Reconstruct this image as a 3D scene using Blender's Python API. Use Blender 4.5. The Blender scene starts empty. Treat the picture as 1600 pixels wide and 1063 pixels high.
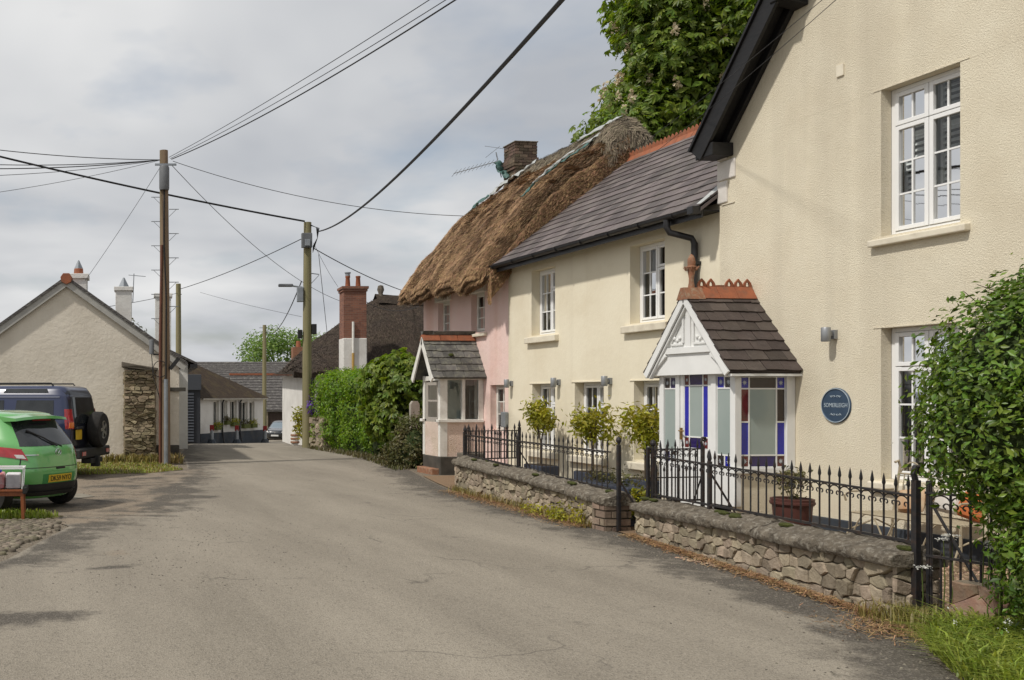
import bpy, bmesh, math, random
import numpy as np
from mathutils import Vector, Matrix
random.seed(7); np.random.seed(7)
sc = bpy.context.scene
COL = sc.collection
R = math.radians
# ------------------------------------------------------------------ camera, sky, sun, exposure
YAW = R(6.55); CY, SY = math.cos(YAW), math.sin(YAW); EYE = 1.7; FPX = 1480.0
cam_d = bpy.data.cameras.new('camera'); cam = bpy.data.objects.new('camera', cam_d); COL.objects.link(cam)
cam.location = (0, 0, EYE); cam.rotation_euler = (R(90), 0, -YAW)
cam_d.sensor_width = 36; cam_d.lens = FPX / 1600 * 36
cam_d.shift_x = (800 - 230) / 1600; cam_d.shift_y = (618 - 531.5) / 1600
cam_d.clip_start = .05; cam_d.clip_end = 3000
sc.camera = cam
SUN_DIR = Vector((-.955, -.29, 0)).normalized() * math.cos(R(53)) + Vector((0, 0, math.sin(R(53))))
sun_d = bpy.data.lights.new('sun', 'SUN'); sun = bpy.data.objects.new('sun', sun_d); COL.objects.link(sun)
sun_d.energy = 2.75; sun_d.angle = R(2.6); sun_d.color = (1, .955, .885)
sun.rotation_euler = SUN_DIR.to_track_quat('Z', 'Y').to_euler()
w = bpy.data.worlds.new('World'); sc.world = w; w.use_nodes = True
nt = w.node_tree; nt.nodes.clear(); L = nt.links.new
def wn(t, **k):
    n = nt.nodes.new(t)
    for a, b in k.items(): setattr(n, a, b)
    return n
wo = wn('ShaderNodeOutputWorld'); bg = wn('ShaderNodeBackground'); L(bg.outputs[0], wo.inputs[0])
sky = wn('ShaderNodeTexSky', sky_type='NISHITA', sun_disc=False)
sky.sun_elevation = R(53); sky.sun_rotation = math.atan2(SUN_DIR.x, SUN_DIR.y); sky.air_density = 1.2; sky.dust_density = 2.5
tc = wn('ShaderNodeTexCoord'); sep = wn('ShaderNodeSeparateXYZ'); L(tc.outputs['Generated'], sep.inputs[0])
def wmath(op, a, b):
    n = wn('ShaderNodeMath', operation=op)
    for i, v in enumerate((a, b)):
        if isinstance(v, (int, float)): n.inputs[i].default_value = v
        else: L(v, n.inputs[i])
    return n.outputs[0]
zc = wmath('MAXIMUM', sep.outputs[2], 0.0); zc = wmath('ADD', zc, .22)
cx = wmath('DIVIDE', sep.outputs[0], zc); cy = wmath('DIVIDE', sep.outputs[1], zc)
cmb = wn('ShaderNodeCombineXYZ'); L(cx, cmb.inputs[0]); L(cy, cmb.inputs[1])
n1 = wn('ShaderNodeTexNoise'); n1.inputs['Scale'].default_value = .95; n1.inputs['Detail'].default_value = 4.5; n1.inputs['Roughness'].default_value = .5; n1.inputs['Distortion'].default_value = .25
n2 = wn('ShaderNodeTexNoise'); n2.inputs['Scale'].default_value = 1.6; n2.inputs['Detail'].default_value = 5; n2.inputs['Roughness'].default_value = .55
L(cmb.outputs[0], n1.inputs['Vector']); L(cmb.outputs[0], n2.inputs['Vector'])
r1 = wn('ShaderNodeValToRGB'); L(n1.outputs[0], r1.inputs[0])
r1.color_ramp.elements[0].position = .34; r1.color_ramp.elements[0].color = (.40, .42, .455, 1)
r1.color_ramp.elements[1].position = .64; r1.color_ramp.elements[1].color = (.74, .74, .735, 1)
e = r1.color_ramp.elements.new(.5); e.color = (.565, .575, .59, 1)
r2 = wn('ShaderNodeValToRGB'); L(n2.outputs[0], r2.inputs[0])
r2.color_ramp.elements[0].position = .52; r2.color_ramp.elements[0].color = (0, 0, 0, 1)
r2.color_ramp.elements[1].position = .72; r2.color_ramp.elements[1].color = (.55, .55, .55, 1)
sk = wn('ShaderNodeMix', data_type='RGBA', blend_type='MULTIPLY'); sk.inputs[0].default_value = 1
L(sky.outputs[0], sk.inputs[6]); sk.inputs[7].default_value = (.10, .10, .10, 1)
mx = wn('ShaderNodeMix', data_type='RGBA'); L(r2.outputs[0], mx.inputs[0]); L(r1.outputs[0], mx.inputs[6]); L(sk.outputs[2], mx.inputs[7])
L(mx.outputs[2], bg.inputs[0]); bg.inputs[1].default_value = 1.0
sc.view_settings.view_transform = 'Standard'; sc.view_settings.look = 'None'; sc.view_settings.gamma = 1
sc.view_settings.exposure = 0.18; sc.view_settings.use_curve_mapping = False
sc.render.engine = 'CYCLES'; sc.cycles.max_bounces = 6; sc.cycles.transparent_max_bounces = 16
sc.cycles.caustics_reflective = False; sc.cycles.caustics_refractive = False

# ------------------------------------------------------------------ helpers
def cw(r, d, z=0.0):            # metres right of / ahead of the standpoint -> world
    return Vector((r * CY + d * SY, -r * SY + d * CY, z))
def pt(x, y, d):                # a point d metres ahead, seen at x, y of the photograph
    return cw((x - 230) / FPX * d, d, EYE + (618 - y) / FPX * d)
_zt = np.array([[-50, 0], [24, 0], [30, -.03], [34, -.12], [40, -.38], [50, -.85], [60, -1.25], [70, -1.7], [90, -2.3], [130, -3], [900, -3.2]])
def gz(x, y):                   # ground height: level, then falling gently beyond the bend
    d = x * SY + y * CY
    return sum(float(np.interp(d + o, _zt[:, 0], _zt[:, 1])) for o in (-3, -1.5, 0, 1.5, 3)) / 5
class MB:
    def __init__(s): s.v = []; s.f = []
    def add(s, v, f):
        o = len(s.v); s.v += [tuple(p) for p in v]; s.f += [tuple(i + o for i in q) for q in f]; return s
    def box(s, x0, x1, y0, y1, z0, z1):
        return s.add([(x0, y0, z0), (x1, y0, z0), (x1, y1, z0), (x0, y1, z0), (x0, y0, z1), (x1, y0, z1), (x1, y1, z1), (x0, y1, z1)],
                     [(0, 3, 2, 1), (4, 5, 6, 7), (0, 1, 5, 4), (1, 2, 6, 5), (2, 3, 7, 6), (3, 0, 4, 7)])
    def prism(s, poly, ext):
        n = len(poly); e = Vector(ext); p = [Vector(q) for q in poly]
        return s.add(p + [q + e for q in p], [tuple(range(n))[::-1], tuple(range(n, 2 * n))] + [(i, (i + 1) % n, n + (i + 1) % n, n + i) for i in range(n)])
    def quad(s, *p): return s.add(p, [tuple(range(len(p)))])
    def beam(s, a, b, w, h, up=(0, 0, 1)):        # square bar from a to b
        a, b = Vector(a), Vector(b); d = (b - a).normalized(); u = Vector(up)
        if abs(d.dot(u)) > .98: u = Vector((1, 0, 0))
        sx = d.cross(u).normalized(); u = sx.cross(d).normalized()
        q = [a + sx * (i * w / 2) + u * (j * h / 2) for i, j in ((-1, -1), (1, -1), (1, 1), (-1, 1))]
        return s.prism(q, b - a)
    def tube(s, pts, r, n=8, cap=True):
        pts = [Vector(p) for p in pts]; rr = r if isinstance(r, (list, tuple)) else [r] * len(pts)
        prev = None; o = len(s.v)
        for i, p in enumerate(pts):
            t = (pts[min(i + 1, len(pts) - 1)] - pts[max(i - 1, 0)])
            t = t.normalized() if t.length > 1e-9 else Vector((0, 0, 1))
            if prev is None:
                u = Vector((0, 0, 1)) if abs(t.z) < .9 else Vector((1, 0, 0)); a = t.cross(u).normalized()
            else:
                a = (prev - t * prev.dot(t)); a = a.normalized() if a.length > 1e-6 else t.orthogonal().normalized()
            prev = a; b = t.cross(a)
            for k in range(n):
                an = 2 * math.pi * k / n; s.v.append(tuple(p + (a * math.cos(an) + b * math.sin(an)) * rr[i]))
        for i in range(len(pts) - 1):
            for k in range(n):
                s.f.append((o + i * n + k, o + i * n + (k + 1) % n, o + (i + 1) * n + (k + 1) % n, o + (i + 1) * n + k))
        if cap:
            s.f.append(tuple(o + k for k in range(n))[::-1]); s.f.append(tuple(o + (len(pts) - 1) * n + k for k in range(n)))
        return s
    def lathe(s, prof, c=(0, 0, 0), n=20, axis='z'):
        o = len(s.v)
        for r, z in prof:
            for k in range(n):
                a = 2 * math.pi * k / n
                p = (r * math.cos(a), r * math.sin(a), z)
                if axis == 'x': p = (p[2], p[0], p[1])
                if axis == 'y': p = (p[0], p[2], p[1])
                s.v.append((c[0] + p[0], c[1] + p[1], c[2] + p[2]))
        for i in range(len(prof) - 1):
            for k in range(n): s.f.append((o + i * n + k, o + i * n + (k + 1) % n, o + (i + 1) * n + (k + 1) % n, o + (i + 1) * n + k))
        if prof[0][0] < .01: s.f.append(tuple(o + k for k in range(n))[::-1])
        if prof[-1][0] < .01: s.f.append(tuple(o + (len(prof) - 1) * n + k for k in range(n)))
        return s
    def xf(s, m):
        s.v = [tuple(m @ Vector(p)) for p in s.v]; return s
    def mesh(s, name):
        me = bpy.data.meshes.new(name); me.from_pydata(s.v, [], s.f)
        bm = bmesh.new(); bm.from_mesh(me); bmesh.ops.recalc_face_normals(bm, faces=bm.faces); bm.to_mesh(me); bm.free()
        return me
    def build(s, name, mat, parent=None, smooth=False, bevel=0):
        return obj(name, s.mesh(name), mat, parent, smooth, bevel)
def obj(name, me, mat, parent=None, smooth=False, bevel=0):
    o = bpy.data.objects.new(name, me); COL.objects.link(o)
    if mat is not None and not me.materials: me.materials.append(mat)
    if parent is not None: o.parent = parent
    if smooth:
        me.polygons.foreach_set('use_smooth', [True] * len(me.polygons))
        try: me.set_sharp_from_angle(angle=R(40))
        except Exception: pass
    if bevel:
        b = o.modifiers.new('bevel', 'BEVEL'); b.width = bevel; b.segments = 2; b.limit_method = 'ANGLE'; b.angle_limit = R(40)
    return o
def npmesh(name, V, F, mat, parent=None, smooth=False):
    V = np.asarray(V, dtype=np.float32); F = np.asarray(F, dtype=np.int32); k = F.shape[1]
    me = bpy.data.meshes.new(name); me.vertices.add(len(V)); me.vertices.foreach_set('co', V.ravel())
    me.loops.add(F.size); me.loops.foreach_set('vertex_index', F.ravel())
    me.polygons.add(len(F)); me.polygons.foreach_set('loop_start', np.arange(0, F.size, k, dtype=np.int32))
    me.update(calc_edges=True); me.validate()
    return obj(name, me, mat, parent, smooth)
def thing(name, label, cat, loc=(0, 0, 0), rz=0, group=None):
    o = bpy.data.objects.new(name, None); COL.objects.link(o); o.location = loc; o.rotation_euler = (0, 0, rz); o.empty_display_size = .2
    return tag(o, label, cat, group)
def tag(o, label=None, cat=None, group=None, kind=None):
    if label: o['label'] = label
    if cat: o['category'] = cat
    if group: o['group'] = group
    if kind: o['kind'] = kind
    return o
def dup(o, parent=None, loc=None, rot=None):
    c = o.copy(); COL.objects.link(c); c.parent = parent
    if loc is not None: c.location = loc
    if rot is not None: c.rotation_euler = rot
    for ch in list(o.children): dup(ch, c)
    return c
# ------------------------------------------------------------------ materials
def mat(name, c1, c2=None, scale=3.0, rough=.8, bump=0.0, bscale=40.0, rand=0.0, spec=.3, metal=0.0, c3=None, s3=.6, a3=.5, coord='obj', stretch=None, detail=6, coat=0.0, island=0.0, bdist=.01, streak=None):
    m = bpy.data.materials.new(name); m.use_nodes = True; t = m.node_tree; b = t.nodes['Principled BSDF']; lk = t.links.new
    b.inputs['Roughness'].default_value = rough; b.inputs['Metallic'].default_value = metal; b.inputs['Specular IOR Level'].default_value = spec
    b.inputs['Coat Weight'].default_value = coat; b.inputs['Coat Roughness'].default_value = .08
    c2 = c2 or c1
    if coord == 'obj': g = t.nodes.new('ShaderNodeTexCoord').outputs['Object']
    else: g = t.nodes.new('ShaderNodeNewGeometry').outputs['Position']
    if stretch:
        mp = t.nodes.new('ShaderNodeMapping'); mp.inputs['Scale'].default_value = stretch; lk(g, mp.inputs[0]); g = mp.outputs[0]
    def noise(s, d=detail, ro=.6):
        n = t.nodes.new('ShaderNodeTexNoise'); n.inputs['Scale'].default_value = s; n.inputs['Detail'].default_value = d; n.inputs['Roughness'].default_value = ro
        lk(g, n.inputs['Vector']); return n.outputs[0]
    def ramp(f, p0, p1, a, bb):
        r = t.nodes.new('ShaderNodeValToRGB'); lk(f, r.inputs[0]); r.color_ramp.elements[0].position = p0; r.color_ramp.elements[1].position = p1
        r.color_ramp.elements[0].color = (*a, 1); r.color_ramp.elements[1].color = (*bb, 1); return r.outputs[0]
    def mix(f, a, bb, mode='MIX'):
        n = t.nodes.new('ShaderNodeMix'); n.data_type = 'RGBA'; n.blend_type = mode
        for i, v in ((0, f), (6, a), (7, bb)):
            if isinstance(v, (int, float)): n.inputs[i].default_value = v
            elif isinstance(v, tuple): n.inputs[i].default_value = (*v, 1)
            else: lk(v, n.inputs[i])
        return n.outputs[2]
    col = ramp(noise(scale), .34, .66, c1, c2)
    if c3:
        col = mix(ramp(noise(s3, 8, .65), .5, .68, (0, 0, 0), (a3, a3, a3)), col, c3)
    if streak:                       # rain streaks: noise stretched downwards
        mp = t.nodes.new('ShaderNodeMapping'); mp.inputs['Scale'].default_value = (streak[1], streak[1], streak[1] * .06); lk(g, mp.inputs[0])
        n = t.nodes.new('ShaderNodeTexNoise'); n.inputs['Scale'].default_value = 1; n.inputs['Detail'].default_value = 6; lk(mp.outputs[0], n.inputs['Vector'])
        col = mix(ramp(n.outputs[0], .52, .74, (0, 0, 0), (streak[2],) * 3), col, streak[0])
    if rand or island:
        f = t.nodes.new('ShaderNodeObjectInfo').outputs['Random'] if rand else t.nodes.new('ShaderNodeNewGeometry').outputs['Random Per Island']
        k = rand or island
        mr = t.nodes.new('ShaderNodeMapRange'); lk(f, mr.inputs[0]); mr.inputs[3].default_value = 1 - k; mr.inputs[4].default_value = 1 + k
        hs = t.nodes.new('ShaderNodeHueSaturation'); lk(mr.outputs[0], hs.inputs['Value']); lk(col, hs.inputs['Color'])
        mh = t.nodes.new('ShaderNodeMapRange'); wn_ = t.nodes.new('ShaderNodeTexWhiteNoise'); wn_.noise_dimensions = '1D'; lk(f, wn_.inputs['W'])
        lk(wn_.outputs[0], mh.inputs[0]); mh.inputs[3].default_value = .5 - k * .05; mh.inputs[4].default_value = .5 + k * .05; lk(mh.outputs[0], hs.inputs['Hue'])
        col = hs.outputs[0]
    lk(col, b.inputs['Base Color'])
    if bump:
        bp = t.nodes.new('ShaderNodeBump'); bp.inputs['Strength'].default_value = bump; bp.inputs['Distance'].default_value = bdist
        lk(noise(bscale, 6, .65), bp.inputs['Height']); lk(bp.outputs[0], b.inputs['Normal'])
    return m
def leafmat(name, c1, c2, trans=.35, var=.35, rough=.45):
    m = mat(name, c1, c2, scale=1.3, rough=rough, island=var, spec=.35)
    t = m.node_tree; b = t.nodes['Principled BSDF']; out = t.nodes['Material Output']
    tr = t.nodes.new('ShaderNodeBsdfTranslucent'); mxs = t.nodes.new('ShaderNodeMixShader'); mxs.inputs[0].default_value = trans
    src = b.inputs['Base Color'].links[0].from_socket; hs = t.nodes.new('ShaderNodeHueSaturation'); hs.inputs['Value'].default_value = 1.5; hs.inputs['Saturation'].default_value = 1.1
    t.links.new(src, hs.inputs['Color']); t.links.new(hs.outputs[0], tr.inputs[0])
    t.links.new(b.outputs[0], mxs.inputs[1]); t.links.new(tr.outputs[0], mxs.inputs[2]); t.links.new(mxs.outputs[0], out.inputs[0])
    return m
def glassmat(name, tint=(.9, .93, .92), ior=1.75):
    m = bpy.data.materials.new(name); m.use_nodes = True; t = m.node_tree; t.nodes.clear(); lk = t.links.new
    o = t.nodes.new('ShaderNodeOutputMaterial'); mx = t.nodes.new('ShaderNodeMixShader'); fr = t.nodes.new('ShaderNodeFresnel'); fr.inputs[0].default_value = ior
    a = t.nodes.new('ShaderNodeBsdfTransparent'); a.inputs[0].default_value = (*tint, 1); g = t.nodes.new('ShaderNodeBsdfGlossy'); g.inputs['Roughness'].default_value = .015
    lk(fr.outputs[0], mx.inputs[0]); lk(a.outputs[0], mx.inputs[1]); lk(g.outputs[0], mx.inputs[2]); lk(mx.outputs[0], o.inputs[0])
    return m
M = {}
M['cream_rough'] = mat('cream_roughcast', (.785, .715, .56), (.745, .67, .515), scale=2.2, rough=.95, bump=1.0, bscale=62, c3=(.64, .56, .42), s3=.9, a3=.45, coord='pos', bdist=.016, streak=((.55, .49, .38), 1.6, .5))
M['cream'] = mat('cream_render', (.785, .72, .565), (.745, .675, .52), scale=1.3, rough=.9, bump=.4, bscale=9, c3=(.66, .575, .42), s3=.8, a3=.5, coord='pos', bdist=.014, streak=((.50, .43, .31), 1.4, .45))
M['sill'] = mat('sill_paint', (.74, .68, .55), (.66, .60, .48), scale=5, rough=.8, bump=.35, bscale=14, coord='pos', c3=(.42, .36, .28), s3=3.5, a3=.5)
M['white'] = mat('white_paint', (.80, .80, .78), (.74, .74, .72), scale=4, rough=.45, coord='pos', bump=.08, bscale=8)
M['upvc'] = mat('white_plastic', (.82, .82, .81), (.79, .79, .78), scale=3, rough=.3, coord='pos')
M['oldwhite'] = mat('old_white_paint', (.78, .76, .71), (.70, .68, .62), scale=7, rough=.7, coord='pos', bump=.2, bscale=30, c3=(.42, .38, .32), s3=3, a3=.5)
M['pink'] = mat('pink_limewash', (.79, .60, .55), (.77, .55, .49), scale=1.2, rough=.95, bump=.6, bscale=5, c3=(.74, .60, .52), s3=1.1, a3=.7, coord='pos', bdist=.03, streak=((.64, .36, .27), 1.7, .6))
M['pinkrough'] = mat('pink_roughcast', (.74, .60, .52), (.68, .54, .44), scale=3, rough=.95, bump=1.0, bscale=38, c3=(.50, .42, .29), s3=1.6, a3=.6, coord='pos', bdist=.025)
M['offwhite_wall'] = mat('offwhite_render', (.72, .66, .56), (.66, .60, .50), scale=.9, rough=.95, bump=.55, bscale=9, c3=(.57, .51, .42), s3=.55, a3=.6, coord='pos', bdist=.03, streak=((.44, .39, .31), 1.0, .5))
M['whitewash'] = mat('whitewash', (.72, .70, .66), (.64, .62, .58), scale=1.5, rough=.95, bump=.5, bscale=7, c3=(.5, .47, .42), s3=.9, a3=.45, coord='pos', bdist=.03)
M['plinth'] = mat('plinth_paint', (.050, .060, .075), (.035, .042, .052), scale=4, rough=.7, bump=.5, bscale=20, c3=(.11, .10, .09), s3=2, a3=.5, coord='pos')
M['dark_stain'] = mat('dark_plinth', (.085, .075, .062), (.055, .05, .042), scale=5, rough=.95, bump=.7, bscale=25, coord='pos')
M['black'] = mat('black_paint', (.014, .014, .016), (.022, .021, .022), scale=8, rough=.42, coord='pos', spec=.45)
M['blackwood'] = mat('black_timber', (.010, .010, .011), (.018, .017, .017), scale=6, rough=.5, stretch=(1, 1, 6), coord='pos')
M['iron'] = mat('painted_iron', (.014, .014, .017), (.028, .025, .024), scale=25, rough=.5, coord='pos', spec=.4, c3=(.075, .038, .02), s3=14, a3=.5)
M['slate'] = mat('slate', (.135, .112, .108), (.098, .082, .080), scale=3.5, rough=.62, bump=.5, bscale=30, rand=.36, c3=(.17, .15, .12), s3=7, a3=.5, coord='pos')
M['slate_far'] = mat('slate_weathered', (.115, .105, .10), (.065, .06, .058), scale=4.5, rough=.8, bump=1, bscale=9, c3=(.26, .25, .22), s3=5, a3=.7, coord='pos', bdist=.05, stretch=(1, 1, 2.4))
M['slate_porch'] = mat('slate_brown', (.085, .066, .058), (.058, .046, .042), scale=5, rough=.6, bump=.5, bscale=28, rand=.25, c3=(.15, .125, .11), s3=10, a3=.4, coord='pos')
M['slate_lichen'] = mat('slate_lichened', (.15, .145, .13), (.095, .09, .085), scale=6, rough=.85, bump=.6, bscale=30, rand=.3, c3=(.26, .25, .19), s3=9, a3=.7, coord='pos')
M['terracotta'] = mat('terracotta', (.34, .115, .055), (.25, .09, .048), scale=9, rough=.8, bump=.4, bscale=40, c3=(.16, .10, .065), s3=6, a3=.7, coord='pos')
M['terracotta_old'] = mat('terracotta_lichened', (.33, .15, .085), (.22, .115, .07), scale=14, rough=.9, bump=.6, bscale=50, c3=(.33, .27, .19), s3=16, a3=.8, coord='pos')
M['brick_dark'] = mat('brick_sooty', (.155, .105, .078), (.095, .07, .055), scale=7, rough=.95, bump=.8, bscale=35, rand=.4, c3=(.11, .10, .065), s3=3, a3=.7, coord='pos')
M['cobble'] = mat('cobble_stone', (.20, .168, .125), (.125, .105, .08), scale=9, rough=.95, bump=.8, bscale=40, rand=.35, c3=(.11, .115, .05), s3=2.2, a3=.6, coord='pos')
M['brick_pier'] = mat('brick_pier', (.25, .185, .135), (.18, .135, .10), scale=9, rough=.95, bump=.8, bscale=35, rand=.25, c3=(.33, .27, .20), s3=6, a3=.6, coord='pos')
M['brick'] = mat('brick', (.25, .105, .065), (.17, .075, .05), scale=9, rough=.9, bump=.6, bscale=40, rand=.32, c3=(.15, .125, .085), s3=5, a3=.6, coord='pos')
M['brick_pale'] = mat('brick_weathered', (.26, .155, .105), (.19, .125, .095), scale=9, rough=.95, bump=.8, bscale=35, rand=.3, c3=(.30, .25, .18), s3=7, a3=.6, coord='pos')
M['mortar'] = mat('mortar', (.24, .20, .145), (.16, .132, .10), scale=12, rough=1, bump=1, bscale=30, coord='pos')
M['mortar_dark'] = mat('earth_joints', (.085, .07, .05), (.05, .042, .03), scale=10, rough=1, bump=1, bscale=30, coord='pos')
M['stone'] = mat('rubble_stone', (.34, .28, .20), (.24, .20, .145), scale=7, rough=.95, bump=1.0, bscale=26, rand=.34, c3=(.42, .36, .27), s3=4, a3=.5, coord='pos', bdist=.02)
M['stone_mossy'] = mat('rubble_mossy', (.33, .265, .175), (.22, .18, .12), scale=6, rough=.95, bump=1.0, bscale=24, rand=.28, c3=(.17, .155, .085), s3=4, a3=.6, coord='pos', bdist=.02)
M['coping'] = mat('coping_concrete', (.215, .182, .138), (.11, .092, .07), scale=9, rough=1, bump=1.0, bscale=30, c3=(.42, .385, .32), s3=21, a3=.75, coord='pos', bdist=.05)
M['moss'] = mat('moss', (.075, .085, .02), (.04, .045, .012), scale=20, rough=1, bump=1, bscale=60, coord='pos', bdist=.02)
M['thatch'] = mat('thatch_base', (.22, .15, .09), (.12, .080, .05), scale=5, rough=1, bump=1.0, bscale=16, c3=(.05, .033, .022), s3=3.2, a3=.55, coord='pos', bdist=.06, stretch=(1, 1.6, 1))
M['straw'] = mat('straw', (.43, .272, .145), (.27, .165, .09), scale=1.1, rough=.85, island=.45, coord='pos', c3=(.115, .068, .042), s3=2.0, a3=.75)
M['straw_grey'] = mat('straw_grey', (.30, .25, .175), (.19, .155, .11), scale=1.4, rough=.9, island=.4, coord='pos')
M['ridge_thatch'] = mat('ridge_thatch', (.16, .135, .10), (.09, .075, .055), scale=8, rough=1, bump=1, bscale=18, coord='pos', bdist=.04)
M['thatch_dark'] = mat('thatch_dark', (.062, .046, .034), (.036, .027, .021), scale=7, rough=1, bump=1.0, bscale=10, coord='pos', bdist=.10, c3=(.085, .07, .045), s3=1.5, a3=.4)
M['straw_dark'] = mat('straw_dark', (.075, .055, .04), (.042, .031, .024), scale=2, rough=.9, island=.4, coord='pos')
M['mossroof'] = mat('mossy_roof', (.055, .036, .021), (.033, .022, .014), scale=5, rough=1, bump=1, bscale=12, coord='pos', c3=(.10, .075, .03), s3=2, a3=.5, bdist=.05)
M['glass'] = glassmat('window_glass')
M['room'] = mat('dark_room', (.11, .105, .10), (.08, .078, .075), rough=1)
M['curtain'] = mat('curtain', (.42, .39, .34), (.30, .27, .23), scale=2, rough=.95, stretch=(1, 14, .6), coord='pos', detail=2)
M['frosted'] = mat('frosted_glass', (.335, .385, .365), (.30, .355, .335), scale=1.2, rough=.16, coord='pos', spec=.5)
M['blueglass'] = mat('blue_glass', (.012, .018, .40), (.014, .012, .26), scale=3, rough=.07, coord='pos', spec=.6)
M['redglass'] = mat('red_glass', (.17, .018, .018), (.07, .014, .014), scale=4, rough=.07, coord='pos', spec=.6)
M['brownglass'] = mat('brown_glass', (.030, .016, .014), (.026, .018, .016), scale=4, rough=.07, coord='pos', spec=.6)
M['indigoglass'] = mat('indigo_glass', (.022, .012, .075), (.020, .012, .12), scale=4, rough=.07, coord='pos', spec=.6)
M['star'] = mat('etched_star', (.42, .45, .48), rough=.5)
M['lampgrey'] = mat('lamp_grey', (.30, .31, .32), (.27, .28, .29), rough=.4, metal=.4)
M['plaque'] = mat('plaque_blue', (.048, .078, .125), (.040, .066, .105), scale=10, rough=.45, coord='pos')
M['plaque_text'] = mat('plaque_lettering', (.40, .47, .52), rough=.6)
M['pole'] = mat('pole_timber', (.25, .175, .115), (.18, .13, .085), scale=3, rough=.95, bump=.6, bscale=30, stretch=(3, 3, .15), coord='pos', c3=(.11, .105, .045), s3=1.2, a3=.5)
M['pole_green'] = mat('pole_algae', (.26, .225, .13), (.19, .175, .09), scale=3, rough=.95, bump=.6, bscale=30, stretch=(3, 3, .15), coord='pos', c3=(.15, .16, .05), s3=1.2, a3=.6)
M['galv'] = mat('galvanised', (.33, .35, .37), (.25, .27, .29), scale=5, rough=.5, metal=.5, coord='pos')
M['rustpipe'] = mat('rusty_conduit', (.16, .065, .04), (.11, .05, .035), scale=5, rough=.8, coord='pos')
M['greybox'] = mat('grey_box', (.16, .165, .175), (.12, .125, .13), rough=.6)
M['cable'] = mat('cable_black', (.020, .020, .021), rough=.6)
M['cable_thin'] = mat('cable_grey', (.07, .072, .078), rough=.6)
M['green_paint'] = mat('green_car_paint', (.115, .36, .10), (.12, .375, .105), scale=2, rough=.25, coat=1.0, spec=.5, coord='pos')
M['blue_paint'] = mat('blue_car_paint', (.014, .022, .066), (.017, .025, .074), scale=2, rough=.3, coat=.8, spec=.5, coord='pos')
M['dark_paint'] = mat('dark_car_paint', (.012, .014, .017), rough=.25, coat=1, spec=.5)
M['blackplastic'] = mat('black_plastic', (.017, .017, .017), (.024, .024, .023), scale=10, rough=.6, coord='pos')
M['carglass'] = mat('car_glass', (.012, .014, .015), (.03, .033, .035), scale=2.5, rough=.05, spec=.7, coord='pos')
M['tyre'] = mat('tyre', (.018, .017, .016), (.03, .027, .024), scale=12, rough=.9, coord='pos')
M['alloy'] = mat('alloy', (.30, .29, .28), (.24, .23, .22), rough=.4, metal=.6)
M['chrome'] = mat('chrome', (.6, .61, .62), rough=.2, metal=.9)
M['redlens'] = mat('red_lens', (.42, .016, .02), (.28, .01, .014), scale=9, rough=.12, coat=.8, spec=.6, coord='pos')
M['amberlens'] = mat('amber_lens', (.65, .16, .02), rough=.15, coat=.6)
M['clearlens'] = mat('clear_lens', (.62, .60, .58), rough=.15, coat=.6)
M['yellowplate'] = mat('yellow_plate', (.62, .42, .03), (.55, .36, .03), rough=.4)
M['whiteplate'] = mat('white_plate', (.7, .7, .68), rough=.4)
M['ink'] = mat('plate_ink', (.02, .018, .015), rough=.6)
M['orange_wood'] = mat('varnished_wood', (.27, .085, .03), (.20, .06, .022), scale=5, rough=.4, stretch=(6, 6, .7), coat=.4)
M['clearplastic'] = glassmat('clear_plastic', (.93, .93, .95), 1.25)
M['redstuff'] = mat('red_contents', (.60, .09, .09), (.75, .55, .54), scale=9, rough=.6)
M['whitestuff'] = mat('white_contents', (.82, .80, .79), (.65, .62, .62), scale=9, rough=.6)
M['bluecord'] = mat('blue_plastic', (.03, .05, .30), rough=.4)
M['pot'] = mat('pot_brown', (.10, .038, .03), (.075, .03, .025), scale=6, rough=.5, coord='pos')
M['trough'] = mat('trough_slate_blue', (.052, .060, .085), (.04, .046, .062), scale=6, rough=.7, coord='pos')
M['trough_stone'] = mat('trough_stone', (.17, .145, .115), (.11, .095, .075), scale=8, rough=1, bump=.8, bscale=30, coord='pos')
M['soil'] = mat('soil', (.05, .035, .022), (.03, .022, .015), scale=20, rough=1, bump=1, bscale=60)
M['bark'] = mat('bark', (.10, .075, .05), (.06, .045, .03), scale=8, rough=1, bump=.8, bscale=30, stretch=(3, 3, .6))
M['bench'] = mat('bench_wire', (.40, .34, .235), (.31, .26, .18), scale=20, rough=.6, coord='pos')
M['cushion'] = mat('cushion_white', (.62, .58, .53), (.52, .48, .43), scale=12, rough=.95)
M['cushion_orange'] = mat('cushion_orange', (.50, .15, .045), (.42, .12, .04), scale=12, rough=.95)
M['tarp'] = mat('tarp_grey', (.46, .47, .46), (.34, .36, .35), scale=6, rough=.6, coord='pos', bump=.6, bscale=14, bdist=.03)
M['tarp_green'] = mat('tarp_green', (.045, .12, .11), (.10, .17, .155), scale=7, rough=.55, coord='pos', bump=.6, bscale=14, bdist=.03)
M['quoin'] = mat('quoin_white', (.72, .68, .63), (.64, .60, .55), scale=4, rough=.9, bump=.5, bscale=20, coord='pos')
M['hedge'] = leafmat('privet_leaf', (.098, .168, .020), (.15, .225, .028), .32, .45, .38)
M['hedge_dark'] = leafmat('privet_old_leaf', (.045, .085, .018), (.10, .13, .022), .2, .5, .35)
M['hedge_far'] = leafmat('hedge_leaf', (.12, .215, .022), (.20, .30, .030), .42, .4)
M['maple'] = leafmat('broad_leaf', (.11, .175, .024), (.19, .24, .034), .38, .45)
M['chestnut'] = leafmat('chestnut_leaf', (.11, .17, .022), (.17, .225, .032), .42, .45)
M['tree_far'] = leafmat('spring_leaf', (.14, .22, .05), (.18, .27, .065), .4, .35)
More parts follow.
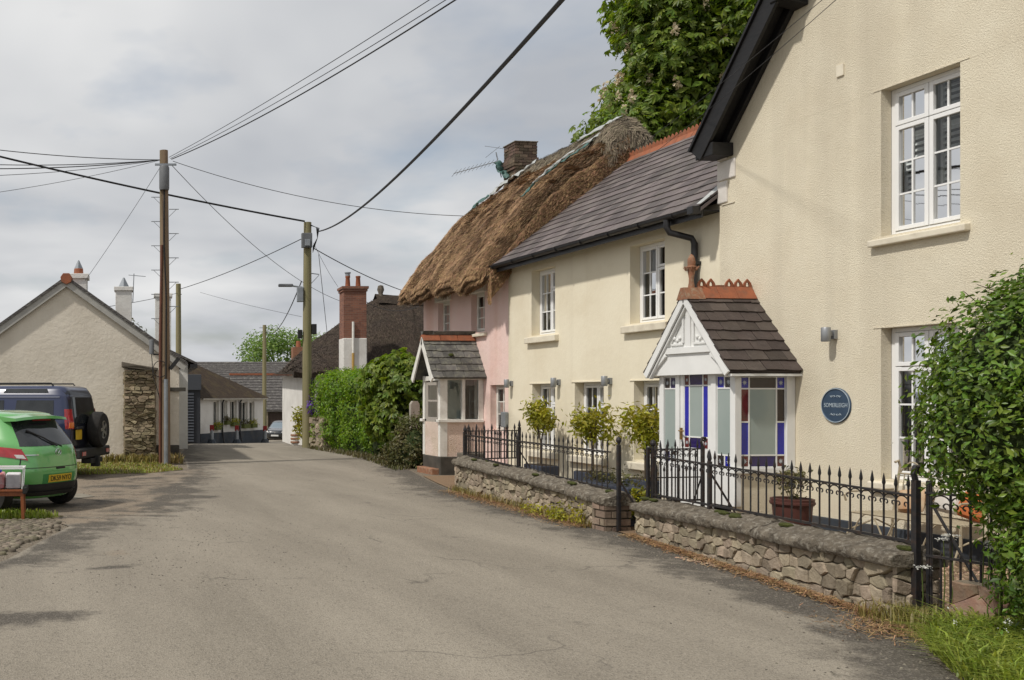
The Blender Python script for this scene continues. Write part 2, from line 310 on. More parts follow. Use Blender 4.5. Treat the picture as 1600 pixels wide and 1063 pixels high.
M['bay'] = leafmat('bay_leaf', (.25, .26, .026), (.42, .37, .05), .35, .45)
M['shrub'] = leafmat('shrub_leaf', (.085, .095, .028), (.13, .10, .045), .25, .45)
M['blossom'] = leafmat('blossom', (.52, .45, .30), (.60, .50, .36), .3, .15)
M['whiteflower'] = leafmat('white_flower', (.70, .70, .66), (.78, .78, .74), .3, .1)
M['purpleflower'] = leafmat('purple_flower', (.16, .08, .38), (.22, .12, .42), .3, .2)
M['grass'] = leafmat('grass_blade', (.19, .25, .03), (.28, .33, .065), .35, .45)
M['grass_dry'] = leafmat('dry_grass', (.30, .22, .095), (.22, .20, .06), .3, .5)
M['litter'] = leafmat('dry_needles', (.27, .15, .07), (.35, .23, .12), .15, .45, .8)
# ------------------------------------------------------------------ the ground, the road
def roadmat(name, pale, mid, dark, speck=.35):
    m = bpy.data.materials.new(name); m.use_nodes = True; t = m.node_tree; b = t.nodes['Principled BSDF']; lk = t.links.new
    b.inputs['Roughness'].default_value = .93; b.inputs['Specular IOR Level'].default_value = .2
    g = t.nodes.new('ShaderNodeNewGeometry').outputs['Position']
    def noise(s, d=6, ro=.6, v=g):
        n = t.nodes.new('ShaderNodeTexNoise'); n.inputs['Scale'].default_value = s; n.inputs['Detail'].default_value = d; n.inputs['Roughness'].default_value = ro; lk(v, n.inputs['Vector']); return n.outputs[0]
    def ramp(f, p0, p1, a, bb):
        r = t.nodes.new('ShaderNodeValToRGB'); lk(f, r.inputs[0]); r.color_ramp.elements[0].position = p0; r.color_ramp.elements[1].position = p1
        r.color_ramp.elements[0].color = (*a, 1); r.color_ramp.elements[1].color = (*bb, 1); return r.outputs[0]
    def mix(f, a, bb, mode='MIX'):
        n = t.nodes.new('ShaderNodeMix'); n.data_type = 'RGBA'; n.blend_type = mode
        for i, v in ((0, f), (6, a), (7, bb)):
            if isinstance(v, (int, float)): n.inputs[i].default_value = v
            elif isinstance(v, tuple): n.inputs[i].default_value = (*v, 1)
            else: lk(v, n.inputs[i])
        return n.outputs[2]
    def math_(op, a, bb):
        n = t.nodes.new('ShaderNodeMath'); n.operation = op
        for i, v in enumerate((a, bb)):
            if isinstance(v, (int, float)): n.inputs[i].default_value = v
            else: lk(v, n.inputs[i])
        return n.outputs[0]
    mp = t.nodes.new('ShaderNodeMapping'); mp.inputs['Scale'].default_value = (1.0, .22, 1); mp.inputs['Rotation'].default_value = (0, 0, R(8)); lk(g, mp.inputs[0])
    col = ramp(noise(.9, 7, .6, mp.outputs[0]), .35, .65, mid, pale)
    ad_ = t.nodes.new('ShaderNodeAttribute'); ad_.attribute_name = 'dirt'
    col = mix(ramp(math_('ADD', ad_.outputs['Fac'], math_('MULTIPLY', math_('SUBTRACT', noise(2.6, 8, .7), .5), 1.3)), .40, .70, (0, 0, 0), (.75, .75, .75)), col, (.235, .182, .130))
    at = t.nodes.new('ShaderNodeAttribute'); at.attribute_name = 'wear'
    f = math_('ADD', at.outputs['Fac'], math_('MULTIPLY', math_('SUBTRACT', noise(1.9, 10, .72), .5), 2.1))
    col = mix(ramp(f, .45, .80, (0, 0, 0), (.92, .92, .92)), col, dark)
    col = mix(ramp(noise(3.2, 8, .7), .60, .72, (0, 0, 0), (.35, .35, .35)), col, dark)
    vo = t.nodes.new('ShaderNodeTexVoronoi'); vo.inputs['Scale'].default_value = 95; lk(g, vo.inputs['Vector'])
    sp = t.nodes.new('ShaderNodeSeparateColor'); lk(vo.outputs['Color'], sp.inputs[0])
    col = mix(ramp(sp.outputs[0], .78, .86, (0, 0, 0), (speck,) * 3), col, (.40, .36, .30))
    col = mix(ramp(sp.outputs[1], .74, .84, (0, 0, 0), (speck * 1.3,) * 3), col, (.055, .05, .043))
    vc = t.nodes.new('ShaderNodeTexVoronoi'); vc.feature = 'DISTANCE_TO_EDGE'; vc.inputs['Scale'].default_value = .42; mp2 = t.nodes.new('ShaderNodeMapping'); lk(g, mp2.inputs[0])
    nz = t.nodes.new('ShaderNodeTexNoise'); nz.inputs['Scale'].default_value = 1.4; nz.inputs['Detail'].default_value = 8; lk(g, nz.inputs['Vector'])
    ad = t.nodes.new('ShaderNodeVectorMath'); ad.operation = 'ADD'; lk(mp2.outputs[0], ad.inputs[0]); lk(nz.outputs['Color'], ad.inputs[1]); lk(ad.outputs[0], vc.inputs['Vector'])
    crack = math_('MULTIPLY', ramp(vc.outputs['Distance'], .0, .010, (1, 1, 1), (0, 0, 0)), ramp(noise(.5, 2), .52, .6, (0, 0, 0), (.5, .5, .5)))
    col = mix(crack, col, (.05, .045, .04))
    lk(col, b.inputs['Base Color'])
    bp = t.nodes.new('ShaderNodeBump'); bp.inputs['Strength'].default_value = .55; bp.inputs['Distance'].default_value = .012
    lk(math_('ADD', noise(60, 3), math_('MULTIPLY', vo.outputs['Distance'], .8)), bp.inputs['Height']); lk(bp.outputs[0], b.inputs['Normal'])
    return m
M['road'] = roadmat('worn_asphalt', (.295, .260, .208), (.218, .191, .152), (.082, .072, .060), .26)
M['dirt'] = roadmat('dirt_and_gravel', (.20, .163, .118), (.155, .127, .094), (.085, .070, .054), .5)
M['gravel'] = mat('gravel_bed', (.30, .20, .12), (.20, .135, .085), scale=60, rough=1, bump=1, bscale=70, coord='pos', bdist=.03)
M['verge'] = mat('verge_soil', (.13, .12, .045), (.19, .15, .07), scale=3, rough=1, bump=1, bscale=40, coord='pos')
M['concrete'] = mat('old_concrete', (.25, .225, .18), (.19, .17, .135), scale=5, rough=1, bump=.6, bscale=50, coord='pos')
def sheet(name, m, xs_l, xs_r, ys, nx, lift, wear=None, kind='structure'):
    V = []; W = []; DT = []
    for y, a, b in zip(ys, xs_l, xs_r):
        for i in range(nx + 1):
            x = a + (b - a) * i / nx; V.append((x, y, gz(x, y) + lift)); wv = wear(x, y, a, b) if wear else (0, 0); W.append(wv[0]); DT.append(wv[1])
    n = nx + 1; F = [(j * n + i, j * n + i + 1, (j + 1) * n + i + 1, (j + 1) * n + i) for j in range(len(ys) - 1) for i in range(nx)]
    o = npmesh(name, V, F, m, None, True)
    at = o.data.attributes.new('wear', 'FLOAT', 'POINT'); at.data.foreach_set('value', np.array(W, dtype=np.float32))
    at = o.data.attributes.new('dirt', 'FLOAT', 'POINT'); at.data.foreach_set('value', np.array(DT, dtype=np.float32))
    return tag(o, kind=kind)
ys = np.concatenate([np.linspace(-40, 0, 6), np.linspace(2, 60, 59), np.linspace(66, 140, 20), np.linspace(200, 900, 8)])
xs = np.concatenate([np.linspace(-700, -80, 6), np.linspace(-60, 60, 61), np.linspace(80, 700, 6)])
gV = [(x, y, gz(x, y) - .012) for y in ys for x in xs]; nn = len(xs)
g0 = npmesh('ground', gV, [(j * nn + i, j * nn + i + 1, (j + 1) * nn + i + 1, (j + 1) * nn + i) for j in range(len(ys) - 1) for i in range(nn - 1)], M['dirt'], None, True)
at = g0.data.attributes.new('wear', 'FLOAT', 'POINT'); at.data.foreach_set('value', np.full(len(gV), .2, dtype=np.float32)); tag(g0, kind='structure')
LE = np.array([[-30, -4.5], [7.4, -4.2], [8.6, -1.6], [9.7, -.39], [12.37, .41], [13.1, .1], [13.9, -4], [20.0, -4], [20.9, 1.2], [21.5, 3.4], [24, 3.75], [27, 4.05], [34, 5.3], [45, 7.0], [52, 9.2], [70, 12.5], [90, 16]])
RE = np.array([[-30, 3.2], [2, 4.3], [5.07, 5.45], [6.2, 6.2], [6.6, 6.40], [10.9, 7.12], [16, 7.28], [18, 7.7], [20.2, 8.25], [24, 9.05], [31, 9.3], [36, 9.9], [45, 12.5], [52, 16], [70, 24], [90, 30]])
LE0 = np.array([[-30, -4.5], [7.4, -4.2], [8.6, -1.6], [9.7, -.39], [12.37, .41], [13.8, 1.5], [17, 2.3], [20.7, 3.38], [24, 3.75], [27, 4.05], [90, 16]])
rl = lambda y: np.interp(y, LE[:, 0], LE[:, 1]); rr_ = lambda y: np.interp(y, RE[:, 0], RE[:, 1])
ry = np.concatenate([np.linspace(-30, 1, 8), np.linspace(2, 45, 130), np.linspace(46, 90, 30)])
def wear(x, y, a, b):
    d = b - x; v = max(0, 1.12 - d / 1.15) * (1.0 if 4 < y < 22 else .6)
    a0 = float(np.interp(y, LE0[:, 0], LE0[:, 1])); dl = x - a0; v = max(v, (max(0, 1 - abs(dl) / 1.5) if dl > 0 else .52) * (.95 if y > 7 else .3))
    for (px, py, rx, ryy, k) in ((1.2, 15.2, .8, .3, 1.4), (.3, 14.6, .7, .25, 1.3), (2.6, 15.7, .6, .5, 1.3), (1.6, 17.6, .9, .35, 1.3), (.2, 18.4, .8, .3, 1.1), (2.3, 19.2, .7, .4, 1.0), (.69, 9.40, .40, .15, 1.5), (.60, 9.78, .34, .12, 1.2), (.45, 10.6, .5, .5, .8), (-.35, 7.3, .95, .45, 1.25), (2.45, 16.8, .9, 1.2, 1.1), (1.9, 14.6, .7, .6, 1.0), (1.2, 12.2, .5, .35, .8), (5.3, 13.5, .5, .2, .6), (4.9, 8.8, .35, .5, .5), (3.0, 10.6, .3, .12, .55)):
        v = max(v, k * max(0, 1.15 - math.hypot((x - px) / rx, (y - py) / ryy)))
    dt = .75 if dl < -.2 else max(0, .75 - (dl + .2) / 1.6 * .75) if 12.5 < y < 22 else 0
    dt = max(dt, .9 * max(0, 1.1 - math.hypot((x - .85) / .35, (y - 10.15) / .30)), .55 * max(0, 1 - d / .7))
    for o_, s_, k_ in ((2.3, .22, .34), (3.7, .22, .30), (5.2, .3, .22)): v = max(v, k_ * math.exp(-((d - o_ - .25 * math.sin(y * .35)) / s_) ** 2))
    return min(v, 1.1), dt
sheet('road', M['road'], rl(ry), rr_(ry), ry, 60, .0, wear)
# front yard behind the garden walls: gravel
yy = np.linspace(5.3, 19.2, 20); sheet('gravel_yard', M['gravel'], [np.interp(y, RE[:, 0], RE[:, 1]) + (.06 if y > 6.4 else .45) for y in yy], [9.7] * 20, yy, 8, .004)
# grass verge below the gable, concrete slab, cobbled apron
vg = [(-1.9, 23.9), (3.0, 23.6), (3.3, 21.4), (2.4, 20.5), (.6, 20.2), (-1.9, 20.6)]
def polysheet(name, poly, m, lift):
    c = sum((Vector((*p, 0)) for p in poly), Vector()) / len(poly); V = []; F = []; n = len(poly); K = 6
    for k in range(K + 1):
        for p in poly:
            q = c + (Vector((*p, 0)) - c) * (1 - k / K); V.append((q.x, q.y, gz(q.x, q.y) + lift))
    for k in range(K):
        for i in range(n): F.append((k * n + i, k * n + (i + 1) % n, (k + 1) * n + (i + 1) % n, (k + 1) * n + i))
    return tag(npmesh(name, V, F, m), kind='structure')
polysheet('verge', vg, M['verge'], .006)
polysheet('concrete_slab', [(-1.6, 15.4), (.35, 15.3), (.95, 15.9), (.75, 16.35), (-1.6, 16.2)], M['concrete'], .008)
polysheet('kerb_verge', [(-3.2, 13.15), (.1, 12.95), (.35, 13.35), (-.2, 13.9), (-3.2, 14.1)], M['verge'], .005)
ap = polysheet('cobbled_apron', [(-3.6, 9.8), (-1.5, 9.15), (-.60, 9.9), (.20, 12.35), (.1, 12.9), (-3.6, 13.1)], M['mortar_dark'], .004)
cm = []
for k in range(6):
    rnd = random.Random(k); mb = MB(); n = 7; ring = []
    for i in range(n):
        a = 2 * math.pi * i / n; r = rnd.uniform(.82, 1.1); ring.append((math.cos(a) * .055 * r, math.sin(a) * .045 * r))
    v = [(x, y, -.02) for x, y in ring] + [(x * .96, y * .96, .012) for x, y in ring] + [(x * .6, y * .6, .024) for x, y in ring]
    f = [(j * n + i, j * n + (i + 1) % n, (j + 1) * n + (i + 1) % n, (j + 1) * n + i) for j in range(2) for i in range(n)] + [tuple(range(2 * n, 3 * n))]
    mb.add(v, f); me = mb.mesh('cobble'); me.materials.append(M['cobble']); me.polygons.foreach_set('use_smooth', [True] * len(me.polygons)); cm.append(me)
cob = []
for j in range(44):
    for i in range(44):
        x = -3.5 + i * .092 + (j % 2) * .046 + random.uniform(-.014, .014); y = 9.0 + j * .092 + random.uniform(-.014, .014)
        edge = np.interp(y, [8.9, 9.75, 12.4, 13.0], [-1.5, -.45, .36, .25])
        if x < edge - .04 + .10 * math.sin(y * 9 + math.sin(y * 23)) * .6 - random.random() ** 4 * .3 and y < 13.1 and y > 8.95 + max(0, -1.5 - x) * .35: cob.append((x, y))
cob.sort(key=lambda p: -(p[0] - p[1] * .12) + abs(p[1] - 11) * .05)       # those in view first
vis = [p for p in cob if p[0] * CY - p[1] * SY > -1.49 / 9.6 * (p[0] * SY + p[1] * CY) - .1]
vis.sort(key=lambda p: p[0] * SY + p[1] * CY); near = set(vis[:300])
for x, y in vis[:300]:
    o = bpy.data.objects.new('cobble', random.choice(cm)); COL.objects.link(o); o.parent = ap; o.location = (x, y, .006); o.rotation_euler = (random.uniform(-.1, .1), random.uniform(-.1, .1), random.uniform(0, 6.3)); s = random.uniform(.8, 1.05); o.scale = (s, s, s * random.uniform(.7, 1.1))
V = []; F = []
for x, y in cob:
    if (x, y) in near: continue
    me = random.choice(cm); o = len(V); a = random.uniform(0, 6.3)
    for v in me.vertices: V.append((x + v.co.x * math.cos(a) - v.co.y * math.sin(a), y + v.co.x * math.sin(a) + v.co.y * math.cos(a), .006 + v.co.z))
    F += [tuple(i + o for i in p.vertices) for p in me.polygons if len(p.vertices) == 4] + [tuple(o + i for i in q) for q in ((14, 15, 16, 17), (14, 17, 18, 19), (14, 19, 20, 20))][:2]
if V: tag(npmesh('cobbles', V, F, M['cobble'], ap), kind='stuff')

# ------------------------------------------------------------------ generic building pieces (facades face -X)
def wall_mesh(mb, X, y0, y1, z0, z1, holes, depth):
    ysl = sorted({y0, y1, *[h[0] for h in holes], *[h[1] for h in holes]}); zsl = sorted({z0, z1, *[h[2] for h in holes], *[h[3] for h in holes]})
    for a, b in zip(ysl, ysl[1:]):
        for c, d in zip(zsl, zsl[1:]):
            my, mz = (a + b) / 2, (c + d) / 2
            if any(h[0] < my < h[1] and h[2] < mz < h[3] for h in holes): continue
            mb.quad((X, a, c), (X, a, d), (X, b, d), (X, b, c))
    for a, b, c, d in holes:
        mb.quad((X, a, c), (X + depth, a, c), (X + depth, a, d), (X, a, d)); mb.quad((X, b, c), (X, b, d), (X + depth, b, d), (X + depth, b, c))
        mb.quad((X, a, d), (X + depth, a, d), (X + depth, b, d), (X, b, d)); mb.quad((X, a, c), (X, b, c), (X + depth, b, c), (X + depth, a, c))
def window(parent, X, y0, y1, z0, z1, sashes, fm, sill=None, back='room', fw=.05, sw=.048, bw=.02, sillm=None, curtain=True):
    """sashes: rectangles in 0..1 of the opening (from the far side, from the bottom) with pane columns and rows."""
    mb = MB(); d = .06
    for q in ((y0, y0 + fw, z0, z1), (y1 - fw, y1, z0, z1), (y0 + fw, y1 - fw, z0, z0 + fw), (y0 + fw, y1 - fw, z1 - fw, z1)): mb.box(X, X + d, *q)
    wo_ = mb.build('window', fm, parent, bevel=.006)
    iy0, iy1, iz0, iz1 = y0 + fw, y1 - fw, z0 + fw, z1 - fw
    for (u0, u1, v0, v1, nc, nr) in sashes:
        a, b = iy1 - (iy1 - iy0) * u1, iy1 - (iy1 - iy0) * u0; c, e = iz0 + (iz1 - iz0) * v0, iz0 + (iz1 - iz0) * v1
        a += .004; b -= .004; c += .004; e -= .004
        s = MB(); x0, x1 = X - .012, X + .045
        for q in ((a, a + sw, c, e), (b - sw, b, c, e), (a + sw, b - sw, c, c + sw), (a + sw, b - sw, e - sw, e)): s.box(x0, x1, *q)
        s.build('sash', fm, wo_, bevel=.005)
        ga, gb, gc, ge = a + sw, b - sw, c + sw, e - sw
        g = MB()
        for k in range(1, nc): yk = ga + (gb - ga) * k / nc; g.box(X + .004, X + .03, yk - bw / 2, yk + bw / 2, gc, ge)
        for k in range(1, nr): zk = gc + (ge - gc) * k / nr; g.box(X + .006, X + .028, ga, gb, zk - bw / 2, zk + bw / 2)
        if g.v: g.build('glazing_bars', fm, wo_)
        for i in range(nc):
            for j in range(nr):
                p = MB(); dx = random.uniform(-.0007, .0007)
                ya, yb = ga + (gb - ga) * i / nc + .003, ga + (gb - ga) * (i + 1) / nc - .003; za, zb = gc + (ge - gc) * j / nr + .003, gc + (ge - gc) * (j + 1) / nr - .003
                p.quad((X + .018 + dx, ya, za), (X + .018 - dx, yb, za), (X + .018 - dx * .5, yb, zb), (X + .018 + dx, ya, zb)); p.build('pane', M['glass'], wo_)
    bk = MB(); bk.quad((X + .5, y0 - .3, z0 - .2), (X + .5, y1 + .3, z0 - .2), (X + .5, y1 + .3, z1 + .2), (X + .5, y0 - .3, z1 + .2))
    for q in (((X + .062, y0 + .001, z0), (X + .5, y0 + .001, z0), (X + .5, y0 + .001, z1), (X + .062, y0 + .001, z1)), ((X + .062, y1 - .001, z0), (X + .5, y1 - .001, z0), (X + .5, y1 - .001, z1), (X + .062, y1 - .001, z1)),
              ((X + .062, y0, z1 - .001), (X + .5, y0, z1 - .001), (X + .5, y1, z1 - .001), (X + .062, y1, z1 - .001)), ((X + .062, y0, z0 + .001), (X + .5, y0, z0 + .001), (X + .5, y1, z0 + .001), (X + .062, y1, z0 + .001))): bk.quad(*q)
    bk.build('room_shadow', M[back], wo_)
    if curtain:
        for a, b in ((y0 + fw * .5, y0 + (y1 - y0) * .33), (y1 - (y1 - y0) * .33, y1 - fw * .5)):
            c = MB(); n = 18; o = []
            for k in range(n + 1):
                yk = a + (b - a) * k / n; xk = X + .14 + .02 * math.sin(k * 2.1); c.v += [(xk, yk, z0 + .01), (xk, yk, z1 - .01)]
            c.f += [(2 * k, 2 * k + 2, 2 * k + 3, 2 * k + 1) for k in range(n)]; c.build('curtain', M['curtain'], wo_, True)
    if sill:
        Xw, ov, h, out = sill          # wall face, overhang each side, thickness, projection
        s = MB(); p = [(Xw - out, 0, z0 - h), (Xw - out, 0, z0 - .035), (X + .0, 0, z0 - .002), (X + .0, 0, z0 - h)]
        s.prism([(q[0], y0 - ov, q[2]) for q in p], (0, y1 - y0 + 2 * ov, 0)); s.build('sill', sillm or M['sill'], wo_, bevel=.012)
    return wo_
def slate_mesh(w, l, th, seed):
    r = random.Random(seed); j = lambda s: r.uniform(-s, s)
    mb = MB(); v = [(-w / 2 + .003, 0 + j(.008)), (-w * .1, j(.006)), (w * .25, j(.006)), (w / 2 - .003, 0 + j(.008)), (w / 2 - .003, l), (-w / 2 + .003, l)]
    n = len(v); mb.add([(x, y, 0) for x, y in v] + [(x, y, th + (.004 if y < .05 else 0)) for x, y in v], [tuple(range(n))[::-1], tuple(range(n, 2 * n))] + [(i, (i + 1) % n, n + (i + 1) % n, n + i) for i in range(n)])
    return mb.mesh('slate')
def lay_slates(parent, origin, along, up, length, slope, w, exp, m, th=.008, cut=None, rows=None, seed=0):
    """slates over a rectangle; origin at the eave corner; along = run of the eave, up = direction up the slope."""
    rnd = random.Random(seed); al = Vector(along).normalized(); u = Vector(up).normalized(); nrm = al.cross(u)
    if nrm.z < 0: nrm = -nrm
    ms = [slate_mesh(w, exp * 1.55, th, seed * 10 + k) for k in range(5)]; hs = [slate_mesh(w * .5, exp * 1.55, th, seed * 10 + 50 + k) for k in range(2)]
    for q in ms + hs: q.materials.append(m)
    nr = int(math.ceil(slope / exp)); nc = int(round(length / w)); out = []
    if al.cross(u).dot(nrm) > 0: B = Matrix((al, u, nrm)).transposed()
    else: B = Matrix((-al, u, nrm)).transposed()
    tilt = Matrix.Rotation(-math.atan2(th * 1.6, exp * 1.0), 3, 'X')
    for j in range(nr):
        n = nc + (j % 2)
        for i in range(n):
            half = (j % 2) and i in (0, n - 1)
            s = (i + .5) * w if not j % 2 else (w * .25 if i == 0 else (length - w * .25 if i == n - 1 else i * w))
            if cut and not cut(s, j * exp): continue
            me = rnd.choice(hs if half else ms)
            o = bpy.data.objects.new('slate', me); COL.objects.link(o); o.parent = parent
            if (j + 1.55) * exp > slope + exp * .5: o.scale = (1, .68, 1)
            o.matrix_local = Matrix.Translation(Vector(origin) + al * (s + rnd.uniform(-.004, .004)) + u * (j * exp + rnd.uniform(-.006, .006)) + nrm * (th * 1.75 + rnd.uniform(0, .003))) @ (B @ tilt @ Matrix.Rotation(rnd.uniform(-.014, .014), 3, 'Z')).to_4x4() @ Matrix.Diagonal((1, o.scale[1], 1, 1))
            out.append(o)
    return out
def crest_tile(holes, length, h, n, base=.10, seed=0, broken=()):
    """a saddle ridge tile with a row of pointed, pierced crests; runs along +Y from 0"""
    mb = MB(); s = .11
    pr = [(-s, -base), (-.012, .012), (.012, .012), (s, -base), (s - .018, -base - .006), (0, -.012), (-s + .018, -base - .006)]
    mb.prism([(x, 0.003, z) for x, z in pr], (0, length - .006, 0))
    wd = length / n
    for k in range(n):
        yc = wd * (k + .5)
        if k in broken: mb.box(-.012, .012, yc - wd * .4, yc + wd * .4, .01, .035); continue
        outer = [(-.46, 0), (-.46, .28), (-.36, .55), (-.18, .78), (0, 1.0), (.18, .78), (.36, .55), (.46, .28), (.46, 0)]
        inner = [(-.18, .12), (-.18, .32), (-.15, .46), (-.08, .58), (0, .64), (.08, .58), (.15, .46), (.18, .32), (.18, .12)]
        O = [(yc + a * wd, .008 + b * h) for a, b in outer]; I = [(yc + a * wd, .008 + b * h) for a, b in inner]; m_ = len(O)
        if holes:
            v = [(-.011, y, z) for y, z in O + I] + [(.011, y, z) for y, z in O + I]; f = []
            for a in range(m_):
                b = (a + 1) % m_; f += [(a, b, m_ + b, m_ + a), (2 * m_ + b, 2 * m_ + a, 3 * m_ + a, 3 * m_ + b), (a, 2 * m_ + a, 2 * m_ + b, b), (m_ + a, m_ + b, 3 * m_ + b, 3 * m_ + a)]
            mb.add(v, f)
        else: mb.prism([(-.011, y, z) for y, z in O], (.022, 0, 0))
    return mb
# ------------------------------------------------------------------ cream gabled house (nearest, right)
F1 = 9.5; HY0, HY1 = 6.27, 12.29
big = thing('gabled_house', 'tall cream roughcast house with black-edged gable behind the garden railings', 'house', (F1, 9.28, 0))
INV = lambda o: o.matrix_world.inverted()
def under(o, root):             # keep world coordinates while hanging a piece under its thing
    o.matrix_parent_inverse = Matrix.Translation(root.location).inverted() if root.rotation_euler.z == 0 else (Matrix.Translation(root.location) @ Matrix.Rotation(root.rotation_euler.z, 4, 'Z')).inverted(); return o
def put(mb, name, m, root, smooth=False, bevel=0): return under(mb.build(name, m, root, smooth, bevel), root)
EZ = 5.16; PIT = 1.2; APZ = EZ + PIT * (HY1 - HY0) / 2
W_up = (8.80, 9.73, 3.50, 5.16); W_lo = (8.80, 9.73, .75, 2.46)
mb = MB(); wall_mesh(mb, F1, HY0, HY1, .22, EZ + .001, [W_up, W_lo], .13)
mb.quad((F1, HY0, EZ), (F1, (HY0 + HY1) / 2, APZ), (F1, HY1, EZ))
bk = [(F1, HY1, 0), (F1 + 8, HY1, 0), (F1 + 8, HY1, EZ), (F1, HY1, EZ)]; mb.quad(*bk); mb.quad(*[(x, HY0, z) for x, y, z in bk])
mb.quad((F1 + 8, HY0, 0), (F1 + 8, HY1, 0), (F1 + 8, HY1, EZ), (F1 + 8, (HY0 + HY1) / 2, APZ), (F1 + 8, HY0, EZ))
put(mb, 'wall', M['cream_rough'], big)
mb = MB().box(F1 - .03, F1 + .2, HY0 + .001, HY1 - .001, -.2, .22); put(mb, 'plinth', M['plinth'], big, bevel=.01)
M['pale_backing'] = mat('pale_backing', (.34, .35, .34), (.28, .29, .29), rough=.9)  # pale panel added behind the louvres to lighten the dark room
def shutters(wo_, X, y0, y1, z0, z1):
    for a, b in ((y0 + .06, (y0 + y1) / 2 - .03), ((y0 + y1) / 2 + .03, y1 - .06)):
        mb = MB()
        for q in ((a, a + .03, z0 + .05, z1 - .05), (b - .03, b, z0 + .05, z1 - .05), (a + .03, b - .03, (z0 + z1) / 2 + .26, (z0 + z1) / 2 + .32), (a + .03, b - .03, z0 + .05, z0 + .1)): mb.box(X + .10, X + .125, *q)
        mb.build('shutter', M['upvc'], wo_)
        z = z0 + .13
        s = MB()
        while z < z1 - .08:
            s.prism([(X + .088, a + .03, z), (X + .135, a + .03, z + .045), (X + .138, a + .03, z + .04), (X + .092, a + .03, z - .004)], (0, b - a - .06, 0)); z += .066
        s.build('louvres', M['upvc'], wo_)
G2 = [(0, .5, .76, 1, 2, 1), (0, .5, 0, .76, 2, 3), (.5, 1, .76, 1, 2, 1), (.5, 1, 0, .76, 2, 3)]
wu = under(window(big, F1 + .13, *W_up, G2, M['upvc'], (F1, .11, .11, .075), curtain=False), big); shutters(wu, F1 + .13, *W_up); MB().quad((F1 + .33, 8.82, 3.52), (F1 + .33, 9.71, 3.52), (F1 + .33, 9.71, 5.14), (F1 + .33, 8.82, 5.14)).build('pale_backing', M['pale_backing'], wu)
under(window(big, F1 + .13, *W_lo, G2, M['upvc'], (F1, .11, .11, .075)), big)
for (a, b, c, d) in (W_up, W_lo):     # cement bands over the openings
    put(MB().box(F1 - .006, F1 + .03, a - .10, b + .10, d + .003, d + .018), 'lintel_drip', M['cream_rough'], big)
OV = .34                               # verge overhang
def slope_pt(y, off): return EZ + PIT * (HY1 - y if y > 9.28 else y - HY0) + off
pl = math.hypot(1, PIT)
for sgn, ye in ((1, HY1), (-1, HY0)):
    yc = (HY0 + HY1) / 2; ex = .07
    def gable_slab(off0, off1, x0, x1):
        a = (ye + sgn * ex); za = EZ - PIT * ex
        n = Vector((0, sgn * PIT, 1)).normalized()
        p = [Vector((x0, a, za)) + n * off0, Vector((x0, yc, APZ)) + Vector((0, 0, off0 * pl)), Vector((x0, yc, APZ)) + Vector((0, 0, off1 * pl)), Vector((x0, a, za)) + n * off1]
        return MB().prism(p, (x1 - x0, 0, 0))
    put(gable_slab(.02, .10, F1 - OV + .05, F1 + 8.3), 'roof', M['slate'], big)
    put(gable_slab(-.16, .085, F1 - OV, F1 - OV + .045), 'barge_board', M['blackwood'], big, bevel=.008)
    put(gable_slab(.09, .125, F1 - OV - .03, F1 - OV + .02), 'verge_capping', M['blackwood'], big)
    put(gable_slab(-.02, .018, F1 - OV + .046, F1 - .002), 'soffit', M['blackwood'], big)
    put(gable_slab(-.13, -.03, F1 - .075, F1 - .004), 'inner_moulding', M['blackwood'], big, bevel=.01)
# timber brackets at the eave foot and up the verge
for y in (10.85, 7.70):
    z = EZ + PIT * (HY1 - y if y > 9.28 else y - HY0)
    mb = MB().prism([(F1 - OV - .02, y - .11, z - .26), (F1 - .005, y - .11, z - .34), (F1 - .005, y - .11, z - .08), (F1 - OV - .02, y - .11, z - .10)], (0, .22, 0)); put(mb, 'bracket', M['blackwood'], big, bevel=.015)
put(MB().box(F1 - OV + .02, F1 - .004, 12.02, 12.36, EZ - .16, EZ + .02), 'eave_box', M['blackwood'], big, bevel=.01)
for a, b, c, d in ((12.13, 12.30, 4.98, 5.28), (11.98, 12.30, 4.70, 4.965), (12.13, 12.30, 4.38, 4.685)):
    put(MB().box(F1 - .025, F1 + .15, a, b + .02, c, d), 'quoin', M['quoin'], big, bevel=.015)
put(MB().box(F1 - .02, F1 + .02, 10.22, 10.32, 5.50, 5.64), 'vent', M['sill'], big, bevel=.006)
put(MB().box(F1 - .03, F1 + .02, 8.6, 9.85, .60, .64).box(F1 - .012, F1 + .01, 12.0, 12.24, 4.352, 4.366), 'cement_ledge', M['sill'], big)
# ------------------------------------------------------------------ cream slate-roofed cottage (middle)
F2 = 9.56; MY0, MY1 = 12.29, 18.42
mid = thing('slate_cottage', 'cream rendered cottage with slate roof and terracotta crested ridge', 'house', (F2, 15.35, 0))
U1 = (16.66, 17.51, 2.86, 4.12); U2 = (13.55, 14.41, 2.86, 4.12); Gs = [(16.66, 17.48, .66, 1.92), (15.13, 16.01, .66, 1.93), (13.55, 14.31, .66, 1.93)]
mb = MB(); wall_mesh(mb, F2, MY0 + .001, MY1, .20, 4.42, [U1, U2] + Gs, .17)
mb.quad((F2 + 6, MY0, 0), (F2 + 6, MY1, 0), (F2 + 6, MY1, 4.4), (F2 + 6, MY0, 4.4)); mb.quad((F2, MY1 - .01, 4.4), (F2 + 6, MY1 - .01, 4.4), (F2 + 2.6, MY1 - .01, 6.4))
put(mb, 'wall', M['cream'], mid); put(MB().box(F2 - .02, F2 + .2, MY0 + .002, MY1 - .002, -.2, .20), 'plinth', M['plinth'], mid, bevel=.01)
GW = [(0, .54, 0, 1, 2, 3), (.54, 1, .70, 1, 2, 1), (.54, 1, 0, .70, 2, 2)]
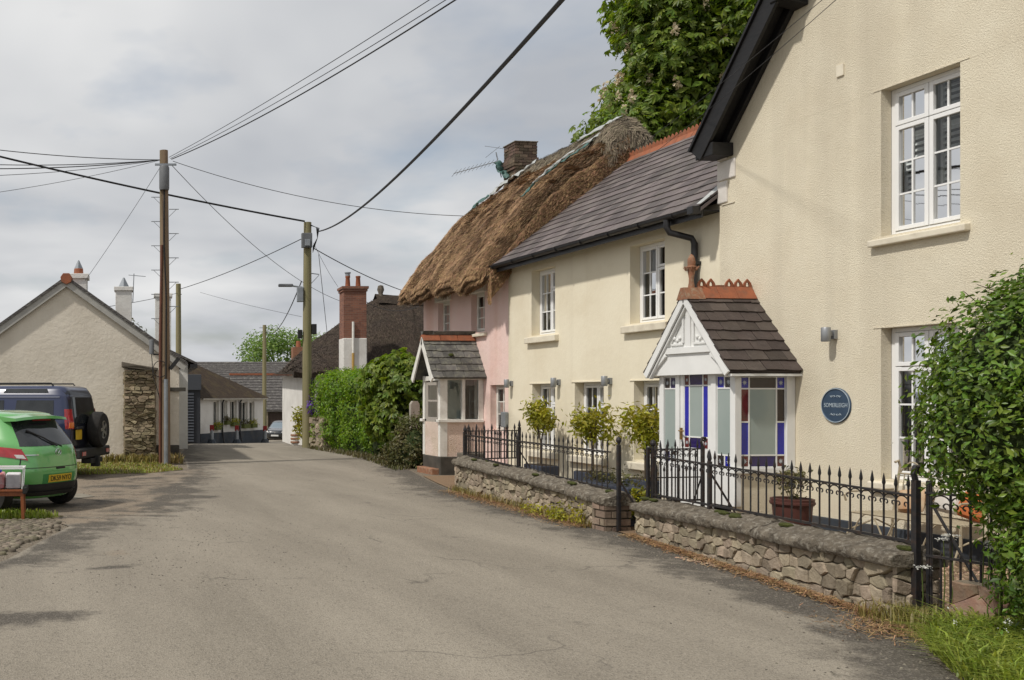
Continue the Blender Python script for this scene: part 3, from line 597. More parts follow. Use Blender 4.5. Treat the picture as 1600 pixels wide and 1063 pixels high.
for q in [U1, U2] + Gs: under(window(mid, F2 + .17, *q, GW, M['upvc'], (F2, .13, .15, .09), sw=.042), mid)
for q in Gs: put(MB().box(F2 - .012, F2 + .03, q[0] - .10, q[1] + .10, q[3] + .003, q[3] + .022), 'lintel_drip', M['cream'], mid)
RX0, RZ0, RX1, RZ1 = 9.20, 4.36, 12.12, 6.56
sl = math.hypot(RX1 - RX0, RZ1 - RZ0)
mb = MB().prism([(RX0 + .02, MY0 - .0, RZ0 - .02), (RX1, MY0, RZ1 - .02), (RX1 + 2.9, MY0, RZ0 - .02), (RX1 + 2.9, MY0, RZ0 - .09), (RX1, MY0, RZ1 - .10), (RX0 + .02, MY0, RZ0 - .07)], (0, MY1 + .12 - MY0, 0))
roof = put(mb, 'roof', M['slate'], mid)
lay_slates(roof, (RX0 - .01, MY0 + .0, RZ0 - .02), (0, 1, 0), (RX1 - RX0, 0, RZ1 - RZ0), MY1 + .12 - MY0, sl - .05, (MY1 + .12 - MY0) / 20, .245, M['slate'], seed=1)
for o in roof.children: o.matrix_parent_inverse = Matrix.Identity(4)
ct = crest_tile(False, .447, .12, 4, base=.135).mesh('ridge_tile'); ct.materials.append(M['terracotta'])
for k in range(14):
    o = bpy.data.objects.new('ridge_tile', ct); COL.objects.link(o); o.parent = roof; o.location = (RX1 + random.uniform(-.008, .008), MY0 + .02 + k * .447, RZ1 + .045 + random.uniform(-.006, .006)); o.rotation_euler = (random.uniform(-.012, .012), random.uniform(-.03, .03), 0)
# gutter, fascia, downpipe
put(MB().box(F2 - .30, F2 - .02, MY0 + .02, MY1 + .1, 4.285, 4.305), 'soffit', M['blackwood'], mid)
put(MB().box(F2 - .32, F2 - .295, MY0 + .02, MY1 + .12, 4.20, 4.345), 'fascia', M['black'], mid)
prof = [(math.cos(a) * .06, math.sin(a) * .06) for a in np.linspace(math.pi, 2 * math.pi, 9)]; mb = MB(); ga, gb = MY0 + .03, MY1 + .16
gx, gzz = F2 - .385, 4.33
for y in (ga, gb):
    for (a, b) in prof: mb.v.append((gx + a, y, gzz + b - .0))
    for (a, b) in reversed(prof): mb.v.append((gx + a * .88, y, gzz + b * .88))
n = len(prof) * 2; mb.f += [(i, (i + 1) % n, n + (i + 1) % n, n + i) for i in range(n)] + [tuple(range(len(prof))), tuple(range(n, n + len(prof)))]
gut = put(mb, 'gutter', M['black'], mid)
for k in range(8):
    y = MY0 + .5 + k * .78; mb = MB().tube([(gx - .069, y, gzz + .005), (gx - .06, y, gzz - .035), (gx - .03, y, gzz - .062), (gx + .03, y, gzz - .062), (gx + .066, y, gzz - .02)], .011, 6); mb.build('gutter_bracket', M['black'], gut)
put(MB().box(gx - .075, gx + .07, MY0 + .02, MY0 + .14, gzz - .085, gzz + .03), 'gutter_stop', M['black'], mid, bevel=.01)
dy = 12.80
put(MB().tube([(gx, dy + .16, gzz - .05), (gx, dy + .16, gzz - .16), (gx + .03, dy + .14, gzz - .24), (F2 - .10, dy + .01, gzz - .34), (F2 - .065, dy, gzz - .42), (F2 - .065, dy, 2.2), (F2 - .065, dy, .1)], .045, 12), 'downpipe', M['black'], mid, True)
for z in (3.6, 2.6, 1.4): put(MB().box(F2 - .125, F2 - .0, dy - .06, dy + .06, z, z + .05), 'pipe_clip', M['black'], mid, bevel=.005)
put(MB().quad((RX0 + .02, MY0 + .01, RZ0 + .03), (RX0 + .42, MY0 + .01, RZ0 + .34), (RX0 + .40, MY0 + .15, RZ0 + .335), (RX0 + .02, MY0 + .10, RZ0 + .04)), 'flashing', M['tarp'], mid)
# ------------------------------------------------------------------ glazed porch of the gabled house
PX, PY0, PY1, PYC, PRZ = 8.67, 10.95, 12.41, 11.68, 3.06
porch = thing('glazed_porch', 'white glazed porch with blue and red leaded glass and brown slate roof', 'porch', (PX, PYC, 0))
def star(mb, c, u, v, n, r):
    c = Vector(c) + Vector(n) * .004; u, v = Vector(u), Vector(v)
    p = [c + (u * math.cos(a) + v * math.sin(a)) * (r if k % 2 == 0 else r * .42) for k, a in enumerate(np.linspace(0, 2 * math.pi, 17)[:-1])]
    mb.add([c] + p, [(0, i + 1, (i + 1) % 16 + 1) for i in range(16)])
def leaded(parent, O, U, V, N, cols, rows, cells, stars, bar=.018):
    """panes of coloured glass between white bars; O = upper left corner, U across, V down"""
    O, U, V, N = Vector(O), Vector(U), Vector(V), Vector(N); b = MB(); W_, H_ = cols[-1], rows[-1]
    for (c0, c1, r0, r1, m) in cells:
        a0, a1, b0, b1 = cols[c0] + bar / 2, cols[c1] - bar / 2, rows[r0] + bar / 2, rows[r1] - bar / 2
        p = MB().prism([O + U * a0 + V * b0, O + U * a1 + V * b0, O + U * a1 + V * b1, O + U * a0 + V * b1], -N * .006); po = put(p, 'pane', M[m], porch)
        if (c0, r0) in stars:
            s = MB(); star(s, O + U * (a0 + a1) / 2 + V * (b0 + b1) / 2, U, V, N, min(a1 - a0, b1 - b0) * .36); s.build('etched_star', M['star'], po)
        hb_ = bar / 2
        for q0, q1, s0, s1 in ((a0 - hb_, a0, b0 - hb_, b1 + hb_), (a1, a1 + hb_, b0 - hb_, b1 + hb_), (a0, a1, b0 - hb_, b0), (a0, a1, b1, b1 + hb_)):
            b.prism([O + U * q0 + V * s0 + N * .006, O + U * q1 + V * s0 + N * .006, O + U * q1 + V * s1 + N * .006, O + U * q0 + V * s1 + N * .006], -N * .012)
    put(b, 'leading', M['white'], porch)
# frame posts and rails
fr = MB()
for y in (PY0 + .045, PY1 - .045): put(MB().box(PX, PX + .09, y - .045, y + .045, .30, 1.98), 'corner_post', M['white'], porch, bevel=.006)
for y in (PY0, PY1 - .09): put(MB().box(F1 - .12, F1 - .002, y, y + .09, .8, 1.94), 'wall_post', M['white'], porch, bevel=.006)
for y in (PY0 + .004, PY1 - .086): put(MB().box(PX + .092, F1 - .002, y, y + .082, 1.942, 2.04), 'head_rail', M['white'], porch)
put(MB().box(PX - .03, F1 - .003, PY0 - .03, PY0 + .087, .72, .79), 'sill', M['white'], porch, bevel=.006); put(MB().box(PX + .09, F1 - .12, PY1 - .086, PY1 - .004, .72, .79), 'sill', M['white'], porch)
for y in (PY0 + .012, PY1 - .10): put(MB().box(PX + .03, F1 - .001, y, y + .088, .20, .718), 'low_wall', M['cream_rough'], porch)
for y in (PY0 + .004, PY1 - .11): put(MB().box(PX + .02, F1 - .001, y, y + .106, -.1, .20), 'plinth', M['plinth'], porch)
# side glazing (facing down the road)
x0_, x1_ = PX + .092, F1 - .122; Wd = x1_ - x0_; Hh = 1.935 - .795
cols = [0, .195 * Wd, .805 * Wd, Wd]; rows = [0, .132 * Hh, .5 * Hh, .868 * Hh, Hh]
leaded(porch, (x0_, PY0 + .03, 1.935), (1, 0, 0), (0, 0, -1), (0, -1, 0), cols, rows,
       [(0, 1, 0, 1, 'blueglass'), (1, 2, 0, 1, 'brownglass'), (2, 3, 0, 1, 'blueglass'), (0, 1, 1, 2, 'redglass'), (0, 1, 2, 3, 'blueglass'), (1, 2, 1, 3, 'frosted'), (2, 3, 1, 2, 'brownglass'), (2, 3, 2, 3, 'blueglass'), (0, 1, 3, 4, 'redglass'), (1, 2, 3, 4, 'indigoglass'), (2, 3, 3, 4, 'redglass')],
       {(0, 0), (2, 0), (0, 3), (2, 3)})
leaded(porch, (x1_, PY1 - .03, 1.935), (-1, 0, 0), (0, 0, -1), (0, 1, 0), [0, Wd], [0, Hh], [(0, 1, 0, 1, 'frosted')], set())
# front panels and door
def front_panel(y_far, y_near, tops, bots):
    W2 = y_far - y_near; H2 = 1.97 - .80
    leaded(porch, (PX + .03, y_far, 1.95), (0, -1, 0), (0, 0, -1), (-1, 0, 0), [0, W2 / 2, W2], [0, .135 * H2, .865 * H2, H2],
           [(0, 1, 0, 1, tops[0]), (1, 2, 0, 1, tops[1]), (0, 2, 1, 2, 'frosted'), (0, 1, 2, 3, bots[0]), (1, 2, 2, 3, bots[1])], {(0, 0), (1, 0), (0, 2), (1, 2)})
front_panel(12.335, 12.08, ('brownglass', 'indigoglass'), ('indigoglass', 'brownglass'))
front_panel(11.30, 11.03, ('blueglass', 'brownglass'), ('brownglass', 'blueglass'))
fp = MB()
for a, b in ((12.335, 12.37), (12.0, 12.08), (11.30, 11.39), (10.99, 11.03)): fp.box(PX + .004, PX + .07, a, b, .3, 1.98)
fp.box(PX + .006, PX + .068, 12.08, 12.335, .30, .775).box(PX + .006, PX + .068, 11.03, 11.30, .30, .775)
fp.box(PX + .004, PX + .07, 12.08, 12.335, 1.955, 1.98).box(PX + .004, PX + .07, 11.03, 11.30, 1.955, 1.98)
put(fp, 'front_panelling', M['white'], porch, bevel=.006)
door = put(MB().box(PX + .02, PX + .06, 11.395, 11.465, .12, 2.06).box(PX + .02, PX + .06, 11.93, 11.995, .12, 2.06).box(PX + .02, PX + .06, 11.465, 11.93, 1.985, 2.06).box(PX + .02, PX + .06, 11.465, 11.93, .12, .985)
           .box(PX + .01, PX + .02, 11.52, 11.66, .2, .9).box(PX + .01, PX + .02, 11.73, 11.87, .2, .9), 'door', M['white'], porch, bevel=.005)
put(MB().box(PX - .005, PX + .05, 11.36, 12.03, 2.065, 2.12), 'door_head', M['white'], porch)
mb = MB().box(PX - .005, PX + .018, 11.945, 11.975, 1.10, 1.26).tube([(PX - .03, 11.96, 1.22), (PX - .03, 11.86, 1.22)], .009, 8); mb.build('handle', mat('brass', (.45, .28, .10), rough=.35, metal=.8), door)
DW, DH = 11.93 - 11.465, 1.985 - .99
leaded(porch, (PX + .035, 11.93, 1.985), (0, -1, 0), (0, 0, -1), (-1, 0, 0), [0, .22 * DW, .78 * DW, DW], [0, .155 * DH, .845 * DH, DH],
       [(0, 1, 0, 1, 'redglass'), (1, 2, 0, 1, 'indigoglass'), (2, 3, 0, 1, 'redglass'), (0, 1, 1, 2, 'blueglass'), (1, 2, 1, 2, 'frosted'), (2, 3, 1, 2, 'blueglass'), (0, 1, 2, 3, 'redglass'), (1, 2, 2, 3, 'indigoglass'), (2, 3, 2, 3, 'redglass')], {(0, 0), (2, 0), (0, 2), (2, 2)})
put(MB().box(PX - .35, PX + .1, 11.3, 12.1, -.05, .12), 'step', M['concrete'], porch, bevel=.015)
# gable panel with king post and mouldings
EY = .10; ez = 2.0; sl_ = (PRZ - ez) / (PYC - PY0 + EY)
zt = lambda y, o=0: PRZ - sl_ * abs(y - PYC) - o
mb = MB().prism([(PX - .085, PY0 - .02, 2.0), (PX - .085, PYC, zt(PYC, .06)), (PX - .085, PY1 + .02, 2.0), (PX - .085, PY1 + .02, 1.975), (PX - .085, PY0 - .02, 1.975)], (.10, 0, 0)); put(mb, 'gable_panel', M['white'], porch)
mo = MB().box(PX - .105, PX - .086, PYC - .045, PYC + .045, 2.33, 2.86).box(PX - .115, PX - .0855, PYC - .47, PYC + .47, 2.26, 2.345)
for s in (-1, 1):
    mo.beam((PX - .098, PYC + s * .10, 2.40), (PX - .098, PYC + s * .10, 2.74), .03, .018); mo.beam((PX - .098, PYC + s * .10, 2.385), (PX - .098, PYC + s * .34, 2.385), .03, .018, (1, 0, 0)); mo.beam((PX - .098, PYC + s * .12, 2.73), (PX - .098, PYC + s * .35, 2.40), .03, .018, (1, 0, 0))
    mo.beam((PX - .098, PYC + s * .44, 2.25), (PX - .098, PYC + s * .70, 2.04), .05, .045, (1, 0, 0))
    for k in range(3): mo.lathe([(.001, -.012), (.02, -.010), (.026, 0), (.02, .01), (.001, .012)], (PX - .098, PYC + s * (.17 + .05 * k), 2.47 - (k % 2) * .03), 8, 'x')
put(mo, 'gable_moulding', M['white'], porch, bevel=.004)
XO = PX - .17
for s in (-1, 1):
    ye = PYC + s * (PYC - PY0 + EY); n = Vector((0, s * sl_, 1)).normalized(); u = Vector((0, -s, sl_)).normalized(); ln = math.hypot(PYC - PY0 + EY, PRZ - ez)
    e0 = Vector((XO + .03, ye, ez))
    rf = put(MB().prism([e0 + n * 0, e0 + u * ln, e0 + u * ln - n * .04, e0 - n * .04], (F1 - .002 - XO - .03, 0, 0)), 'roof', M['slate_porch'], porch)
    lay_slates(rf, (XO + .005, ye - s * .0, ez), (1, 0, 0), u, F1 - .005 - XO, ln - .03, (F1 - .005 - XO) / 4, .166, M['slate_porch'], th=.010, seed=3 + s)
    put(MB().prism([e0 + Vector((-.03, 0, 0)) - n * .002, e0 + Vector((-.03, 0, 0)) + u * ln - n * .002, e0 + Vector((-.03, 0, 0)) + u * (ln - .09) - n * .085, e0 + Vector((-.03, 0, 0)) - n * .085], (.028, 0, 0)), 'barge_board', M['white'], porch)
    put(MB().prism([e0 + Vector((.0, 0, 0)) - n * .09, e0 + u * (ln - .1) - n * .09, e0 + u * (ln - .14) - n * .115, e0 + Vector((.0, 0, 0)) - n * .115], (.055, 0, 0)), 'verge_moulding', M['white'], porch)
    put(MB().box(XO + .04, F1 - .003, ye - .01 if s < 0 else ye - .06, ye + .06 if s < 0 else ye + .01, ez - .06, ez - .03), 'eave_board', M['white'], porch)
for k, br in enumerate(((), (0,), ())):
    Lk = (F1 - .01 - XO - .20) / 3; t_ = crest_tile(True, Lk, .115, 2, base=.15, broken=br); t_.xf(Matrix.Translation((XO + .20 + Lk * k, PYC, PRZ + .075)) @ Matrix.Rotation(-R(90), 4, 'Z')); put(t_, 'ridge_tile', M['terracotta'], porch)
fin = MB().lathe([(.001, .0), (.042, .0), (.040, .05), (.032, .09), (.030, .15), (.040, .21), (.050, .27), (.066, .295), (.062, .31), (.044, .315), (.050, .36), (.043, .41), (.026, .45), (.001, .475)], (XO + .12, PYC, PRZ + .045), 14)
fin.prism([(XO - .01, PYC - .12, PRZ - .09), (XO - .01, PYC - .04, PRZ + .07), (XO - .01, PYC + .04, PRZ + .07), (XO - .01, PYC + .12, PRZ - .09)], (.25, 0, 0))
for k in range(6):
    a = k * math.pi / 3; fin.tube([(XO + .12 + math.cos(a) * .06, PYC + math.sin(a) * .06, PRZ + .31), (XO + .12 + math.cos(a) * .10, PYC + math.sin(a) * .10, PRZ + .345)], [.018, .008], 6)
put(fin, 'finial', M['terracotta_old'], porch, True)
# ------------------------------------------------------------------ pink thatched cottage
F3 = 9.56; TY0, TY1 = 18.42, 22.72
pinkh = thing('thatched_cottage', 'pink limewashed cottage under a ragged golden thatch roof', 'house', (F3, 20.6, 0))
K1 = (21.20, 21.86, 3.12, 3.94); K2 = (19.46, 20.10, 3.08, 3.96); K3 = (18.58, 19.20, .95, 1.92)
mb = MB(); wall_mesh(mb, F3, TY0 + .001, TY1, .3, 4.6, [K1, K2, K3], .15)
mb.quad((F3, TY1, -.3), (F3 + 6, TY1, -.3), (F3 + 6, TY1, 4.6), (F3 + 2.65, TY1, 7.0), (F3, TY1, 4.6)); mb.quad((F3 + 6, TY0, 0), (F3 + 6, TY1, 0), (F3 + 6, TY1, 4.6), (F3 + 6, TY0, 4.6))
put(mb, 'wall', M['pink'], pinkh); put(MB().box(F3 - .02, F3 + .2, TY0 + .002, TY1 - .002, -.3, .3), 'plinth', M['dark_stain'], pinkh, bevel=.02)
PW = [(0, 1, 0, 1, 2, 3)]
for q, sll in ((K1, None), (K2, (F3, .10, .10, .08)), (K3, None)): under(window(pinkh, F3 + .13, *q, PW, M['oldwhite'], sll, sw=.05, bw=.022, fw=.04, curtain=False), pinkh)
for q in (K1, K2): put(MB().box(F3 - .07, F3 + .2, q[0] - .08, q[1] + .06, q[3] - .02, q[3] + .15), 'lintel', M['oldwhite'], pinkh, bevel=.02)
from mathutils import noise as mn
slp = [Vector((8.97, 4.30)).lerp(Vector((12.2, 7.33)), t) + Vector((-.68, .73)) * (.27 * math.sin(math.pi * t)) for t in np.linspace(0, 1, 26)]
under_p = [Vector((9.62, 4.32)), Vector((9.38, 4.08)), Vector((9.12, 3.97)), Vector((8.98, 4.00)), Vector((8.91, 4.10)), Vector((8.92, 4.21))]
backp = [Vector((12.2, 7.33)).lerp(Vector((15.3, 4.3)), t) + Vector((.68, .73)) * (.27 * math.sin(math.pi * t)) for t in np.linspace(0, 1, 14)][1:]
PROF = under_p + slp + backp
def eave_dz(y): return .055 * math.sin(y * 5.1 + .6) + .03 * math.sin(y * 9.7) + .11 * math.exp(-((y - 20.75) / .22) ** 2) - .06 * math.exp(-((y - 19.2) / .3) ** 2)
def thatch_pt(y, i):
    p = PROF[i]; a = PROF[max(i - 1, 0)]; b = PROF[min(i + 1, len(PROF) - 1)]; t = (b - a).normalized(); n = Vector((-t.y, t.x))
    near = min(1, (y - (TY0 - .10)) / .42); far = min(1, (TY1 + .22 - y) / .5)
    rnd = .26 * (1 - math.sqrt(max(0, 1 - (1 - near) ** 2))) + .30 * (1 - math.sqrt(max(0, 1 - (1 - far) ** 2)))
    q = Vector((p.x, y, p.y)); nz = mn.noise(q * 1.1) * .06 + mn.noise(q * 3.3) * .045 + mn.noise(Vector((q.x * 7, y * 5, q.z * 7))) * .028
    if i < 6: nz *= .5
    p = p + n * (nz - rnd * (1 if i > 3 else .3))
    wv = max(0, 1 - abs(i - 4) / 7.0); return Vector((p.x, y, p.y + eave_dz(y) * wv))
NY = 90; tys = np.linspace(TY0 - .10, TY1 + .22, NY); mb = MB(); nP = len(PROF)
for y in tys: mb.v += [tuple(thatch_pt(y, i)) for i in range(nP)]
mb.f += [(j * nP + i, j * nP + i + 1, (j + 1) * nP + i + 1, (j + 1) * nP + i) for j in range(NY - 1) for i in range(nP - 1)]
for j in (0, NY - 1):
    c = len(mb.v); mb.v.append((12.2, tys[j], 5.0)); mb.f += [(c, j * nP + i, j * nP + i + 1) for i in range(nP - 1)] + [(c, j * nP + nP - 1, j * nP)]
th = put(mb, 'thatch', M['thatch'], pinkh, True)
def straws(name, samples, m, parent, lmin, lmax, w):
    V = np.zeros((len(samples) * 4, 3)); F = np.arange(len(samples) * 4).reshape(-1, 4)
    for k, (p, d, n) in enumerate(samples):
        l = random.uniform(lmin, lmax); s = d.cross(n).normalized() * (w * random.uniform(.6, 1.4)); a = p - d * (l * .4) + n * .004; b = p + d * (l * .6) + n * random.uniform(.004, .035)
        V[4 * k:4 * k + 4] = [a - s, a + s, b + s * .5, b - s * .5]
    return tag(npmesh(name, V, F, m, parent), kind='stuff')
S = []
for k in range(46000):
    y = random.uniform(TY0 - .09, TY1 + .21); iv = 5 + (random.random() ** 1.05) * (len(slp) - .2); i = int(iv); fr_ = iv - i
    if i + 1 >= nP: continue
    a, b = thatch_pt(y, i), thatch_pt(y, i + 1); p = a.lerp(b, fr_); d = (a - b).normalized(); n = Vector((d.z, 0, -d.x)); n = n if n.z > 0 else -n
    j = mn.noise(Vector((p.x * .9, y * 1.1, p.z))) * .25; d = (d + Vector((0, random.gauss(j, .30), random.gauss(0, .12)))).normalized()
    S.append((p, d, n))
straws('straw', S, M['straw'], th, .05, .17, .0085)
S = []
for k in range(5200):                      # ragged fringe under the eave and on the near end
    y = random.uniform(TY0 - .08, TY1 + .2); i = random.choice((2, 3, 3, 4, 4, 5)); p = thatch_pt(y, i); S.append((p + Vector((0, 0, .03)), Vector((random.gauss(-.25, .2), random.gauss(0, .28), -1)).normalized(), Vector((-1, 0, .2)).normalized()))
for k in range(13000):
    i = random.randint(4, 30); p = thatch_pt(TY0 - .09, i).lerp(thatch_pt(TY0 - .09, i + 1), random.random()); d = (thatch_pt(TY0, i) - thatch_pt(TY0, i + 1)).normalized()
    S.append((p - Vector((0, 0, random.uniform(0, .55))) + Vector((0, random.uniform(-.02, .06), 0)), (d + Vector((0, random.gauss(-.25, .25), random.gauss(0, .15)))).normalized(), Vector((0, -1, .3)).normalized()))
straws('straw_fringe', S, M['straw'], th, .07, .20, .008)
# pale ridge roll and its near end
mb = MB(); NYR = 40; rys = np.linspace(TY0 - .12, TY1 + .1, NYR); arc = [(-.46, -.44), (-.40, -.30), (-.28, -.13), (-.14, .0), (0, .05), (.14, .0), (.28, -.13), (.40, -.30), (.46, -.44)]
for y in rys:
    lump = .12 * math.exp(-((y - (TY0 + .22)) / .35) ** 2) - .34 * max(0, 1 - (y - TY0 + .12) / .22) ** 2
    for a, b in arc:
        q = Vector((12.2 + a * 1.1, y, 7.33 + b * .93)); k = mn.noise(q * 2.5) * .05; mb.v.append((q.x, y, q.z + .05 + k + lump * (1 - abs(a))))
na = len(arc); mb.f += [(j * na + i, j * na + i + 1, (j + 1) * na + i + 1, (j + 1) * na + i) for j in range(NYR - 1) for i in range(na - 1)] + [tuple(range(na)), tuple(range((NYR - 1) * na, NYR * na))]
rdg = put(mb, 'ridge_roll', M['ridge_thatch'], pinkh, True); S = []
for k in range(7000):
    j = int(random.random() ** 1.5 * (NYR - 1)); i = random.randrange(na - 1); a, b, c = (Vector(mb.v[q]) for q in (j * na + i, j * na + i + 1, (j + 1) * na + i)); p = a + (b - a) * random.random() + (c - a) * random.random(); n = (b - a).cross(c - a).normalized(); n = n if n.z > 0 else -n; d = (b - a).normalized(); d = d if d.z < 0 else -d
    S.append((p, (d + Vector((0, random.gauss(-.1, .3), 0))).normalized(), n))
for k in range(1500):
    i = random.randrange(na); p = Vector(mb.v[i]) + Vector((random.gauss(0, .05), random.uniform(-.02, .05), -random.uniform(0, .35))); S.append((p, Vector((random.gauss(0, .25), random.gauss(-.1, .15), -1)).normalized(), Vector((0, -1, .2)).normalized()))
straws('ridge_straw', S, M['straw_grey'], rdg, .06, .16, .008)
def on_thatch(y, iv, off):
    i = int(iv); a, b = thatch_pt(y, i), thatch_pt(y, min(i + 1, nP - 1)); d = (b - a).normalized(); n = Vector((-d.z, 0, d.x)); n = n if n.z > 0 else -n
    return a.lerp(b, iv - i) + n * off
def tarp(name, path, wdt, m, amp=.03, seed=0, root=pinkh):
    r = random.Random(seed); mb = MB(); n = 5; rows = []; P = [Vector(p) for p in path]; T = []
    for k in range(len(P) - 1):
        for s in range(5): T.append(P[k].lerp(P[k + 1], s / 5))
    T.append(P[-1])
    for k, p in enumerate(T):
        t = (T[min(k + 1, len(T) - 1)] - T[max(k - 1, 0)]).normalized(); side = t.cross(Vector((-.6, 0, .8))).normalized(); nn_ = side.cross(t); ww = wdt * (.6 + .5 * abs(mn.noise(p * 2.1 + Vector((seed, 0, 0))))) * (1 - .5 * (k / len(T)))
        for j in range(n): mb.v.append(tuple(p + side * (ww * (j / (n - 1) - .5)) + nn_ * (abs(nn_.z) * 0 + r.uniform(-amp, amp) + .03)))
    mb.f += [(k * n + j, k * n + j + 1, (k + 1) * n + j + 1, (k + 1) * n + j) for k in range(len(T) - 1) for j in range(n - 1)]
    o = put(mb, name, m, root, True); s = o.modifiers.new('thickness', 'SOLIDIFY'); s.thickness = .008; return o
tarp('tarpaulin', [on_thatch(18.85, 30.5, .05), on_thatch(19.0, 28, .06), on_thatch(19.18, 26, .05), on_thatch(19.22, 23.5, .05), on_thatch(19.12, 20, .05), on_thatch(19.0, 17, .04)], .17, M['tarp_green'], seed=2)
tarp('tarpaulin', [on_thatch(18.8, 30.6, .10), on_thatch(18.92, 27.6, .10), on_thatch(19.08, 25.2, .09), on_thatch(19.12, 22.3, .09), on_thatch(19.05, 19.4, .07)], .09, M['tarp'], seed=3)
tarp('tarpaulin', [(12.2, 18.75, 7.55), (12.15, 19.2, 7.5), (12.0, 19.9, 7.38)], .34, M['tarp'], seed=4)
tarp('tarpaulin', [on_thatch(21.75, 30.2, .08), on_thatch(22.15, 28.6, .10), on_thatch(22.5, 27.2, .10), on_thatch(22.75, 25.6, .06), on_thatch(22.85, 23.8, .02)], .36, M['tarp'], .05, seed=5)
tarp('tarpaulin', [(11.75, 22.55, 7.15), (11.62, 22.75, 7.35), (11.55, 22.80, 7.62)], .34, M['tarp_green'], .09, seed=6)
tarp('tarpaulin', [on_thatch(22.6, 24.5, .07), on_thatch(22.8, 22.4, .05), on_thatch(22.85, 20.2, .03)], .12, M['tarp_green'], .04, seed=7)
# brick chimney: each brick its own piece
chim = put(MB().box(11.74, 12.26, 22.26, 22.78, 6.3, 7.93), 'chimney', M['mortar'], pinkh)
def bricks(parent, x0, x1, y0, y1, z0, courses, bl, bh, bw, m, bulge=None, faces='all', gap=.012):
    ms = {}
    def get(l):
        k = round(l, 2)
        if k not in ms:
            mb = MB().box(-k / 2 + gap / 2, k / 2 - gap / 2, -bw / 2, bw / 2, -bh / 2 + gap / 2, bh / 2 - gap / 2); me = mb.mesh('brick'); me.materials.append(m); ms[k] = me
        return ms[k]
    for c in range(courses):
        e = bulge(c) if bulge else 0; z = z0 + bh * (c + .5); X0, X1, Y0, Y1 = x0 - e, x1 + e, y0 - e, y1 + e
        for (a, b, fixed, ax) in ((X0, X1, Y0, 0), (X0, X1, Y1, 0), (Y0, Y1, X0, 1), (Y0, Y1, X1, 1)):
            s = a + (0 if (c + ax) % 2 else -bl / 2) ; 
            while s < b - .01:
                p, q = max(s, a), min(s + bl, b); s += bl
                if q - p < .04: continue
                o = bpy.data.objects.new('brick', get(q - p)); COL.objects.link(o); o.parent = parent; inn = bw / 2 * (1 if fixed in (X0, Y0) else -1) + random.uniform(-.006, .006)
                mid_ = (p + q) / 2
                o.location = (mid_, fixed + inn, z) if ax == 0 else (fixed + inn, mid_, z); o.rotation_euler = (0, 0, (R(90) if ax else 0) + random.uniform(-.015, .015))
bricks(chim, 11.71, 12.29, 22.23, 22.81, 7.0, 13, .225, .075, .10, M['brick_dark'], bulge=lambda c: .05 if c in (5, 6) else (.025 if c in (4, 7) else 0))
put(MB().box(11.69, 12.31, 22.21, 22.83, 7.972, 8.0), 'chimney_cap', M['coping'], pinkh, bevel=.01)
ant = thing('television_aerial', 'bent television aerial leaning from the thatch beside the brick chimney', 'aerial', (11.4, 22.7, 7.2))
put(MB().tube([(11.6, 22.72, 7.2), (11.5, 22.8, 7.85)], .014), 'mast', M['galv'], ant)
a0, a1 = Vector((11.55, 22.75, 7.62)), Vector((10.45, 22.95, 7.32)); bo = put(MB().tube([a0, a1], .010), 'boom', M['galv'], ant)
for k in range(11): c = a0.lerp(a1, .08 + k * .09); MB().tube([c + Vector((0, -.16, .05)), c + Vector((0, .16, -.05))], .005, 5).build('element', M['galv'], bo)
put(MB().tube([(11.5, 22.6, 7.95), (11.3, 22.95, 7.75)], .006, 5).tube([(11.7, 22.6, 7.88), (11.2, 22.8, 8.0)], .006, 5), 'reflector', M['galv'], ant)
# ------------------------------------------------------------------ pink cottage's lean porch
QX, QY0, QY1, QYC, QRZ = 8.57, 19.50, 20.42, 19.96, 2.98
pp = thing('cottage_porch', 'narrow pink and white porch with red ridge tiles on lichened slates', 'porch', (QX, QYC, 0))
put(MB().box(QX + .02, F3 + .02, QY0 + .01, QY1 - .01, .38, 1.12), 'low_wall', M['pinkrough'], pp); put(MB().box(QX, F3 + .02, QY0 - .02, QY1 + .0, -.1, .38), 'plinth', M['dark_stain'], pp, bevel=.02)
fr = MB()
fr.box(QX, QX + .17, QY0, QY0 + .10, .38, 2.10); fr.box(QX, QX + .10, QY1 - .10, QY1, .38, 2.10); fr.box(F3 - .12, F3 - .004, QY0 + .002, QY0 + .09, 1.12, 2.10).box(F3 - .12, F3 - .004, QY1 - .09, QY1 - .002, 1.12, 2.10)
fr.box(QX + .50, QX + .57, QY0 + .004, QY0 + .08, 1.18, 2.06); fr.box(QX - .002, F3 - .006, QY0 - .012, QY0 + .10, 2.04, 2.13).box(QX + .002, F3 - .006, QY1 - .10, QY1 + .012, 2.04, 2.13)
fr.box(QX - .05, F3 - .02, QY0 - .05, QY0 + .10, 1.12, 1.18).box(QX - .05, F3 - .02, QY1 - .10, QY1 + .05, 1.12, 1.18)
fr.box(QX + .003, QX + .09, QY0 + .10, QY1 - .10, 2.02, 2.12)
put(fr, 'frame', M['oldwhite'], pp, bevel=.006)
for a, b in ((QX + .17, QX + .50), (QX + .57, F3 - .12)): put(MB().quad((a, QY0 + .04, 1.18), (b, QY0 + .04, 1.18), (b, QY0 + .04, 2.04), (a, QY0 + .04, 2.04)), 'pane', M['glass'], pp)
put(MB().quad((QX + .1, QY1 - .04, 1.18), (F3 - .12, QY1 - .04, 1.18), (F3 - .12, QY1 - .04, 2.04), (QX + .1, QY1 - .04, 2.04)), 'pane', M['frosted'], pp)
put(MB().box(F3 - .012, F3 - .003, QY0 + .13, QY1 - .05, .1, 2.0), 'inner_door', M['oldwhite'], pp)
lc = MB(); n = 16
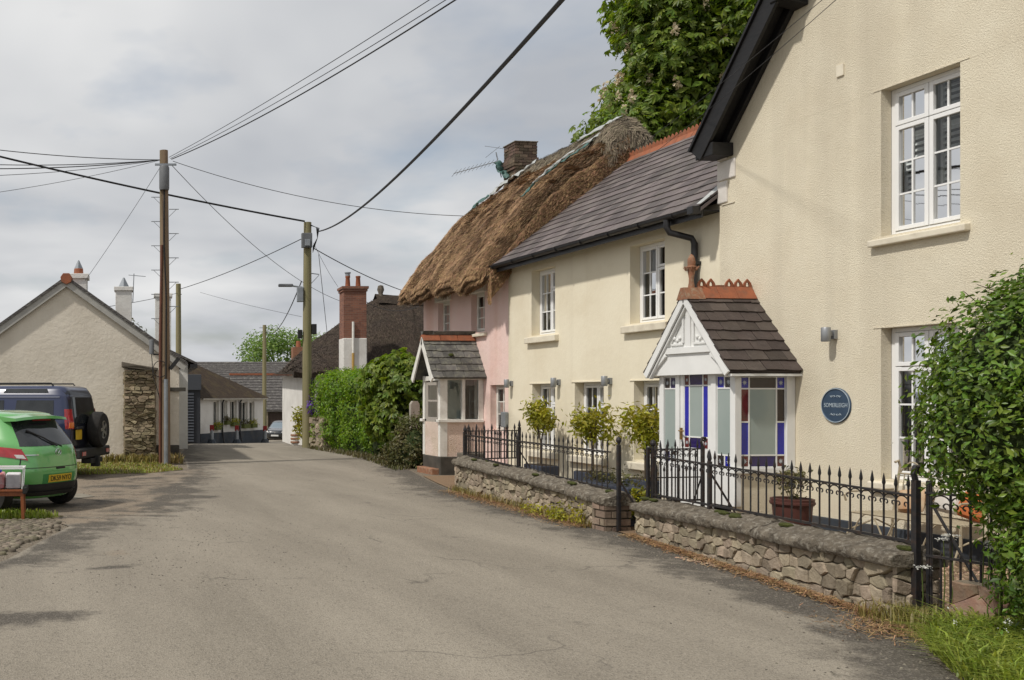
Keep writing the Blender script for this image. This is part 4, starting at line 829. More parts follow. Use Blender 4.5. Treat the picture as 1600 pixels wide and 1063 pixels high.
for k in range(n + 1): lc.v += [(QX + .62 + (F3 - .18 - QX - .62) * k / n, QY0 + .09 + .012 * math.sin(k * 2.2), z) for z in (1.2, 2.03)]
lc.f += [(2 * k, 2 * k + 2, 2 * k + 3, 2 * k + 1) for k in range(n)]; put(lc, 'net_curtain', M['curtain'], pp)
dr = put(MB().box(QX + .03, QX + .07, QY0 + .14, QY0 + .22, .16, 2.0).box(QX + .03, QX + .07, QY1 - .22, QY1 - .12, .16, 2.0).box(QX + .03, QX + .07, QY0 + .22, QY1 - .22, 1.92, 2.0).box(QX + .03, QX + .07, QY0 + .22, QY1 - .22, 1.56, 1.60).box(QX + .03, QX + .07, QY0 + .22, QY1 - .22, .16, 1.22)
         .box(QX + .022, QX + .03, QY0 + .27, QYC - .03, .26, 1.08).box(QX + .022, QX + .03, QYC + .03, QY1 - .27, .26, 1.08), 'door', mat('grey_door', (.40, .365, .32), (.33, .30, .26), rough=.7, coord='pos', scale=5, stretch=(4, 4, .5)), pp, bevel=.004)
for a, b in ((1.22, 1.56), (1.60, 1.92)): MB().quad((QX + .05, QY0 + .22, a), (QX + .05, QY1 - .22, a), (QX + .05, QY1 - .22, b), (QX + .05, QY0 + .22, b)).build('pane', M['glass'], dr)
MB().lathe([(.001, 0), (.02, .004), (.026, .03), (.016, .05), (.001, .055)], (0, 0, 0), 10).xf(Matrix.Translation((QX + .03, QY0 + .18, 1.15)) @ Matrix.Rotation(-R(90), 4, 'Y')).build('knob', M['black'], dr, True)
put(MB().box(QX - .16, QX + .1, QY0 + .05, QY1 - .05, -.05, .12), 'step', M['terracotta_old'], pp, bevel=.015)
EYq = .13; ezq = 2.07; slq = (QRZ - ezq) / (QYC - QY0 + EYq); XQ = QX - .22
for s in (-1, 1):
    ye = QYC + s * (QYC - QY0 + EYq); n = Vector((0, s * slq, 1)).normalized(); u = Vector((0, -s, slq)).normalized(); ln = math.hypot(QYC - QY0 + EYq, QRZ - ezq); e0 = Vector((XQ + .03, ye, ezq))
    rf = put(MB().prism([e0, e0 + u * ln, e0 + u * ln - n * .035, e0 - n * .035], (F3 - .002 - XQ - .03, 0, 0)), 'roof', M['slate_lichen'], pp)
    lay_slates(rf, (XQ + .005, ye, ezq), (1, 0, 0), u, F3 - .005 - XQ, ln - .02, (F3 - .005 - XQ) / 5, .175, M['slate_lichen'], th=.010, seed=6 + s)
    o0 = e0 + Vector((-.035, 0, 0)); put(MB().prism([o0 - n * .0, o0 + u * ln, o0 + u * (ln - .1) - n * .11, o0 - n * .13 - u * .02], (.033, 0, 0)), 'barge_board', M['oldwhite'], pp)
put(MB().prism([(QX + .1, QY0 + .02, 2.13), (QX + .1, QYC, QRZ - .1), (QX + .1, QY1 - .02, 2.13)], (.03, 0, 0)), 'gable_infill', M['blackwood'], pp)
for k in range(3):
    Lk = (F3 - .01 - XQ) / 3; t_ = MB().prism([(XQ + Lk * k + .004, QYC - .12, QRZ - .08), (XQ + Lk * k + .004, QYC - .05, QRZ + .05), (XQ + Lk * k + .004, QYC + .05, QRZ + .05), (XQ + Lk * k + .004, QYC + .12, QRZ - .08), (XQ + Lk * k + .004, QYC + .10, QRZ - .09), (XQ + Lk * k + .004, QYC, QRZ + .01), (XQ + Lk * k + .004, QYC - .10, QRZ - .09)], (Lk - .012, 0, 0)); put(t_, 'ridge_tile', M['terracotta'], pp, bevel=.006)
put(MB().lathe([(.001, -.02), (.06, 0), (.055, .03), (.03, .05), (.001, .055)], (QX + .32, QYC - .30, QRZ - .42), 10), 'moss_tuft', M['moss'], pp, True)
# ------------------------------------------------------------------ wall fittings
lamp = thing('wall_lamp', 'grey cylinder wall lamp above the round blue plaque', 'lamp', (F1, 10.35, 2.43), group='wall lamps')
MB().box(-.045, 0, -.035, .035, -.055, .055).build('wall_plate', M['lampgrey'], lamp, bevel=.004)
MB().box(-.085, -.04, -.018, .018, -.02, .03).build('arm', M['lampgrey'], lamp)
MB().lathe([(.001, -.085), (.046, -.085), (.05, -.08), (.05, .08), (.046, .085), (.001, .085)], (-.125, 0, 0), 18).build('lamp_body', M['lampgrey'], lamp, True)
for y, x, lab in ((18.26, F2, 'grey cylinder wall lamp at the join of pink and cream walls'), (16.5, F2, 'grey cylinder wall lamp between the left and middle ground floor windows of the cream cottage'), (14.92, F2, 'grey cylinder wall lamp between the middle ground floor window and the glazed porch')):
    c = dup(lamp, None, (x, y, 1.94)); tag(c, lab)
pq = thing('name_plaque', 'round blue house name plaque reading SOMERLEIGH on the cream wall', 'plaque', (F1, 10.33, 1.58))
MB().lathe([(.001, 0), (.21, 0), (.212, .012), (.205, .02), (.196, .02), (.192, .013), (.001, .013)], (0, 0, 0), 48).xf(Matrix.Rotation(-R(90), 4, 'Y')).build('disc', M['plaque'], pq, True)
MB().lathe([(.197, .021), (.205, .021), (.205, .0235), (.197, .0235)], (0, 0, 0), 48).xf(Matrix.Rotation(-R(90), 4, 'Y')).build('rim', M['plaque_text'], pq, True)
def text(body, size, m, parent, loc, rot, sx=1.0, ext=.001):
    cu = bpy.data.curves.new('lettering', 'FONT'); cu.body = body; cu.size = size; cu.align_x = 'CENTER'; cu.align_y = 'CENTER'; cu.extrude = ext; cu.materials.append(m)
    tmp = bpy.data.objects.new('lettering', cu); COL.objects.link(tmp); bpy.context.view_layer.update(); me = bpy.data.meshes.new_from_object(tmp.evaluated_get(bpy.context.evaluated_depsgraph_get())); bpy.data.objects.remove(tmp)
    me.transform(Matrix.LocRotScale(Vector(loc), Matrix.Rotation(rot[2], 3, 'Z') @ Matrix.Rotation(rot[0], 3, 'X'), Vector((sx, 1, 1)))); o = obj('lettering', me, m, parent); return o
text('SOMERLEIGH', .072, M['plaque_text'], pq, (-.0155, 0, .0), (R(90), 0, R(-90)), .80)
for zc_, sg in ((.105, 1), (-.105, -1)):
    mb = MB()
    for s in (-1, 1):
        for (cy_, cz_, r0, tt) in ((.028, .0, .016, 1), (.062, .006, .013, -1)):
            mb.tube([(-.016, s * (cy_ + math.cos(a) * r0 * (1 - k / 16)), zc_ + sg * (cz_ + tt * math.sin(a) * r0 * (1 - k / 16))) for k, a in enumerate(np.linspace(0, 4.6, 10))], .0026, 5)
        mb.tube([(-.016, s * .005, zc_), (-.016, s * .02, zc_ + sg * .014), (-.016, s * .045, zc_ + sg * .010), (-.016, s * .06, zc_ + sg * -.01), (-.016, s * .08, zc_ + sg * .012)], .0026, 5)
    mb.build('scrollwork', M['plaque_text'], pq)
mbx = thing('meter_box', 'small grey meter box on the pink wall beside the low window', 'meter box', (F3, 18.5, 1.2))
MB().box(-.09, -.0, -.09, .09, -.16, .16).build('case', M['galv'], mbx, bevel=.02); MB().tube([(-.05, 0, -.16), (-.05, 0, -.5), (-.03, .02, -.9)], .012).build('pipe', M['galv'], mbx)
# ------------------------------------------------------------------ rubble walls
def clip(poly, p, n):
    out = []
    for i in range(len(poly)):
        a, b = poly[i], poly[(i + 1) % len(poly)]; da = (a[0] - p[0]) * n[0] + (a[1] - p[1]) * n[1]; db = (b[0] - p[0]) * n[0] + (b[1] - p[1]) * n[1]
        if da <= 0: out.append(a)
        if da * db < 0: t = da / (da - db); out.append((a[0] + (b[0] - a[0]) * t, a[1] + (b[1] - a[1]) * t))
    return out
def cells(L_, H_, sw, sh, seed, top=None):
    r = random.Random(seed); S = []; row = 0; z = sh * .5
    while z < H_ + sh * .3:
        s = r.uniform(0, sw)
        while s < L_ + sw * .3:
            S.append((s, z + r.uniform(-.26, .26) * sh)); s += sw * r.choice((.5, .7, .9, 1.1, 1.35, 1.7))
        z += sh * r.uniform(.75, 1.2)
    out = []; k = sw / sh
    for i, (a, b) in enumerate(S):
        poly = [(0, 0), (L_, 0), (L_, H_), (0, H_)]
        for j, (c, d) in enumerate(S):
            if i == j or abs(a - c) > sw * 4 or abs(b - d) > sh * 4: continue
            dx, dz = c - a, (d - b) * k * k       # anisotropic metric: flatter stones
            poly = clip(poly, ((a + c) / 2, (b + d) / 2), (dx, dz))
            if len(poly) < 3: break
        if len(poly) >= 3: out.append(poly)
    return out
def stone(mb, poly, f, gap, depth, r):
    """f(s, z, d) -> 3D; a faced stone standing depth proud of its joint"""
    c = (sum(p[0] for p in poly) / len(poly), sum(p[1] for p in poly) / len(poly))
    P = []
    for i, p in enumerate(poly):
        q = poly[(i + 1) % len(poly)]; P.append(p)
        if math.hypot(q[0] - p[0], q[1] - p[1]) > .09: P.append(((p[0] + q[0]) / 2 + r.uniform(-.008, .008), (p[1] + q[1]) / 2 + r.uniform(-.008, .008)))
    def ins(p, g):
        dx, dz = c[0] - p[0], c[1] - p[1]; l = math.hypot(dx, dz) or 1; g = min(g, l * .6); return (p[0] + dx / l * g, p[1] + dz / l * g)
    n = len(P); tx, tz = r.uniform(-.12, .12), r.uniform(-.12, .12); dd = depth * r.uniform(.5, 1.3)
    ring0 = [f(*ins(p, gap), 0) for p in P]; ring1 = [f(*ins(p, gap + .003), dd * .8) for p in P]
    ring2 = [f(*ins(p, gap + .011), dd + (p[0] - c[0]) * tx + (p[1] - c[1]) * tz) for p in P]
    mb.add(ring0 + ring1 + ring2, [(i, (i + 1) % n, n + (i + 1) % n, n + i) for i in range(n)] + [(n + i, n + (i + 1) % n, 2 * n + (i + 1) % n, 2 * n + i) for i in range(n)] + [tuple(range(2 * n, 3 * n))])
def garden_wall(name, label, A, B, h0, h1, thick, seed, sw=.17, sh=.10, m='stone', cs=-.06):
    A, B = Vector((*A, 0)), Vector((*B, 0)); d = (B - A); L_ = d.length; d.normalize(); nrm = Vector((-d.y, d.x, 0)); nrm = nrm if nrm.x < 0 else -nrm
    root = thing(name, label, 'wall', (A + B) / 2); H = max(h0, h1); r = random.Random(seed)
    ht = lambda s: h0 + (h1 - h0) * s / L_
    f = lambda s, z, dd: A + d * s + nrm * (dd - .03) + Vector((0, 0, z / H * (ht(s) + .12) - .12))
    core = [A - nrm * thick, B - nrm * thick, B - nrm * .025, A - nrm * .025]
    mb = MB().add([p + Vector((0, 0, -.15)) for p in core] + [core[0] + Vector((0, 0, h0)), core[1] + Vector((0, 0, h1)), core[2] + Vector((0, 0, h1)), core[3] + Vector((0, 0, h0))], [(0, 1, 2, 3), (4, 5, 6, 7), (0, 1, 5, 4), (1, 2, 6, 5), (2, 3, 7, 6), (3, 0, 4, 7)])
    put(mb, 'core', M['mortar'], root)
    for poly in cells(L_, H, sw, sh, seed):
        mb = MB(); stone(mb, poly, f, .003, .042, r); put(mb, 'stone', M[m], root)
    # end faces
    for E0, dd_, hh in ((A, -d, h0), (B, d, h1)):
        fe = lambda s, z, q, E0=E0, dd_=dd_, hh=hh: E0 - nrm * s + dd_ * (q - .0) + Vector((0, 0, z - .1))
        for poly in cells(thick, hh + .1, sw * .9, sh * 1.2, seed + 5):
            mb = MB(); stone(mb, poly, fe, .004, .03, r); put(mb, 'stone', M[m], root)
    # rough coping in lengths
    s = cs; k = 0
    while s < L_ - .1:
        e = min(s + r.uniform(.7, 1.15), L_ + .06)
        if L_ - e < .3: e = L_ + .06
        mb = MB(); prof = [(.0, -.02), (.050, -.02), (.066, .0), (.070, .035), (.058, .062), (.030, .078), (-.02, .094), (-.07, .108), (-.12, .122), (-.17, .136), (-.22, .140), (-.27, .132), (-.33, .11), (-.37, .06), (-.37, -.02)]; nseg = max(8, int((e - s) / .04)); nq = len(prof); off = r.uniform(-.012, .012)
        for q in range(nseg + 1):
            ss = s + .006 + (e - s - .012) * q / nseg; end = .02 if q in (0, nseg) else 0
            for (o, z) in prof:
                p = A + d * ss + nrm * o + Vector((0, 0, ht(ss) + z + off)); v = mn.noise(p * 4.0) * .014 + mn.noise(p * 13) * .016 + mn.noise(p * 31) * .016
                mb.v.append(tuple(p + nrm * (v * .9 - (end if o > 0 else 0)) + Vector((0, 0, (v if z > 0 else v * .5) - (end if z > .05 else 0)))))
        mb.f += [(q * nq + i, q * nq + (i + 1) % nq, (q + 1) * nq + (i + 1) % nq, (q + 1) * nq + i) for q in range(nseg) for i in range(nq)] + [tuple(range(nq)), tuple(range(nseg * nq, (nseg + 1) * nq))]
        put(mb, 'coping', M['coping'], root, True)
        for q in range(r.randint(1, 2)):            # cushions of moss near the railing foot
            ss = r.uniform(s, e); p = A + d * ss - nrm * r.uniform(.06, .22) + Vector((0, 0, ht(ss) + .122)); mm = MB().lathe([(.001, -.02), (.042, -.01), (.045, .006), (.03, .018), (.001, .022)], (0, 0, 0), 9); mm.v = [(v[0] * (1 + .5 * mn.noise(Vector((v[0] * 30, v[1] * 30, q)))), v[1] * 1.6 * (1 + .5 * mn.noise(Vector((v[1] * 30, q, v[0] * 30)))), v[2]) for v in mm.v]
            mm.xf(Matrix.Translation(p)); put(mm, 'moss_cushion', M['moss'], root, True)
        s = e; k += 1
    return root
WA, WB = (6.46, 6.52), (7.19, 10.72); VA, VB = (7.08, 11.38), (7.36, 16.1)
wall_near = garden_wall('garden_wall', 'low rubble stone garden wall in front of the glazed porch', WA, WB, .41, .33, .34, 11, .135, .08)
wall_far = garden_wall('garden_wall', 'low rubble garden wall with weeds in front of the slate cottage', VA, VB, .36, .50, .32, 12, .135, .082, cs=-.28)
# brick end of the farther wall
be = put(MB().box(7.06, 7.36, 11.14, 11.37, -.1, .345), 'pier', M['mortar'], wall_far)
bricks(be, 7.03, 7.39, 11.11, 11.38, -.04, 4, .20, .098, .12, M['brick_pier'], gap=.02)
# ------------------------------------------------------------------ iron railings
def spear(mb, p, z0, z1, r=.0075, tip=.095, wide=.018):
    x, y = p.x, p.y; mb.tube([(x, y, z0), (x, y, z1 - tip)], r, 6)
    mb.tube([(x, y, z1 - tip), (x, y, z1 - tip * .8), (x, y, z1 - tip * .55), (x, y, z1)], [r, wide * .75, wide * .62, .002], 6)
def scroll_arch(mb, a, b, z, curl=.022, r=.0055, drop=.05):
    a, b = Vector(a), Vector(b); c = (a + b) / 2; h = (b - a) / 2; P = []
    P += [c - h * math.cos(t) + Vector((0, 0, z - drop + math.sin(t) * (drop - .004))) for t in np.linspace(0, math.pi, 9)]
    mb.tube(P, r, 5, False); u = h.normalized()
    for e, s in ((a, 1), (b, -1)):
        C0 = e + u * s * (curl + .004) + Vector((0, 0, z - drop - curl * .9))
        mb.tube([C0 + (-u * s * math.cos(t) + Vector((0, 0, math.sin(t) * 1))) * curl * (1 - .09 * t) for t in np.linspace(-.3 + math.pi * .0, 4.6, 11)][::1], r, 5, False)
def railing(name, label, A, B, zb, zt, n, tipz=.15, scroll=True, m='iron', cat='railing', bar_r=.0075):
    A, B = Vector((A[0], A[1], 0)), Vector((B[0], B[1], 0)); root = thing(name, label, cat, (A + B) / 2 + Vector((0, 0, zb[0])))
    z_at = lambda t, z: z[0] + (z[1] - z[0]) * t
    put(MB().beam(A + Vector((0, 0, zt[0])), B + Vector((0, 0, zt[1])), .030, .016), 'top_rail', M[m], root); put(MB().beam(A + Vector((0, 0, zb[0])), B + Vector((0, 0, zb[1])), .026, .022), 'bottom_rail', M[m], root)
    pts = []
    for k in range(n):
        t = (k + .5) / n; p = A.lerp(B, t); pts.append((p, t)); mb = MB(); spear(mb, p, z_at(t, zb), z_at(t, zt) + tipz + random.uniform(-.006, .006), bar_r); q = put(mb, 'bar', M[m], root)
    if scroll:
        for (p, t), (q, u) in zip(pts, pts[1:]): mb = MB(); scroll_arch(mb, p, q, z_at((t + u) / 2, zt) - .008); put(mb, 'scroll', M[m], root)
    return root
def post(root, x, y, z0, z1, r=.024, top='ball', m='iron'):
    mb = MB().box(x - r, x + r, y - r, y + r, z0, z1)
    if top == 'ball': mb.lathe([(.001, 0), (r * .8, .004), (r * .7, .02), (r * 1.5, .045), (r * 1.6, .065), (r * 1.2, .09), (.001, .105)], (x, y, z1), 12)
    if top == 'spear': mb.tube([(x, y, z1), (x, y, z1 + .03), (x, y, z1 + .06), (x, y, z1 + .13)], [r * .7, r * 1.2, r * 1.0, .003], 8)
    if top == 'curl': mb.tube([(x, y, z1 - .02), (x - .02, y, z1 + .05), (x - .005, y, z1 + .10), (x + .03, y, z1 + .10), (x + .04, y, z1 + .07), (x + .015, y, z1 + .06)], r * .95, 8)
    return put(mb, 'post', M[m], root, bevel=.003)
dn = (Vector((*WB, 0)) - Vector((*WA, 0))).normalized(); nb = Vector((dn.y, -dn.x, 0)) * .20
RA = Vector((*WA, 0)) + nb; RB = Vector((*WB, 0)) + nb
rn = railing('iron_railing', 'black iron spearhead railing on the garden wall before the glazed porch', RA + dn * .05, RB, (.575, .50), (.93, .97), 32, .15)
post(rn, RB.x, RB.y, .0, 1.06, .021); mid_p = RA.lerp(RB, .70); post(rn, mid_p.x, mid_p.y, .45, .99, .018, 'spear')
put(MB().beam(mid_p + Vector((0, 0, .88)), mid_p + Vector((.30, -.12, .30)), .018, .018), 'brace', M['iron'], rn)
df = (Vector((*VB, 0)) - Vector((*VA, 0))).normalized(); nf = Vector((df.y, -df.x, 0)) * .19; FA = Vector((*VA, 0)) + nf; FB = Vector((*VB, 0)) + nf
rf_ = railing('iron_railing', 'rusty black spear railing on the farther garden wall before the slate cottage', FA, FB, (.50, .645), (.975, 1.0), 37, .15)
post(rf_, 7.20, 11.08, .0, 1.08, .021); post(rf_, FB.x, FB.y + .03, .5, 1.05, .028, 'spear'); mp_ = FA.lerp(FB, .56); post(rf_, mp_.x, mp_.y, .5, 1.0, .018, 'spear')
put(MB().beam(mp_ + Vector((0, 0, .88)), mp_ + Vector((.32, -.12, .30)), .018, .018), 'brace', M['iron'], rf_)
put(MB().beam((7.22, 11.08, .62), (7.55, 10.95, .02), .020, .020), 'brace', M['iron'], rf_)
rt = railing('side_railing', 'short iron railing running back from the far post to the pink cottage', (FB.x + .02, FB.y + .08), (8.70, 16.40), (.56, .56), (1.06, 1.06), 13, .02, False)
for k in range(7):
    p = Vector((FB.x + .02, FB.y + .08, 0)).lerp(Vector((8.70, 16.40, 0)), (k + .5) / 7); mb = MB(); spear(mb, p, .56, 1.19, .012, .10, .026); put(mb, 'standard', M['iron'], rt)
post(rt, 8.72, 16.40, .0, 1.12, .022, 'spear'); put(MB().beam((FB.x + .03, FB.y + .08, .68), (8.68, 16.40, .68), .02, .014), 'middle_rail', M['iron'], rt)
og = railing('open_gate', 'open iron garden gate standing ajar between the two stone walls', (7.36, 10.72), (8.07, 10.76), (.42, .42), (1.045, 1.045), 7, .115)
put(MB().beam((7.36, 10.72, .70), (8.07, 10.76, .70), .020, .014), 'middle_rail', M['iron'], og)
for k in range(6): p = Vector((7.36, 10.72, 0)).lerp(Vector((8.07, 10.76, 0)), (k + 1) / 7); mb = MB(); spear(mb, p, .42, .86, .007, .09, .018); put(mb, 'dog_bar', M['iron'], og)
post(og, 8.09, 10.76, .30, 1.08, .018, 'curl'); post(og, 7.34, 10.715, .30, 1.07, .018, None); put(MB().beam((8.08, 10.76, .72), (7.98, 10.8, .34), .014, .014), 'brace', M['iron'], og)
# gate at the near end
GA, GB = Vector((6.62, 6.40, 0)), Vector((6.80, 5.50, 0)); ng = thing('garden_gate', 'black iron garden gate with close lower bars beside the clipped hedge', 'gate', (6.7, 5.95, 0))
for z, h in ((.97, .018), (.50, .018), (.04, .03)): put(MB().beam(GA + Vector((0, 0, z)), GB + Vector((0, 0, z)), .026, h), 'rail', M['iron'], ng)
for k in range(14):
    p = GA.lerp(GB, (k + .6) / 14.2); tall = k % 2 == 0; mb = MB()
    if tall: spear(mb, p, .04, 1.12, .0085)
    else: spear(mb, p, .04, .54, .008, .04, .010)
    put(mb, 'bar', M['iron'], ng)
for k in range(0, 12, 2): p, q = GA.lerp(GB, (k + .6) / 14.2), GA.lerp(GB, (k + 2.6) / 14.2); mb = MB(); scroll_arch(mb, p, q, .96, .026, .006, .06); put(mb, 'scroll', M['iron'], ng)
put(MB().beam(GA + Vector((.01, 0, .95)), GB.lerp(GA, .45) + Vector((.01, 0, .05)), .022, .010), 'brace', M['iron'], ng)
post(ng, GA.x - .03, GA.y + .05, -.05, 1.06, .022, 'curl'); post(ng, GA.x + .012, GA.y - .015, -.0, 1.06, .014, None); post(ng, GB.x, GB.y, -.05, 1.0, .024, 'ball')
put(MB().beam((GA.x, GA.y, .012), (GB.x, GB.y, .012), .12, .03), 'threshold', M['coping'], ng)
# ------------------------------------------------------------------ foliage
def leaves(name, C, N, size, m, parent=None, kind=True, aspect=.45, fold=.25, up=.35, sv=.35, palm=0, droop=0.0, jit=.55):
    """C: (n,3) leaf positions, N: (n,3) outward directions; every leaf a folded blade (or a hand of blades)"""
    C = np.asarray(C, float); N = np.asarray(N, float); n = len(C); rg = np.random.default_rng(abs(hash(name)) % 1000 if False else len(C))
    D = N + rg.normal(0, jit, (n, 3)); D[:, 2] += up; D /= np.linalg.norm(D, axis=1)[:, None] + 1e-9          # leaf normals
    T = rg.normal(0, 1, (n, 3)) + N * .5; T[:, 2] -= droop; T -= D * (T * D).sum(1)[:, None]; T /= np.linalg.norm(T, axis=1)[:, None] + 1e-9
    B_ = np.cross(D, T); S = size * (1 + rg.uniform(-sv, sv, n))[:, None]
    Vs, Fs = [], []; K = palm or 1
    for k in range(K):
        a = 0 if K == 1 else (k - (K - 1) / 2) * (2.2 / (K - 1) * 1.15); sc_ = 1 if K == 1 else (1 - .28 * abs(k - (K - 1) / 2) / ((K - 1) / 2))
        t = T * math.cos(a) + B_ * math.sin(a); b = B_ * math.cos(a) - T * math.sin(a); s = S * sc_; t2 = t - D * (.25 if K > 1 else 0)
        base = C; mid_ = C + t2 * s * .55; l = mid_ + b * s * aspect * .5 + D * s * fold * .2; r = mid_ - b * s * aspect * .5 + D * s * fold * .2; tip = C + t2 * s - D * s * .12
        Vs.append(np.stack([base, r, tip, l], 1))
    V = np.concatenate(Vs, 1).reshape(-1, 3); idx = np.arange(n * K) * 4; F = np.concatenate([np.stack([idx, idx + 1, idx + 2], 1), np.stack([idx, idx + 2, idx + 3], 1)])
    o = npmesh(name, V, F, m, parent)
    if kind: tag(o, kind='stuff')
    return o
def shell(blobs, n, seed, inner=.55, tuft=0, tr=.2):
    """points through the outer part of a cloud of ellipsoids, gathered in tufts"""
    rg = np.random.default_rng(seed); vol = np.array([b[1][0] * b[1][1] + b[1][1] * b[1][2] + b[1][0] * b[1][2] for b in blobs]); vol /= vol.sum()
    m_ = max(1, n // tuft) if tuft else n; idx = rg.choice(len(blobs), m_, p=vol); d = rg.normal(0, 1, (m_, 3)); d /= np.linalg.norm(d, axis=1)[:, None]
    rad = inner + (1.02 - inner) * rg.uniform(0, 1, m_) ** .55; c = np.array([b[0] for b in blobs])[idx]; r = np.array([b[1] for b in blobs])[idx]
    P = c + d * r * rad[:, None]
    for b in blobs:                              # drop what lies deep inside another blob
        q = np.linalg.norm((P - np.array(b[0])) / np.array(b[1]), axis=1); keep = q > inner * .92; P, d = P[keep], d[keep]
    if tuft:
        P = np.repeat(P, tuft, 0) + rg.normal(0, tr, (len(P) * tuft, 3)); d = np.repeat(d, tuft, 0)
    return P, d
bay_at = [(9.05, 16.25, 'leftmost potted bay shrub in front of the slate cottage'), (9.05, 14.62, 'broad golden green potted bay shrub, middle of the three along the cottage wall'), (9.05, 13.27, 'potted bay shrub half hidden behind the left side of the glazed porch')]
for k, (x, y, lab) in enumerate(bay_at):
    t_ = thing('potted_bay', lab, 'shrub', (x, y, 0), group='potted bays along the cottage wall'); rg = random.Random(k)
    bl = [((rg.uniform(-.17, .17), rg.uniform(-.19, .19), 1.29 + rg.uniform(-.19, .19)), (.13, .14, .13)) for _ in range(10)]
    if k == 1: bl = [((p[0] * 1.05, p[1] * 1.3, p[2] - .01), r) for p, r in bl]
    P, d = shell(bl, 950, k, .25, 5, .07); leaves('foliage', P, d, .095, M['bay'], t_, aspect=.36)
    for q in range(3): MB().tube([(.02 * q - .02, .03 * q - .03, .42), (.03 * q - .03, .05 * q - .05, .85), (rg.uniform(-.12, .12), rg.uniform(-.18, .18), 1.3)], [.016, .013, .006], 6).build('stem', M['bark'], t_)
    MB().box(-.17, .17, -.30, .30, .0, .44).build('planter', M['trough'], t_, bevel=.012); MB().box(-.15, .15, -.28, .28, .425, .447).build('soil', M['soil'], t_)
# trough behind the farther railing, stone trough by the pink porch
tr_ = thing('stone_trough', 'square grey stone trough on the wall end by the pink porch', 'planter', (8.0, 16.85, 0)); MB().box(-.2, .2, -.16, .16, .38, .63).box(-.17, .17, -.13, .13, 0, .38).build('basin', M['trough_stone'], tr_, bevel=.02)
bt = thing('planter_trough', 'dark blue grey planter trough behind the farther railing near its right end', 'planter', (7.75, 12.0, 0)); MB().box(-.18, .18, -.55, .55, .0, .50).build('basin', M['trough'], bt, bevel=.012)
P, d = shell([((0, q * .16 - .45, .55), (.12, .12, .12)) for q in range(7)], 260, 3, .2, 5, .04); leaves('foliage', P, d, .07, M['shrub'], bt)
pot = thing('flower_pot', 'round brown plant pot with straggly plant below the side window of the porch', 'plant pot', (8.72, 10.10, 0))
MB().lathe([(.001, .0), (.16, .0), (.185, .20), (.20, .42), (.215, .425), (.22, .50), (.20, .505), (.19, .46), (.001, .45)], (0, 0, 0), 26).build('pot', M['pot'], pot, True)
MB().lathe([(.21, .435), (.226, .44), (.226, .465), (.213, .47)], (0, 0, 0), 26).build('rim_band', M['pot'], pot, True)
P, d = shell([((.04 * math.cos(q * 2), .08 * math.sin(q * 2.4), .66 + .05 * (q % 3)), (.12, .13, .12)) for q in range(5)], 260, 8, .1, 4, .05); leaves('foliage', P, d, .06, M['shrub'], pot)
for q in range(5): MB().tube([(0, 0, .37), (.05 * math.cos(q * 1.4), .05 * math.sin(q * 1.4), .55), (.13 * math.cos(q * 1.4), .13 * math.sin(q * 1.4), .72)], [.006, .004, .002], 5).build('stem', M['bark'], pot)
# wire bench with cushions
bn = thing('wire_bench', 'beige wrought wire garden bench below the ground floor window', 'bench', (9.05, 8.72, 0))
BY0, BY1, BXb, BXf = -.62, .62, .22, -.30
fr = MB()
for y in (BY0, BY1):
    fr.tube([(BXf, y, 0), (BXf, y, .44)], .013, 6); fr.tube([(BXb - .05, y, 0), (BXb, y, .44), (BXb + .08, y, .93), (BXb + .06, y, .99), (BXb + .02, y, .97)], .013, 6)
    fr.tube([(BXf - .05, y, .56), (BXf - .07, y, .62), (BXf, y, .66), (BXb, y, .68)], .011, 6); fr.tube([(BXf - .1, y, .02), (BXf - .02, y, .25), (.0, y, .36), (BXb + .02, y, .25), (BXb, y, .02)], .009, 6)
fr.tube([(BXf, BY0, .44), (BXf, BY1, .44)], .013, 6).tube([(BXb, BY0, .44), (BXb, BY1, .44)], .013, 6).tube([(BXb + .07, BY0, .85), (BXb + .07, BY1, .85)], .011, 6).tube([(BXb + .02, BY0, .55), (BXb + .02, BY1, .55)], .011, 6)
put_ = lambda mb, n_, m_, root: mb.build(n_, m_, root)
put_(fr, 'frame', M['bench'], bn)
for k in range(4):
    c0 = BY0 + .31 * k; mb = MB().tube([(BXb + .075, c0 + .31 * t, .85 + .13 * math.sin(math.pi * t)) for t in np.linspace(0, 1, 9)], .008, 5)
    mb.tube([(BXb + .078, c0 + .155 + math.cos(a) * .04 * (1 - a / 9), .90 + math.sin(a) * .04 * (1 - a / 9)) for a in np.linspace(0, 5.5, 12)], .006, 5); mb.build('back_scroll', M['bench'], bn)
for k in range(9): y = BY0 + .07 + k * .138; MB().tube([(BXb + .02, y, .55), (BXb + .07, y, .85)], .006, 5).build('back_bar', M['bench'], bn)
for k in range(12): x = BXf + .04 * k + .02; MB().tube([(x, BY0, .445), (x, BY1, .445)], .006, 5).build('seat_wire', M['bench'], bn)
for s in range(3):
    y0 = BY0 + .41 * s; MB().tube([(BXf, y0 + .41 * t, .44 - .26 * (1 - abs(2 * t - 1)) ** .5 * 0 - .30 * abs(2 * t - 1) ** 2) for t in np.linspace(0, 1, 11)], .008, 5).build('apron_arch', M['bench'], bn)
M['cushion_beige'] = mat('cushion_beige', (.50, .40, .27), (.46, .26, .14), scale=7, rough=.95)
